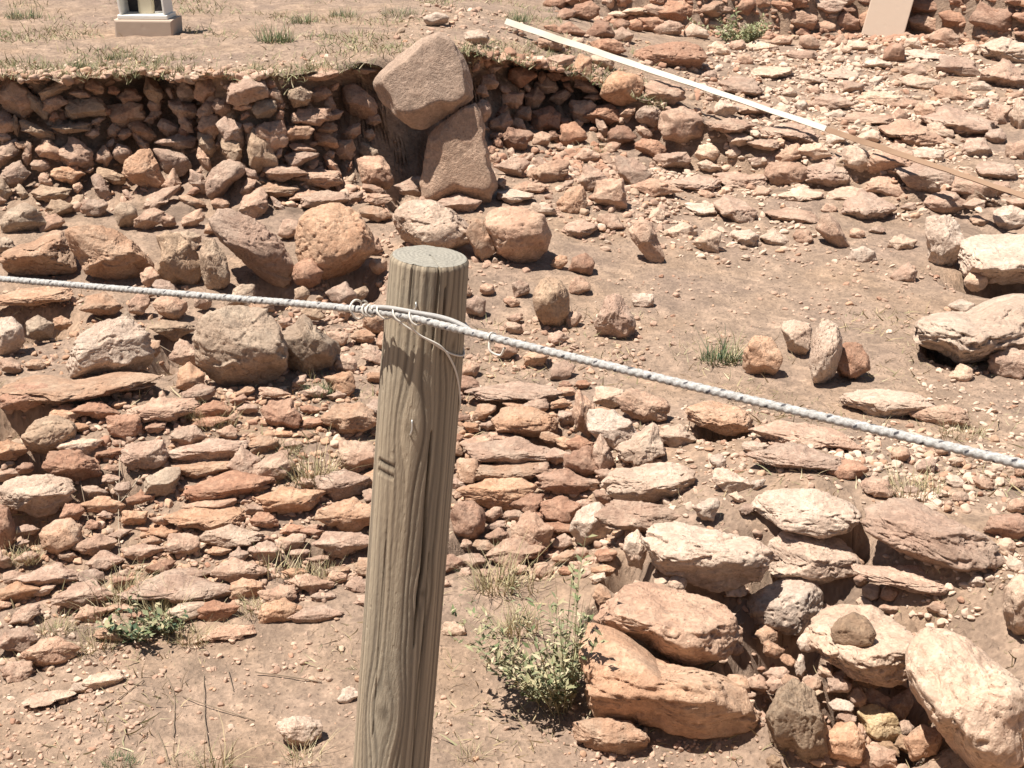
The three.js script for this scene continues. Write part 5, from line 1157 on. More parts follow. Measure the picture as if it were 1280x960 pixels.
["S","o",-0.754,0.062,-4.258,29.2,-10.0,65,35,31,65,36,8.937633431911479,129,8,50],
["S","o",-1.02,0.367,-5.404,21.0,-10.7,44,16,21,44,18,7.1022304481130405,195,8,28],
["A","p",-1.651,0.047,-4.336,27.6,-20.8,35,13,19,35,14,-9.764658415302893,193,8,27],
["S","p",-1.528,0.065,-4.401,27.4,-19.1,41,15,18,41,17,11.867423925408879,138,8,30],
["S","p",0.322,0.234,-4.755,25.2,3.9,44,26,27,44,28,-11.586091063512924,202,10,31],
["A","r",0.305,0.181,-4.427,27.3,3.9,37,22,24,37,23,6.548657460841994,200,10,28],
["S","p",0.328,0.275,-4.839,24.4,3.9,38,20,22,38,22,-8.22374383325618,202,10,27],
["S","o",0.286,0.168,-4.338,27.9,3.8,38,19,18,38,20,-0.18957459045850555,219,11,29],
["S","o",0.013,0.329,-5.353,21.8,0.1,53,18,24,53,20,-6.179599766823561,217,10,34],
["A","p",0.102,0.254,-4.934,24.2,1.2,42,25,28,42,26,-11.090870804458133,198,10,29],
["S","p",0.002,0.157,-4.762,26.0,0.0,42,16,19,42,18,0.37222178238898884,202,10,29],
["A","r",0.174,0.142,-4.698,26.4,2.1,60,20,31,60,22,-11.681135196213699,153,10,43],
["A","o",-0.104,0.112,-4.624,27.1,-1.3,44,19,26,44,21,-13.213905956628446,165,10,32],
["S","r",-0.049,0.125,-4.669,26.7,-0.6,40,24,23,40,25,-1.8570475077327693,201,10,29],
["S","p",0.162,0.287,-4.984,23.7,1.9,48,26,30,48,29,-7.026499329777368,202,10,33],
["S","p",0.275,0.25,-4.84,24.7,3.3,37,12,16,37,14,-3.5409561796940263,202,10,26],
["S","r",0.254,0.317,-5.008,23.3,2.9,57,27,31,57,29,-9.4399033554746,152,10,39],
["S","p",-0.194,0.212,-4.908,24.7,-2.3,37,14,16,37,16,-10.15165407071504,202,10,25],
["S","p",0.207,0.35,-5.452,21.3,2.2,48,18,23,48,20,1.3939583273231548,202,10,30],
["A","o",0.136,0.309,-5.091,23.0,1.5,37,23,25,37,23,-14.854070245517923,165,10,25],
["S","r",0.074,0.157,-4.747,26.0,0.9,47,27,27,47,29,8.45801883829412,201,10,33],
["A","p",0.248,0.2,-4.769,25.5,3.0,34,14,19,34,15,-9.041168833516874,198,10,24],
["S","r",-0.182,0.349,-5.524,21.0,-1.9,76,33,43,76,36,-11.734109600486246,152,10,48],
["S","p",-0.079,0.306,-5.232,22.5,-0.9,36,15,18,36,16,7.537677486255884,202,10,24],
["A","o",0.323,0.352,-5.238,22.0,3.5,37,17,22,37,18,5.149285227359293,165,10,24],
["S","o",0.183,0.343,-5.348,21.7,2.0,43,17,22,43,19,10.802904743234155,206,10,28],
["S","p",0.086,0.337,-5.331,21.8,0.9,52,23,29,52,26,13.882011393227668,220,10,34],
["S","p",-0.022,0.295,-5.123,23.0,-0.2,64,23,29,64,25,-8.838462934060665,220,10,43],
["S","p",2.392,0.476,-7.535,14.2,17.6,64,29,73,64,36,-8.669619105175762,221,7,31],
["S","p",0.33,0.509,-7.234,15.2,2.6,84,39,96,84,49,-1.3320461580576293,99,7,42],
["A","p",0.488,0.51,-7.335,15.0,3.8,67,45,47,67,45,-28.125905900742932,222,7,33],
["S","p",2.587,0.568,-7.537,13.5,18.9,63,26,72,63,32,6.7621931077178274,221,7,31],
["A","p",2.548,0.585,-7.755,13.0,18.2,53,48,43,53,48,-8.526003338354066,222,7,25],
["B","p",1.533,0.647,-8.277,12.3,10.5,86,51,60,86,51,31.981738384515097,79,4,39],
["A","p",1.441,0.453,-7.275,15.3,11.2,50,46,41,50,46,-0.3404979155572718,222,7,25],
["A","p",1.837,0.455,-7.418,14.8,13.9,41,24,27,41,24,24.150974119575288,222,7,20],
["A","p",2.081,0.488,-7.766,13.9,15.0,45,25,28,45,25,3.499655553155101,222,7,21],
["S","w",1.296,0.448,-7.288,15.3,10.1,62,32,71,62,38,-13.91505362230156,223,7,31],
["B","p",1.337,0.506,-7.998,13.6,9.5,50,33,37,50,33,21.65911605325936,122,7,23],
["A","w",0.83,0.478,-7.294,15.2,6.5,81,48,53,81,48,-0.4840516010453655,124,7,40],
["A","w",0.74,0.509,-7.503,14.6,5.6,48,46,40,48,45,-4.965201128126189,191,7,23],
["A","p",1.654,0.485,-7.727,14.1,12.1,42,31,30,42,31,-18.931835899630535,222,7,20],
["A","p",1.031,0.513,-7.939,13.8,7.4,45,24,28,45,25,-19.92449173413367,222,7,20],
["A","p",2.386,0.531,-7.627,13.7,17.4,56,34,37,56,34,0.05028177769242603,222,7,27],
["S","p",2.172,0.757,-9.738,9.8,12.6,79,55,90,79,61,-12.643780980830094,189,5,30],
["A","w",1.936,0.703,-9.097,10.8,12.0,68,40,44,68,40,1.7782315396589965,84,5,28],
["B","p",2.102,0.867,-10.917,8.2,10.9,76,63,62,76,63,-27.769631319861787,184,5,26],
["A","w",2.301,0.84,-10.768,8.4,12.1,67,34,41,67,35,12.55589679480233,84,5,23],
["S","p",2.78,0.665,-8.652,11.3,17.8,62,45,71,62,50,-24.393941160072437,189,5,26],
["A","p",2.516,0.703,-9.242,10.5,15.2,61,54,48,61,54,-11.77660544003598,89,5,24],
["A","p",3.212,0.719,-9.674,9.8,18.4,65,33,40,65,33,7.989941757882505,89,5,25],
["A","p",2.318,0.69,-9.114,10.7,14.3,61,39,42,61,39,27.51856631810236,89,5,25],
["A","p",2.671,0.783,-10.235,9.1,14.6,81,50,54,81,50,-2.0962816960799415,89,5,30],
["A","p",1.138,0.032,-3.911,31.0,16.2,41,33,31,41,32,2.797434543408656,146,11,34],
["A","b",1.043,0.008,-3.607,33.3,16.1,43,20,26,43,22,-31.383170464772306,224,11,38],
["A","p",1.034,0.092,-3.708,31.8,15.6,45,30,31,45,31,-18.273740424243584,146,11,39],
["A","p",0.942,0.07,-3.642,32.6,14.5,27,23,21,27,23,-23.049092119595983,160,11,24],
["S","b",0.72,0.018,-3.509,34.4,11.6,24,22,16,24,21,-31.22308365234052,225,11,22],
["A","p",0.749,0.158,-3.737,31.3,11.3,39,18,23,39,20,14.716519291891935,146,11,34],
["A","o",0.833,0.016,-3.523,34.2,13.3,31,14,18,31,15,-29.053930078647905,226,11,27],
["A","p",0.745,0.143,-3.707,31.7,11.4,30,23,22,30,23,31.710724532640953,160,11,26],
["S","b",1.017,0.134,-3.741,31.1,15.2,38,25,20,38,26,2.1766050184499974,225,11,33],
["B","p",1.105,0.036,-3.645,32.6,16.9,26,26,23,26,25,25.243963335380677,161,11,23],
["A","o",0.929,0.161,-3.724,31.1,14.0,26,13,16,26,14,20.939208684917695,226,11,23],
["A","b",1.092,0.025,-3.591,33.1,16.9,30,27,24,30,26,5.426790076934019,227,11,27],
["B","o",0.788,0.151,-3.704,31.5,12.0,27,21,22,27,21,-15.029632987127584,228,11,24],
["B","p",0.844,0.147,-3.693,31.6,12.9,29,19,21,29,20,34.908751907435715,161,11,25],
["B","w",0.634,0.214,-4.168,28.2,8.6,26,25,22,26,24,-15.157957310124015,164,11,20],
["A","w",0.688,0.188,-4.173,28.4,9.4,37,19,23,37,20,-1.7370171193013704,150,11,29],
["A","p",0.828,0.251,-4.291,27.0,10.9,25,14,16,25,14,-16.34066974933434,160,11,19],
["A","o",1.073,0.247,-4.263,26.9,14.1,31,16,19,31,17,-33.49487769280535,226,11,24],
["A","w",0.465,0.214,-4.173,28.3,6.4,32,19,21,32,20,4.692496535098847,150,11,25],
["B","p",1.153,0.211,-4.107,28.0,15.7,25,24,22,25,23,23.066206713119733,161,11,20],
["A","p",1.215,0.132,-3.95,29.5,17.1,36,24,25,36,25,-29.972371489230397,160,11,30],
["B","w",0.849,0.218,-3.805,30.1,12.6,32,27,27,32,27,-23.706322213395104,164,11,27],
["A","o",0.749,0.188,-3.819,30.4,11.1,28,28,23,28,27,6.9972974516267925,226,11,23],
["A","w",0.303,0.119,-4.02,30.3,4.3,22,17,16,22,17,4.639035979565087,150,11,18],
["B","w",0.51,0.219,-4.151,28.3,7.0,29,29,25,29,28,27.978416259440465,164,11,23],
["S","w",0.887,0.169,-3.723,31.1,13.4,26,18,14,26,18,-13.774141192111305,209,11,22],
["A","o",0.284,0.157,-4.189,28.9,3.9,39,27,28,39,27,-31.52412378892167,226,11,31],
["B","o",0.789,0.184,-3.768,30.8,11.8,26,14,18,26,15,-25.276355361347747,228,11,22],
["A","w",0.277,0.16,-4.303,28.2,3.7,29,15,18,29,15,12.596853847776352,150,11,22],
["A","o",0.787,0.069,-4.107,29.9,10.8,40,31,30,40,30,11.265146640752626,226,11,32],
["A","w",0.399,0.196,-4.178,28.5,5.5,35,20,23,35,21,-23.035906450854863,150,11,27],
["B","o",0.641,0.127,-3.727,31.8,9.8,37,34,32,37,33,-31.443206461944108,228,11,32],
["A","o",0.661,0.114,-3.952,30.5,9.5,30,18,20,30,19,-19.06449355197934,226,11,25],
["S","p",1.15,0.179,-4.072,28.5,15.8,29,16,15,29,17,2.367676203336792,208,11,23],
["A","w",1.091,0.158,-4.152,28.4,14.7,24,20,19,24,20,27.54571943841595,150,11,19],
["A","p",0.975,0.107,-4.196,28.8,13.1,29,20,21,29,20,-20.48950776246304,160,11,22],
["S","p",1.089,0.207,-4.209,27.6,14.5,27,18,16,27,19,9.87411823302471,208,11,21],
["A","w",0.656,0.139,-4.097,29.4,9.1,24,13,15,24,13,12.592751378490192,150,11,19],
["S","p",-0.432,0.255,-5.015,23.8,-4.9,44,26,29,44,28,12.790722742810939,202,10,30],
["A","p",-0.347,0.093,-4.443,28.1,-4.5,59,32,38,59,33,2.581931202257234,168,12,45],
["S","r",-0.231,0.095,-4.51,27.8,-2.9,61,24,35,61,28,13.690785133217773,229,12,45],
["A","r",-0.295,0.321,-5.264,22.2,-3.2,59,39,41,59,39,1.8219666692958079,153,10,39],
["A","p",-0.328,0.221,-4.889,24.7,-3.8,73,40,47,73,41,-7.4171444442662775,144,10,51],
["A","p",-0.473,0.337,-5.297,21.9,-5.1,73,45,49,73,46,5.324660186761058,144,10,48],
["A","r",-0.406,0.391,-5.936,19.3,-3.9,76,36,45,76,37,-2.913411206543975,153,10,46],
["A","p",-0.285,0.18,-4.792,25.6,-3.4,56,28,35,56,29,-0.6496092066742118,144,10,40],
["S","p",-0.237,0.24,-4.988,24.1,-2.7,39,18,20,39,19,13.607799735354991,202,10,26],
["A","o",-0.438,0.135,-4.617,26.8,-5.4,45,27,30,45,28,-7.7589161693113,165,10,33],
["A","r",-0.257,0.264,-5.049,23.6,-2.9,43,27,29,43,28,-2.4625166045869307,200,10,29],
["S","p",-0.425,0.154,-4.699,26.2,-5.2,51,22,23,51,24,-12.455592229218698,220,10,37],
["S","r",-0.48,0.349,-5.457,21.2,-5.0,47,27,35,47,30,6.984169589458173,201,10,30],
["A","p",-0.303,0.36,-5.786,20.1,-3.0,43,17,23,43,18,-12.512041458055378,198,10,26],
["S","o",-0.537,0.358,-5.591,20.7,-5.5,42,20,27,42,23,-1.8915093008834756,195,8,26],
["S","o",-0.471,0.228,-4.91,24.5,-5.5,65,33,36,65,36,5.416699245959926,217,10,45],
["A","r",-0.289,0.35,-5.44,21.3,-3.0,71,44,48,71,45,4.434005556377365,153,10,45],
["A","p",-0.441,0.179,-4.778,25.6,-5.3,47,23,28,47,24,-8.601306207437599,198,10,33],
["S","p",-0.25,0.078,-4.418,28.4,-3.2,63,22,31,63,26,-7.4187702551826815,166,12,47],
["S","p",-0.334,0.128,-4.627,26.8,-4.1,56,23,25,56,25,7.397609402008122,220,10,41]];
const RUBBLE=[[-2.032,-7.69,0.705,0.215,330,24.9,70.5,"p"],[-1.184,-7.653,0.49,0.125,330,24.5,69.4,"p"],[-2.364,-7.55,0.326,0.122,160,20.4,48.9,"p"],[0.236,-8.563,0.377,0.541,380,28.3,80.2,"r"],[0.906,-9.473,0.525,0.866,350,19.1,66.8,"p"],[1.167,-8.275,0.539,0.267,350,18.0,62.8,"w"],[1.838,-9.844,0.613,0.929,1100,15.3,61.3,"w"],[2.7,-10.18,0.688,1.064,1200,15.9,63.5,"w"],[3.265,-11.146,0.641,0.204,400,29.1,81.6,"r"],[1.228,-11.272,0.819,0.123,350,29.2,70.2,"r"],[2.244,-11.328,0.354,0.151,150,29.5,70.9,"r"],[1.916,-8.753,0.684,0.719,900,13.7,54.8,"w"],[2.323,-8.082,0.465,0.556,450,16.9,59.1,"w"],[0.498,-7.838,0.374,0.698,500,16.6,58.1,"p"],[1.056,-7.551,0.447,0.571,300,16.2,52.8,"w"],[1.607,-6.644,0.438,0.568,200,11.0,36.5,"p"],[0.742,-6.437,0.353,0.608,110,10.6,35.3,"p"],[0.197,-5.879,0.362,0.335,300,13.2,36.2,"p"],[-0.946,-5.834,0.391,0.473,450,13.0,42.4,"p"],[-1.813,-6.113,0.369,0.699,350,13.4,43.6,"o"],[-0.677,-6.516,0.321,0.519,260,17.8,49.9,"p"],[-0.295,-6.809,0.332,0.574,220,14.7,47.9,"p"],[-1.503,-5.081,0.462,0.316,600,14.5,46.2,"p"],[-0.873,-5.119,0.407,0.343,600,14.5,43.6,"o"],[-1.409,-4.609,0.433,0.268,600,13.5,40.6,"o"],[-0.807,-4.571,0.35,0.245,500,13.5,37.7,"p"],[0.0,-5.133,0.26,0.398,450,14.5,43.4,"o"],[0.222,-4.719,0.222,0.284,450,13.9,41.6,"p"],[0.556,-4.844,0.306,0.358,350,11.1,38.9,"w"],[0.889,-4.868,0.333,0.385,250,11.1,30.5,"p"],[1.373,-4.717,0.323,0.344,550,13.5,45.8,"w"],[1.346,-4.091,0.216,0.155,250,12.0,36.1,"w"],[0.646,-4.21,0.273,0.16,250,12.4,34.8,"p"],[0.899,-3.673,0.202,0.133,420,15.7,45.0,"p"],[1.059,-3.646,0.135,0.118,200,15.8,40.6,"o"],[-1.437,-4.091,0.273,0.258,300,9.9,29.7,"w"],[-1.037,-3.859,0.566,0.323,200,4.7,28.3,"p"],[-0.956,-4.04,0.539,0.139,120,7.4,29.4,"p"],[-1.327,-3.724,0.252,0.188,260,9.1,25.2,"p"],[-0.518,-3.854,0.353,0.32,90,4.7,21.2,"p"],[0.0,-3.749,0.253,0.231,120,4.6,20.7,"p"],[0.403,-3.613,0.269,0.095,220,9.0,24.6,"p"],[1.741,-5.206,0.236,0.471,200,11.8,35.4,"w"],[-1.414,-7.995,1.331,0.321,260,12.5,37.4,"w"],[-0.294,-9.442,0.392,0.975,200,19.6,53.8,"p"],[-1.82,-9.133,1.4,1.288,90,9.3,23.3,"p"]];

const KIND = { B: ['boulder', 'boulder'], A: ['broken_stone', 'stone'], S: ['flat_stone', 'stone'] };
STONES.forEach((s, k) => {
  const [type, colour, x, y, z, pitch, yaw, a, b, c] = s, rest = s.slice(10), seed = k + 11, r = rng(seed + 900);
  let outline;
  const ph1 = r() * 9, ph2 = r() * 9, jag = type === 'B' ? 0.025 : 0.05;
  const wob = (t) => 1 + jag * N3(Math.cos(t) * 2.2 + ph1, Math.sin(t) * 2.2, ph2) * 2 + jag * 0.8 * N3(Math.cos(t) * 6 + ph2, Math.sin(t) * 6, ph1);
  if (Array.isArray(rest[0])) {
    const R = rest.shift(), m = R.length;
    outline = (t) => { const f = ((t / (2 * Math.PI)) % 1 + 1) % 1 * m, i = Math.floor(f); return mix(R[i % m], R[(i + 1) % m], f - i) / 1000 * (1 + (wob(t) - 1) * 0.5); };
  } else {
    const hw = rest.shift() / 1000, hh = rest.shift() / 1000, rot = rest.shift() * Math.PI / 180;
    const nk = (type === 'B' ? 8 : 5) + Math.floor(r() * 3), ks = Array.from({ length: nk }, (_, i) => [(i + 0.8 * (r() - 0.5)) / nk * 6.2832 + ph1, (type === 'B' ? 0.84 : 0.70) + (type === 'B' ? 0.16 : 0.36) * r()]);
    const unit = (a) => { let m = 1.22; for (const [k, d] of ks) { const c = Math.cos(a - k); if (c > 0.1) m = Math.min(m, d / c); } return m; };
    outline = (t) => { const q = t - rot, cx = Math.cos(q) / hw, sy = Math.sin(q) / hh; return unit(Math.atan2(sy, cx)) / Math.hypot(cx, sy) * 1.06 * (1 + (wob(t) - 1) * 1.2); };
  }
  const [li, gi, px] = rest;
  const pr = pitch * Math.PI / 180, yr = yaw * Math.PI / 180;
  const w = V(-Math.sin(yr) * Math.cos(pr), Math.sin(pr), Math.cos(yr) * Math.cos(pr)), u = V(0, 1, 0).cross(w).normalize(), v = w.clone().cross(u);
  const detail = px > 90 ? 32 : px > 60 ? 21 : px > 34 ? 13 : 8;
  const m = new THREE.Mesh(rockGeometry({ type, a: a / 1000, b: b / 1000, c: c / 1000, u, v, w, outline, seed, detail, colour }), stoneMat);
  m.castShadow = m.receiveShadow = true; m.position.set(x, y, z);
  setup(m, type === 'A' && px < 34 ? 'rubble_stone' : KIND[type][0], LABELS[li], KIND[type][1], GROUPS[gi] || null);
});
// loose rubble too small and too many to count
{
  const r = rng(77), shapes = [], N = 10, lists = Array.from({ length: N }, () => []);
  for (let k = 0; k < N; k++) {
    const flat = 0.4 + 0.5 * r(), g = rockGeometry({ type: 'A', a: 1, b: flat, c: 0.7 + 0.3 * r(), u: V(1, 0, 0), v: V(0, 1, 0), w: V(0, 0, 1), outline: (t) => 1 / Math.hypot(Math.cos(t), Math.sin(t) / flat), seed: 400 + k, detail: 4, colour: 'w' });
    const cl = g.attributes.color; for (let i = 0; i < cl.array.length; i++) cl.array[i] = 1;
    shapes.push(g);
  }
  const mat = new THREE.MeshStandardMaterial({ roughness: 0.95, map: grainMap });
  const M = new THREE.Matrix4(), Q = new THREE.Quaternion(), E = new THREE.Euler();
  for (const [cx, cz, rx, rz, n, lo, hi, col] of RUBBLE) for (let i = 0; i < n; i++) {
    const an = r() * 6.283, q = Math.sqrt(r()) * (0.9 + 0.35 * r()), x = cx + Math.cos(an) * q * rx, z = cz + Math.sin(an) * q * rz, g = ground(x, z);
    const s = mix(lo, hi, Math.pow(r(), 2.4)) / 2000;
    E.set((r() - 0.5) * 1.2, r() * 6.283, (r() - 0.5) * 1.2);
    M.compose(V(x, g.h + s * 0.18, z - g.back), Q.setFromEuler(E), V(s, s, s));
    const other = r() < 0.35 ? 'pwogr'[Math.floor(r() * 5)] : col, [c0, c1] = PALETTE[other], t = r(), f = 0.85 + 0.3 * r();
    lists[Math.floor(r() * N)].push([M.clone(), new THREE.Color().setRGB(mix(c0[0], c1[0], t) * f, mix(c0[1], c1[1], t) * f, mix(c0[2], c1[2], t) * f)]);
  }
  const root = new THREE.Group();
  lists.forEach((l, k) => {
    const im = new THREE.InstancedMesh(shapes[k], mat, l.length); im.name = 'rubble_fragments'; im.userData.kind = 'stuff';
    l.forEach(([m, c], i) => { im.setMatrixAt(i, m); im.setColorAt(i, c); });
    im.castShadow = im.receiveShadow = true; root.add(im);
  });
  setup(root, 'loose_rubble', 'countless small stone fragments strewn over banks and trench', 'rubble', null, 'stuff');
}

const PLANTS=[["tuft_green",0.847,0.373,-5.746,0.167,0.155],["bush",0.128,0.016,-3.802,0.525,0.187],["weed_leafy",-1.18,0.016,-4.164,0.276,0.095],["weed_leafy",-1.081,0.024,-4.201,0.177,0.076],["tuft_dry",-0.705,0.221,-4.92,0.227,0.142],["tuft_dry",-0.812,0.269,-5.059,0.099,0.075],["tuft_green",-0.739,0.344,-5.449,0.105,0.08],["tuft_dry",-0.782,0.089,-4.477,0.212,0.133],["tuft_dry",-1.287,0.038,-4.303,0.206,0.129],["bush_far",1.622,0.863,-10.965,0.342,0.455],["tuft_green",-3.126,1.177,-9.93,0.133,0.205],["tuft_green",-2.236,1.171,-7.926,0.132,0.108],["tuft_green",-2.124,1.174,-8.324,0.087,0.13],["tuft_green",-1.36,1.178,-8.888,0.184,0.184],["tuft_green",-1.297,1.174,-9.652,0.12,0.15],["tuft_green",-1.076,1.186,-9.936,0.113,0.174],["tuft_green",-0.719,1.193,-9.958,0.103,0.205],["tuft_green",0.026,1.143,-10.032,0.135,0.155],["tuft_dry",1.303,0.36,-4.491,0.182,0.156],["tuft_dry",1.603,0.353,-5.01,0.114,0.143],["tuft_dry",1.334,0.188,-3.537,0.13,0.065],["tuft_dry",0.052,0.072,-4.372,0.208,0.13],["tuft_dry",-0.041,0.093,-4.613,0.109,0.081],["tuft_dry",-0.91,-0.021,-3.56,0.133,0.089],["tuft_dry",-0.579,-0.02,-3.577,0.178,0.089],["tuft_dry",-0.818,-0.022,-3.542,0.199,0.08],["tuft_dry",-0.111,-0.008,-3.579,0.134,0.067],["tuft_dry",-1.635,0.1,-4.542,0.134,0.096],["tuft_dry",-1.175,0.338,-5.235,0.089,0.089],["tuft_green",-1.088,-0.023,-3.562,0.058,0.089],["tuft_dry",-1.337,0.003,-4.091,0.099,0.064],["tuft_dry",-1.745,1.136,-7.841,0.09,0.164],["tuft_dry",-1.421,1.169,-7.764,0.081,0.162],["tuft_dry",-2.357,1.168,-7.77,0.089,0.163],["tuft_dry",-0.997,1.178,-7.959,0.083,0.125],["tuft_dry",0.458,0.577,-8.583,0.119,0.137],["tuft_straw",-1.115,0.037,-4.279,0.179,0.128],["tuft_straw",-1.286,0.01,-4.137,0.15,0.115],["tuft_straw",-1.003,0.019,-4.16,0.1,0.1],["tuft_straw",-1.251,0.055,-4.376,0.182,0.104],["tuft_straw",-1.444,0.017,-4.212,0.111,0.101],["tuft_straw",-0.821,0.045,-4.29,0.128,0.103],["tuft_straw",-0.645,0.08,-4.439,0.158,0.121],["tuft_straw",-1.094,0.323,-5.194,0.13,0.136],["tuft_straw",-0.052,0.061,-4.393,0.235,0.131],["tuft_straw",0.025,0.055,-4.147,0.2,0.1]];
const TWIGS=[[[-1.219,-0.017,-3.77],[-1.16,-0.011,-3.862],[-1.109,-0.004,-3.956]],[[-1.189,-0.004,-3.986],[-1.123,-0.006,-3.932],[-1.099,-0.006,-3.932]],[[-1.038,-0.003,-3.962],[-1.003,-0.008,-3.882],[-0.964,-0.016,-3.68]],[[-0.977,-0.008,-3.874],[-0.893,-0.009,-3.829],[-0.745,-0.012,-3.755]],[[-0.777,0.002,-3.991],[-0.677,0.001,-3.97],[-0.571,-0.001,-3.933]],[[-0.865,0.003,-4.007],[-0.829,-0.005,-3.896]],[[-1.505,0.383,-5.449],[-1.417,0.29,-5.047],[-1.347,0.15,-4.681],[-1.301,0.085,-4.486]],[[-1.408,0.233,-4.894],[-1.342,0.201,-4.815],[-1.273,0.177,-4.752]],[[-1.318,0.238,-4.911],[-1.344,0.207,-4.83],[-1.384,0.177,-4.751]],[[-1.452,0.406,-5.845],[-1.383,0.396,-5.777],[-1.312,0.387,-5.708]],[[1.395,0.362,-5.295],[1.399,0.36,-5.22],[1.329,0.36,-5.067]],[[0.645,0.36,-5.104],[0.615,0.349,-4.981],[0.591,0.337,-4.902]],[[-1.526,0.234,-4.891],[-1.472,0.177,-4.75],[-1.43,0.137,-4.646]],[[-1.017,-0.016,-3.707],[-0.981,-0.018,-3.632],[-0.948,-0.021,-3.549]],[[-0.933,-0.0,-3.98],[-0.89,-0.012,-3.763],[-0.849,-0.018,-3.613]],[[-1.476,-0.004,-4.055],[-1.393,-0.012,-3.933],[-1.336,-0.018,-3.812]]];
const SPOTS={"rope":[[-1.741,1.614,-3.012],[-0.934,1.687,-2.579],[-0.535,1.742,-2.311],[-0.257,1.784,-2.113],[-0.157,1.8,-2.028],[-0.088,1.803,-1.97],[-0.021,1.804,-1.917],[0.249,1.813,-1.695],[0.542,1.835,-1.425],[0.759,1.851,-1.217]],"tapeA":[-0.04,1.194,-9.631],"tapeM":[1.733,0.781,-8.347],"tapeB":[2.514,0.677,-7.183],"tapeC":[2.987,0.629,-6.361],"sign":[-2.176,1.168,-9.209,0.004771],"board":[2.714,0.86,-11.545,0.005977]};

// ---------- wooden post
const POST = { top: V(-0.1187, 1.861, -2.113), dir: V(0.0916, 1, 0).normalize() };
const woodMat = new THREE.MeshStandardMaterial({ vertexColors: true, roughness: 0.9, bumpMap: grainBump, bumpScale: 0.0012 });
const steel = new THREE.MeshStandardMaterial({ color: new THREE.Color(0.6, 0.58, 0.54), metalness: 0.7, roughness: 0.45 });
const postRoot = new THREE.Group();
{
  const L = 1.14, A = 288, J = 300, pos = [], col = [], uv = [], idx = [];
  const knots = [[-0.006, 0.25, 0.010], [-0.020, 0.735, 0.012], [0.030, 0.52, 0.006], [0.05, 0.12, 0.007]];   // around (m), below the top (m), size
  const cracks = [[0.024, 0.25, 0.62, 0.0022, 0.012], [0.017, -0.01, 0.12, 0.0017, 0.008], [0.027, 0.03, 0.13, 0.0012, 0.006], [-0.022, 0.0, 0.07, 0.0012, 0.004], [0.036, 0.45, 0.95, 0.0012, 0.005], [-0.035, 0.4, 0.8, 0.0009, 0.003]];
  const radius = (d) => d < 0.18 ? mix(0.0562, 0.0598, d / 0.18) : mix(0.0598, 0.0625, (d - 0.18) / 0.85);
  const wood = (s, d) => {
    let g = s;
    for (const [ks, kd, kr] of knots) { const ds = s - ks, dd = (d - kd) * 0.35, q = ds * ds + dd * dd; g += ds * -1.3 * Math.exp(-q / (kr * kr * 5)); g += 0.0; }
    const wav = 0.0025 * N3(d * 5, s * 20, 2) + 0.0012 * N3(d * 14, s * 60, 5);
    g += wav;
    const grain = N3(g * 210, d * 1.1, 1) * 0.6 + N3(g * 520, d * 2.3, 4) * 0.4 + N3(g * 1300, d * 9, 8) * 0.18, band = N3(g * 75, d * 0.7, 12), lines = Math.pow(0.5 + 0.5 * Math.cos(2 * Math.PI * (g / 0.0105 + 0.9 * N3(g * 40, d * 1.3, 21))), 3) * (0.55 + 0.45 * N3(g * 30, d * 2, 33));
    let cr = 0;
    for (const [cs, d0, d1, cw, dep] of cracks) { if (d < d0 || d > d1) continue; const taper = Math.sin(Math.PI * clamp((d - d0 + 0.02) / (d1 - d0 + 0.02), 0, 1)) ** 0.5, off = Math.abs(s - cs - 0.0035 * N3(d * 7, cs * 99, 3)); if (off < cw * taper * 1.4) cr = Math.max(cr, dep * (1 - off / (cw * taper * 1.4))); }
    let kn = 0; for (const [ks, kd, kr] of knots) { const q = Math.hypot(s - ks, (d - kd) * 0.6) / kr; if (q < 1) kn = Math.max(kn, 1 - q); }
    let cut = 0; for (const d0 of [0.312, 0.328]) { const off = Math.abs(d - d0 - 0.05 * Math.abs(s + 0.05)); if (off < 0.0035 && s < -0.028 && s > -0.062) cut = 1 - off / 0.0035; }
    return { grain: grain * 0.7 - 0.8 * lines + 0.12, band, cr, kn, cut };
  };
  for (let j = 0; j <= J; j++) for (let i = 0; i <= A; i++) {
    const d = j / J * L, t = i / A * 2 * Math.PI - Math.PI, R0 = radius(d), s = t * R0, w = wood(s, d);
    const edge = d < 0.004 ? (1 - d / 0.004) * 0.0028 : 0;
    const R = R0 * (1 + 0.012 * N3(Math.cos(t) * 1.5, Math.sin(t) * 1.5, d * 2)) + 0.0014 * w.grain + 0.0012 * w.band - w.cr - w.cut * 0.005 - edge;
    const px = POST.top.x - POST.dir.x * d + Math.sin(t) * R, py = POST.top.y - POST.dir.y * d - Math.sin(t) * R * POST.dir.x, pz = POST.top.z + Math.cos(t) * R;
    pos.push(px, py, pz); uv.push(s / 0.1, d / 0.4);
    const light = ss(0.5 + 0.75 * w.grain + 0.35 * w.band), hue = N3(d * 2.2, s * 16, 7), brown = clamp(0.42 + 0.6 * hue + 0.35 * (w.kn > 0 ? w.kn : 0), 0, 1);
    const dk = (1 - 0.5 * w.kn) * (w.cr > 0 ? 0.75 : 1) * (w.cut > 0 ? 0.6 : 1);
    const g0 = [0.16, 0.135, 0.10], g1 = [0.44, 0.365, 0.265], b0 = [0.17, 0.115, 0.072], b1 = [0.43, 0.32, 0.21];
    col.push(...[0, 1, 2].map((k) => mix(mix(g0[k], g1[k], light), mix(b0[k], b1[k], light), brown) * dk));
  }
  for (let j = 0; j < J; j++) for (let i = 0; i < A; i++) { const a = j * (A + 1) + i, b = a + 1, c = a + A + 1, e = c + 1; idx.push(a, c, b, b, c, e); }
  const g = new THREE.BufferGeometry();
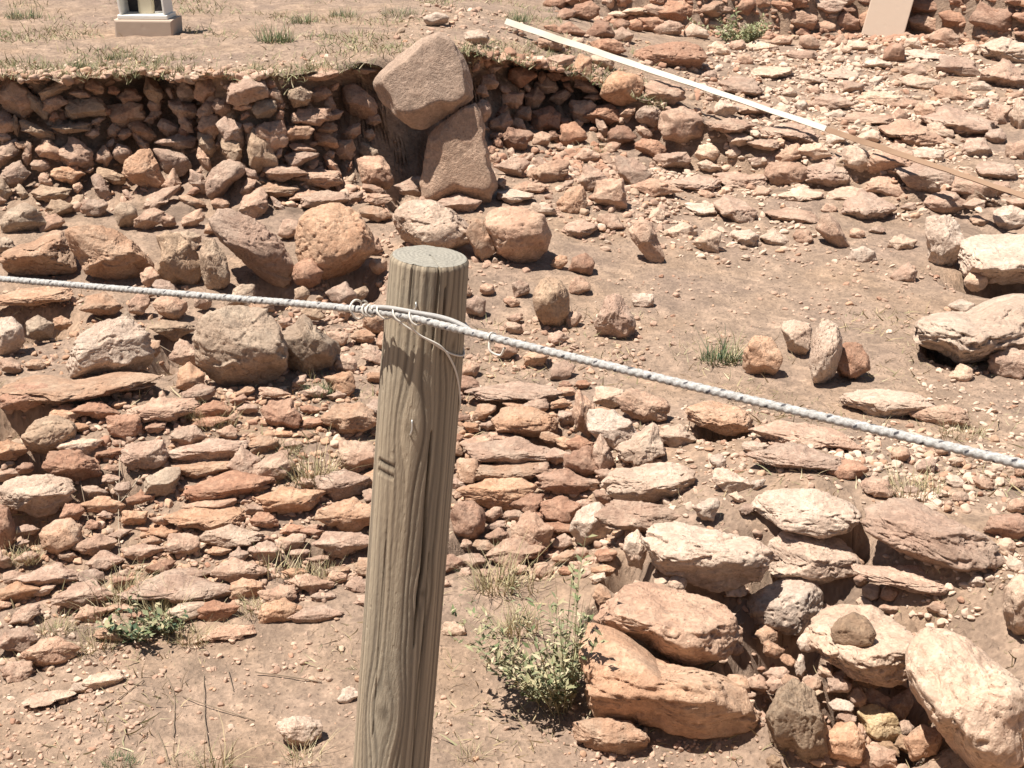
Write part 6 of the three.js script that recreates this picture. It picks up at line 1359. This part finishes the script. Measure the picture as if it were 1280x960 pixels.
  g.setAttribute('position', new THREE.Float32BufferAttribute(pos, 3)); g.setAttribute('color', new THREE.Float32BufferAttribute(col, 3)); g.setAttribute('uv', new THREE.Float32BufferAttribute(uv, 2)); g.setIndex(idx); g.computeVertexNormals();
  part(postRoot, 'shaft', g, woodMat);
  // sawn end with growth rings
  const p2 = [], c2 = [], u2 = [], i2 = [], K = 48;
  for (let k = 0; k <= K; k++) for (let i = 0; i <= A; i++) {
    const t = i / A * 2 * Math.PI - Math.PI, w = wood(t * 0.0562, 0), Ro = 0.0562 * (1 + 0.012 * N3(Math.cos(t) * 1.5, Math.sin(t) * 1.5, 0)) + 0.0011 * w.grain + 0.0012 * w.band - w.cr - 0.0028;
    const q = k / K, rr = Ro * q, x = Math.sin(t) * rr, z = Math.cos(t) * rr, cx = x - 0.006, cz = z + 0.004, rad = Math.hypot(cx, cz) * (1 + 0.08 * N3(Math.cos(t), Math.sin(t), 1));
    const ring = 0.5 + 0.5 * Math.sin(rad * 2 * Math.PI / 0.0062 + 1.5 * N3(x * 60, z * 60, 1)), split = Math.abs(Math.sin(t - 0.35) * rr) < 0.0012 && Math.cos(t - 0.35) > 0 ? 1 : 0, split2 = Math.abs(Math.sin(t - 2.6) * rr) < 0.0009 && Math.cos(t - 2.6) > 0 && q < 0.7 ? 1 : 0;
    p2.push(POST.top.x + x, POST.top.y + 0.0006 * ring + 0.0015 * N3(x * 40, z * 40, 2) + 0.0022 * (1 - q * q) - 0.0015 * split - x * POST.dir.x, POST.top.z + z);
    const f = 0.82 + 0.14 * ring + 0.2 * N3(x * 200, z * 200, 5); c2.push(0.31 * f, 0.28 * f, 0.23 * f); u2.push(x / 0.1, z / 0.1);
  }
  for (let k = 0; k < K; k++) for (let i = 0; i < A; i++) { const a = k * (A + 1) + i, b = a + 1, c = a + A + 1, e = c + 1; i2.push(a, c, b, b, c, e); }
  const e = new THREE.BufferGeometry();
  e.setAttribute('position', new THREE.Float32BufferAttribute(p2, 3)); e.setAttribute('color', new THREE.Float32BufferAttribute(c2, 3)); e.setAttribute('uv', new THREE.Float32BufferAttribute(u2, 2)); e.setIndex(i2); e.computeVertexNormals();
  const end = part(postRoot, 'sawn_end', e, woodMat); end.userData.label = 'weathered pale grey sawn end with growth rings';
  const on = (s, d, lift) => { const R = radius(d) + lift, t = s / R; return V(POST.top.x - POST.dir.x * d + Math.sin(t) * R, POST.top.y - POST.dir.y * d, POST.top.z + Math.cos(t) * R); };
  const staple = (s, d, l) => { const c = new THREE.CatmullRomCurve3([on(s, d, -0.003), on(s, d, 0.003), on(s + 0.001, d + l * 0.5, 0.0045), on(s - 0.001, d + l, 0.003), on(s - 0.001, d + l, -0.003)]); part(postRoot, 'staple', new THREE.TubeGeometry(c, 24, 0.0013, 8), steel); };
  staple(-0.006, 0.232, 0.022); staple(-0.013, 0.052, 0.009);
  setup(postRoot, 'wooden_post', 'weathered grey round wooden post with a rope tied to it', 'post');
}
// ---------- flecked rope with string lashings
{
  const ropeRoot = new THREE.Group(), pts = SPOTS.rope.map((p) => V(...p)), curve = new THREE.CatmullRomCurve3(pts, false, 'centripetal'), len = curve.getLength();
  const tw = 32, th = 256, d = new Uint8Array(tw * th * 4), r = rng(5);
  for (let j = 0; j < th; j++) for (let i = 0; i < tw; i++) { const o = (j * tw + i) * 4, v = 146 + 50 * r() - 18 * (0.5 + 0.5 * Math.cos((i / tw * 3 - j / th * 24) * 6.283)); d[o] = v; d[o + 1] = v * 0.975; d[o + 2] = v * 0.945; d[o + 3] = 255; }
  for (let k = 0; k < 40; k++) { const j0 = Math.floor((k + 0.5 * r()) / 40 * th), i0 = Math.floor((k * 0.618 % 1) * tw), l = 2 + Math.floor(r() * 2.4); for (let a = 0; a < l; a++) for (let b = 0; b < 3; b++) { const j = (j0 + a) % th, i = (i0 + b + a) % tw, o = (j * tw + i) * 4; const dk = 36 + 34 * r(); d[o] = dk; d[o + 1] = dk * 0.95; d[o + 2] = dk * 1.05; } }
  const tex = new THREE.DataTexture(d, tw, th); tex.wrapS = tex.wrapT = THREE.RepeatWrapping; tex.colorSpace = THREE.SRGBColorSpace; tex.magFilter = THREE.LinearFilter; tex.needsUpdate = true;
  const ropeMat = new THREE.MeshStandardMaterial({ map: tex, roughness: 0.9 });
  const ropeTube = (cv, R, segs, rep, lobes) => {
    const g = new THREE.TubeGeometry(cv, segs, R, 18), p = g.attributes.position, uvs = g.attributes.uv, nn = g.attributes.normal, l = cv.getLength();
    for (let i = 0; i < p.count; i++) { const s = uvs.getX(i) * l, a = uvs.getY(i) * 6.283, k = lobes * Math.abs(Math.sin((a * 2 - s * 560) * 0.5)) + 0.0004 * N3(s * 60, a, 1); p.setXYZ(i, p.getX(i) + nn.getX(i) * k, p.getY(i) + nn.getY(i) * k, p.getZ(i) + nn.getZ(i) * k); uvs.setXY(i, uvs.getY(i), s / rep); }
    g.computeVertexNormals(); return g;
  };
  part(ropeRoot, 'rope', ropeTube(curve, 0.0047, 2600, 0.42, 0.0011), ropeMat);
  const stringMat = new THREE.MeshStandardMaterial({ color: new THREE.Color(0.66, 0.60, 0.52), roughness: 0.95 });
  const at = (t) => curve.getPointAt(t), u0 = (x) => { let b = 0, e = 9; for (let i = 0; i <= 800; i++) { const q = Math.abs(curve.getPointAt(i / 800).x - x); if (q < e) { e = q; b = i / 800; } } return b; };
  const lash = (x0, x1, turns, R, rad, name) => {
    const a = u0(x0), b = u0(x1), q = []; const m = Math.ceil(turns * 14);
    for (let i = 0; i <= m; i++) { const f = i / m, c = at(mix(a, b, f)), ta = curve.getTangentAt(mix(a, b, f)), nx = V(0, 1, 0).cross(ta).normalize(), ny = ta.clone().cross(nx), t = f * turns * 6.283; q.push(c.addScaledVector(nx, Math.cos(t) * R * (1 + 0.12 * Math.sin(f * 23))).addScaledVector(ny, Math.sin(t) * R)); }
    part(ropeRoot, name, new THREE.TubeGeometry(new THREE.CatmullRomCurve3(q), m * 4, rad, 8), stringMat);
  };
  lash(-0.226, -0.216, 1.2, 0.0135, 0.0016, 'string_loop'); lash(-0.212, -0.196, 2.4, 0.0082, 0.0016, 'lashing'); lash(-0.196, -0.12, 3.2, 0.0086, 0.0014, 'lashing'); lash(-0.030, -0.024, 1.2, 0.0066, 0.0012, 'lashing');
  // second cord laid along the rope over the post, and cords round the back and down the side
  const C = (p, rad, name, mt = stringMat) => part(ropeRoot, name, new THREE.TubeGeometry(new THREE.CatmullRomCurve3(p), 90, rad, 9), mt);
  const ax = (y) => V(POST.top.x - POST.dir.x * (POST.top.y - y), y, POST.top.z), on = (t, y, R = 0.0625) => ax(y).add(V(Math.sin(t) * R, 0, Math.cos(t) * R));
  const over = []; for (let i = 0; i <= 16; i++) { const f = i / 16, p = at(mix(u0(-0.215), u0(-0.055), f)); over.push(p.add(V(0.002, 0.010 * Math.sin(Math.PI * f) ** 0.6 + 0.0015 * Math.sin(f * 9.4), 0.004 * Math.sin(f * 6)))); }
  C(over, 0.0034, 'side_cord', ropeMat);
  const k0 = at(u0(-0.205)), k1 = at(u0(-0.028));
  C([k0.clone(), on(-1.75, 1.773, 0.066), on(-2.6, 1.770), on(3.14, 1.765), on(2.3, 1.755), on(1.6, 1.750, 0.066), k1.clone().add(V(0, -0.006, -0.004))], 0.0026, 'tie_cord');
  C([at(u0(-0.15)).add(V(0, -0.008, -0.004)), on(-0.1, 1.767, 0.07), on(0.45, 1.743, 0.0645), on(0.85, 1.710, 0.0625), on(1.2, 1.670, 0.0618), on(1.5, 1.625, 0.0618), on(2.2, 1.595, 0.0618)], 0.0016, 'tie_cord');
  C([at(u0(-0.17)).add(V(0, -0.008, -0.006)), on(-0.25, 1.771, 0.066), on(0.25, 1.750, 0.063), on(0.7, 1.730, 0.0625), on(1.3, 1.715, 0.0625), on(1.9, 1.715, 0.0625)], 0.0014, 'tie_cord');
  C([at(u0(-0.03)).add(V(0, 0.006, 0)), at(u0(-0.026)).add(V(-0.004, -0.016, 0.006)), at(u0(-0.020)).add(V(0.004, -0.022, 0.004)), at(u0(-0.012)).add(V(0.004, -0.009, 0.006))], 0.0017, 'string_end');
  setup(ropeRoot, 'flecked_rope', 'white rope with dark flecks stretched past the post', 'rope');
  // posts outside the frame that hold the rope's two ends
  for (const [k, label] of [[0, 'round wooden post holding the far low end of the rope'], [pts.length - 1, 'round wooden post holding the near high end of the rope']]) {
    const c = postRoot.clone(), e = pts[k], d = k ? 0.06 : -0.055;
    c.position.set(e.x + d - POST.top.x + 0.006, e.y - POST.top.y + 0.06, e.z - POST.top.z + (k ? -0.02 : -0.03));
    setup(c, 'wooden_post', label, 'post'); c.userData = { label, category: 'post' };
  }
}
// ---------- white tape and brown cord over the far rubble
{
  const root = new THREE.Group(), A = V(...SPOTS.tapeA), M = V(...SPOTS.tapeM), B = V(...SPOTS.tapeB), C = V(...SPOTS.tapeC);
  const strip = (P, Q, w, th, wave) => {
    const n = 80, pos = [], idx = [], t = Q.clone().sub(P).normalize(), side = t.clone().cross(V(0, 1, 0)).normalize();
    for (let i = 0; i <= n; i++) { const f = i / n, c = P.clone().lerp(Q, f), ro = 0.75 + 0.25 * Math.sin(f * 5 + 1) + wave * N3(f * 14, 1, 2), s = side.clone().multiplyScalar(Math.cos(ro)).add(V(0, -Math.sin(ro), 0)), up = s.clone().cross(t).normalize(); c.y += 0.004 * N3(f * 9, 5, 1); for (const [a, b] of [[-1, 1], [1, 1], [1, -1], [-1, -1]]) { const q = c.clone().addScaledVector(s, a * w / 2).addScaledVector(up, b * th / 2); pos.push(q.x, q.y, q.z); } }
    for (let i = 0; i < n; i++) for (let k = 0; k < 4; k++) { const a = i * 4 + k, b = i * 4 + (k + 1) % 4; idx.push(a, b, a + 4, b, b + 4, a + 4); }
    idx.push(0, 2, 1, 0, 3, 2, n * 4, n * 4 + 1, n * 4 + 2, n * 4, n * 4 + 2, n * 4 + 3);
    const g = new THREE.BufferGeometry(); g.setAttribute('position', new THREE.Float32BufferAttribute(pos, 3)); g.setIndex(idx); const f = g.toNonIndexed(); f.computeVertexNormals(); return f;
  };
  part(root, 'white_length', strip(A, M, 0.04, 0.006, 0.3), new THREE.MeshStandardMaterial({ color: new THREE.Color(0.52, 0.47, 0.38), roughness: 0.8 }));
  const brown = part(root, 'brown_length', mergeGeometries([strip(M.clone().lerp(A, -0.004), B, 0.03, 0.006, 0.3), strip(B.clone().lerp(C, 0.004), C, 0.03, 0.006, 0.3)]), new THREE.MeshStandardMaterial({ color: new THREE.Color(0.26, 0.16, 0.10), roughness: 0.9 }));
  brown.userData.label = 'brown continuation of the tape';
  setup(root, 'boundary_tape', 'taut white tape turning brown above the far rubble face', 'tape');
}
// ---------- sign stand on the terrace and board in the far bank
const flat = (r_, g_, b_, rough = 0.9) => new THREE.MeshStandardMaterial({ color: new THREE.Color(r_, g_, b_), roughness: rough, bumpMap: grainBump, bumpScale: 0.001 });
function slab(w, h, d, bevel = 0.004) {
  const s = new THREE.Shape(); s.moveTo(-w / 2, 0); s.lineTo(w / 2, 0); s.lineTo(w / 2, h); s.lineTo(-w / 2, h); s.closePath();
  const g = new THREE.ExtrudeGeometry(s, { depth: d - 2 * bevel, bevelEnabled: true, bevelSize: bevel, bevelThickness: bevel, bevelOffset: -bevel, bevelSegments: 2 }); g.translate(0, 0, -d / 2 + bevel); return g;
}
{
  const root = new THREE.Group(); const [x, , z] = SPOTS.sign; root.position.set(x, ground(x, z - 0.05).h, z - 0.06); root.rotation.y = -0.06; root.scale.setScalar(1.5);
  const foot = flat(0.47, 0.36, 0.28), white = flat(0.80, 0.77, 0.70, 0.6), dark = flat(0.02, 0.015, 0.018, 0.5), beige = flat(0.46, 0.40, 0.29, 0.8);
  const f = part(root, 'footing', slab(0.235, 0.095, 0.15, 0.008), foot); f.position.y = -0.03;
  const b = part(root, 'base_plate', slab(0.20, 0.016, 0.13, 0.003), white); b.position.set(-0.004, 0.066, 0);
  for (const s of [-1, 1]) { const p = part(root, 'side_plate', slab(0.009, 0.36, 0.12, 0.002), white); p.position.set(-0.004 + s * 0.087, 0.083, 0); p.rotation.z = 0.07 + (s < 0 ? 0.05 : 0); }
  const pn = part(root, 'dark_panel', slab(0.165, 0.37, 0.012, 0.002), dark); pn.position.set(-0.006, 0.083, -0.05); pn.rotation.z = 0.05;
  const u = part(root, 'upright', slab(0.06, 0.5, 0.03, 0.005), beige); u.position.set(-0.002, 0.083, 0.005);
  setup(root, 'sign_stand', 'white framed stand with dark panel and beige upright on terrace footing', 'stand');
}
{
  const root = new THREE.Group(); const [x, y, z] = SPOTS.board; root.position.set(x, ground(x, z + 0.22).h - 0.02, z + 0.2); root.rotation.set(-0.35, -0.15, -0.27); root.scale.setScalar(1.5);
  part(root, 'board_face', slab(0.2, 0.5, 0.035, 0.004), flat(0.50, 0.375, 0.285));
  setup(root, 'leaning_board', 'plain beige board leaning against the far dark bank', 'board');
}
// ---------- plants
const leafMat = new THREE.MeshPhysicalMaterial({ vertexColors: true, roughness: 0.95, transmission: 0.15, thickness: 0, side: THREE.DoubleSide });
const strawMat = new THREE.MeshStandardMaterial({ vertexColors: true, roughness: 0.95, side: THREE.DoubleSide });
class Leaves {
  constructor() { this.p = []; this.c = []; this.i = []; }
  blade(b, dir, len, w, bend, c0, c1, r) {   // thin curved blade of three quads
    const side = dir.clone().cross(V(0.3 * (r() - 0.5), 1, 0.3 * (r() - 0.5))).normalize(); if (!side.lengthSq()) side.set(1, 0, 0);
    const n = 4, k0 = this.p.length / 3, p = b.clone(), d = dir.clone().normalize();
    for (let i = 0; i < n; i++) { const f = i / (n - 1), ww = w * (1 - f * 0.85) / 2; for (const s of [-1, 1]) { this.p.push(p.x + side.x * ww * s, p.y + side.y * ww * s, p.z + side.z * ww * s); this.c.push(mix(c0[0], c1[0], f), mix(c0[1], c1[1], f), mix(c0[2], c1[2], f)); } p.addScaledVector(d, len / (n - 1)); d.addScaledVector(bend, 1 / n).normalize(); }
    for (let i = 0; i < n - 1; i++) { const a = k0 + i * 2; this.i.push(a, a + 1, a + 2, a + 1, a + 3, a + 2); }
  }
  leaf(b, dir, len, w, c, r) {   // folded diamond leaf
    const d = dir.clone().normalize(), s = d.clone().cross(V(r() - 0.5, 1, r() - 0.5)).normalize(), nrm = s.clone().cross(d), k = this.p.length / 3;
    const add = (f, q, h) => { this.p.push(b.x + d.x * len * f + s.x * w * q + nrm.x * h * w, b.y + d.y * len * f + s.y * w * q + nrm.y * h * w, b.z + d.z * len * f + s.z * w * q + nrm.z * h * w); const v = 0.9 + 0.2 * r(); this.c.push(c[0] * v, c[1] * v, c[2] * v); };
    add(0, 0, 0); add(0.45, 0.5, 0.22); add(1, 0, -0.1); add(0.45, -0.5, 0.22); add(0.5, 0, 0);
    this.i.push(k, k + 1, k + 4, k + 1, k + 2, k + 4, k + 2, k + 3, k + 4, k + 3, k, k + 4);
  }
  build() { const g = new THREE.BufferGeometry(); g.setAttribute('position', new THREE.Float32BufferAttribute(this.p, 3)); g.setAttribute('color', new THREE.Float32BufferAttribute(this.c, 3)); g.setIndex(this.i); g.computeVertexNormals(); return g; }
}
const GREEN = [[0.09, 0.12, 0.05], [0.14, 0.17, 0.07], [0.07, 0.11, 0.06], [0.20, 0.21, 0.11]], STRAW = [[0.42, 0.33, 0.19], [0.34, 0.26, 0.15], [0.50, 0.42, 0.27], [0.27, 0.23, 0.12]], SAGE = [[0.25, 0.235, 0.12], [0.33, 0.305, 0.17], [0.17, 0.175, 0.085], [0.42, 0.36, 0.21]];
const PLANT = {
  tuft_straw: ['straw_tuft', 'dry grass'], tuft_green: ['grass_tuft', 'grass'], tuft_dry: ['dry_grass_tuft', 'dry grass'], bush: ['leafy_bush', 'bush'], bush_far: ['leafy_bush', 'bush'], weed_leafy: ['weed_plant', 'weed'],
};
const PLANT_LABEL = [
  'small bright green grass tuft on the bare trench floor', 'grey green leafy bush growing against the lowest orange slab', 'broad green weed at the foot of the low wall', 'smaller pale weed beside the broad green weed', 'olive grass tuft among the stacked wall stones next to the post', 'short straw tuft higher up in the low stacked wall', 'green tuft on the dirt just above the stacked wall beside the post',
  'straw coloured tuft at the foot of the stacked wall near the post', 'dry tuft growing behind the broad green weed', 'yellow green bush under the far dark bank', 'green tuft far back on the terrace', 'green tuft on the terrace lip near the sign stand', 'small tuft beside the footing of the sign stand', 'widest green clump on the terrace', 'green tuft behind the widest terrace clump', 'thin green tuft on the terrace between clump and leaning block', 'low green tuft on the terrace behind the leaning block', 'green tuft where the white tape starts',
  'spreading dry grass patch under the long rope near pebbles', 'dry grass patch on the trench floor behind the rope', 'dry stems growing by the massive pitted boulder', 'dry grass standing behind the leafy bush', 'small dry tuft at the bottom of the rubble pile',
];
PLANTS.forEach(([kind, x, y, z, h, s], k) => {
  const r = rng(k + 300), root = new THREE.Group(), L = new Leaves(), gy = ground(x, z).h; root.position.set(x, Math.max(y, gy) - 0.006, z);
  const pick = (a) => a[Math.floor(r() * a.length)];
  if (kind.startsWith('tuft')) {
    const dry = kind !== 'tuft_green', fore = kind === 'tuft_dry' && y < 0.1, n = fore ? 42 : dry ? 150 : 190;
    for (let i = 0; i < n; i++) { const a = r() * 6.283, q = Math.sqrt(r()) * s * 0.55, lean = r() * 1.3, a2 = a + (r() - 0.5) * 3, c = dry ? (r() < 0.25 ? pick(SAGE) : pick(STRAW)) : (r() < 0.2 ? pick(STRAW) : pick(GREEN)); L.blade(V(Math.cos(a) * q, 0, Math.sin(a) * q * 0.8), V(Math.cos(a2) * lean, 1, Math.sin(a2) * lean), h * (0.25 + 0.75 * r() * r()), Math.max(0.0022, h * (dry ? 0.016 : 0.03)), V((r() - 0.5) * 2, -0.9 * r(), (r() - 0.5) * 2), c, c.map((v) => v * 1.15), r); }
    part(root, 'blades', L.build(), dry ? strawMat : leafMat);
  } else {
    const far = kind === 'bush_far', weed = kind === 'weed_leafy', stems = new Leaves(), ns = weed ? 22 : far ? 34 : 84, pal = far ? [[0.24, 0.25, 0.12], [0.30, 0.30, 0.15], [0.17, 0.20, 0.09], [0.36, 0.33, 0.2]] : weed ? [...GREEN, SAGE[1], SAGE[3]] : [...SAGE, SAGE[1], SAGE[3], STRAW[2], GREEN[1], GREEN[3]];
    for (let i = 0; i < ns; i++) {
      const a = r() * 6.283, q = r() * s * 0.3, lean = (weed ? 0.5 : 0.3) + r() * (weed ? 0.8 : far ? 1.1 : 0.42), b = V(Math.cos(a) * q, 0, Math.sin(a) * q), d = V(Math.cos(a) * lean - (weed || far ? 0 : 0.28), 1, Math.sin(a) * lean * 0.8).normalize(), l = h * (0.3 + 0.9 * r() * r());
      stems.blade(b, d, l, 0.004, V(0, -0.25, 0), [0.25, 0.21, 0.12], [0.22, 0.22, 0.11], r);
      const nl = weed ? 9 : far ? 22 : 17;
      for (let m = 0; m < nl; m++) { const f = 0.12 + 0.88 * (m + r()) / nl, e = r() * 6.283, ls = weed ? h * (0.06 + 0.08 * r()) : h * ((far ? 0.1 : 0.035) + 0.04 * r()); L.leaf(b.clone().addScaledVector(d, l * f).add(V(0, -0.12 * l * f * f, 0)), V(Math.cos(e), 0.2 + r() * 0.8, Math.sin(e)), ls, ls * (weed ? 0.5 : 0.36), pick(pal), r); }
    }
    part(root, 'stems', stems.build(), strawMat); part(root, 'foliage', L.build(), leafMat);
  }
  const [name, cat] = PLANT[kind], own = PLANT_LABEL[k];
  if (kind === 'tuft_straw') setup(root, name, 'bushy straw coloured tuft rooted among the stones of wall and pile', cat, 'straw tufts among the stones');
  else setup(root, name, own || (y > 0.9 ? 'low straw tuft along the crumbling terrace lip' : kind === 'tuft_dry' ? 'sparse dry grass stems in the bare foreground dirt' : 'low green tuft in the bare foreground dirt'), cat, own ? (kind === 'tuft_green' && y > 0.9 ? 'terrace tufts' : null) : y > 0.9 ? 'terrace lip tufts' : kind === 'tuft_dry' ? 'foreground dry grass' : null);
});
TWIGS.forEach((pts, k) => {
  const r = rng(k + 800), q = pts.map(([x, y, z]) => V(x, Math.max(y, ground(x, z).h) + 0.004, z));
  const m = new THREE.Mesh(new THREE.TubeGeometry(new THREE.CatmullRomCurve3(q), 24, 0.0013 + 0.0008 * r(), 6), new THREE.MeshStandardMaterial({ color: k === 6 || k === 7 || k === 8 ? new THREE.Color(0.36, 0.29, 0.21) : new THREE.Color(0.20, 0.145, 0.10), roughness: 0.95 }));
  m.castShadow = m.receiveShadow = true;
  const pale = k >= 6 && k <= 8, low = q[0].y < 0.12;
  setup(m, 'dry_twig', pale ? 'thin pale dry stalk crossing the low stacked wall' : low ? 'dark dry twig lying on the foreground dirt' : 'dark dry twig caught between wall stones', 'twig', pale ? 'pale stalks on the wall' : low ? 'twigs on the foreground dirt' : 'twigs between stones');
});
// dry litter and short grass nobody could count
{
  const r = rng(31), mk = (w, h) => { const L = new Leaves(); L.blade(V(0, 0, 0), V(0.15, 1, 0), h, w, V(0.9, -0.5, 0), [1, 1, 1], [1, 1, 1], r); const g = L.build(); return g; };
  const field = (name, label, cat, n, place, colours, mat) => {
    const im = new THREE.InstancedMesh(mk(0.10, 1), mat, n), M = new THREE.Matrix4(), Q = new THREE.Quaternion(), E = new THREE.Euler();
    for (let i = 0; i < n; i++) { const [x, z, s, lie] = place(), g = ground(x, z); E.set((r() - 0.5) * lie, r() * 6.283, (r() - 0.5) * lie, 'YXZ'); M.compose(V(x, g.h - 0.001, z), Q.setFromEuler(E), V(s, s, s)); im.setMatrixAt(i, M); const c = colours[Math.floor(r() * colours.length)], f = 0.85 + 0.3 * r(); im.setColorAt(i, new THREE.Color().setRGB(c[0] * f, c[1] * f, c[2] * f)); }
    im.castShadow = im.receiveShadow = true; setup(im, name, label, cat, null, 'stuff');
  };
  const plain = new THREE.MeshStandardMaterial({ roughness: 0.95, side: THREE.DoubleSide });
  field('short_grass', 'patchy green and dry grass along the terrace edge', 'grass', 10000, () => {
    for (;;) { const x = -3.4 + 4.3 * r(), q = Math.pow(r(), 1.4) * 3.4, z = along(EDGE, x) + 0.02 - q; if (N3(x * 1.6, z * 1.9, 4) + 0.3 * (r() - 0.5) > (q < 0.6 ? -0.3 : 0.2) || r() < 0.03) return [x, z, 0.02 + 0.045 * r(), 2.0]; }
  }, [...STRAW, ...SAGE, ...SAGE, GREEN[3], GREEN[1]], plain);
  field('dry_grass_litter', 'scattered dry grass bits over wall and foreground', 'dry grass', 6500, () => {
    for (;;) { const f = r(), x = -2.2 + 4.3 * r(), z = -3.4 - 2.9 * r(); if (N3(x * 2, z * 2, 8) > 0.05 - 0.2 * f) return [x, z, 0.02 + 0.06 * r() * r(), 2.6]; }
  }, [...STRAW, ...STRAW, SAGE[1]], plain);
}
renderer.render(scene, camera);
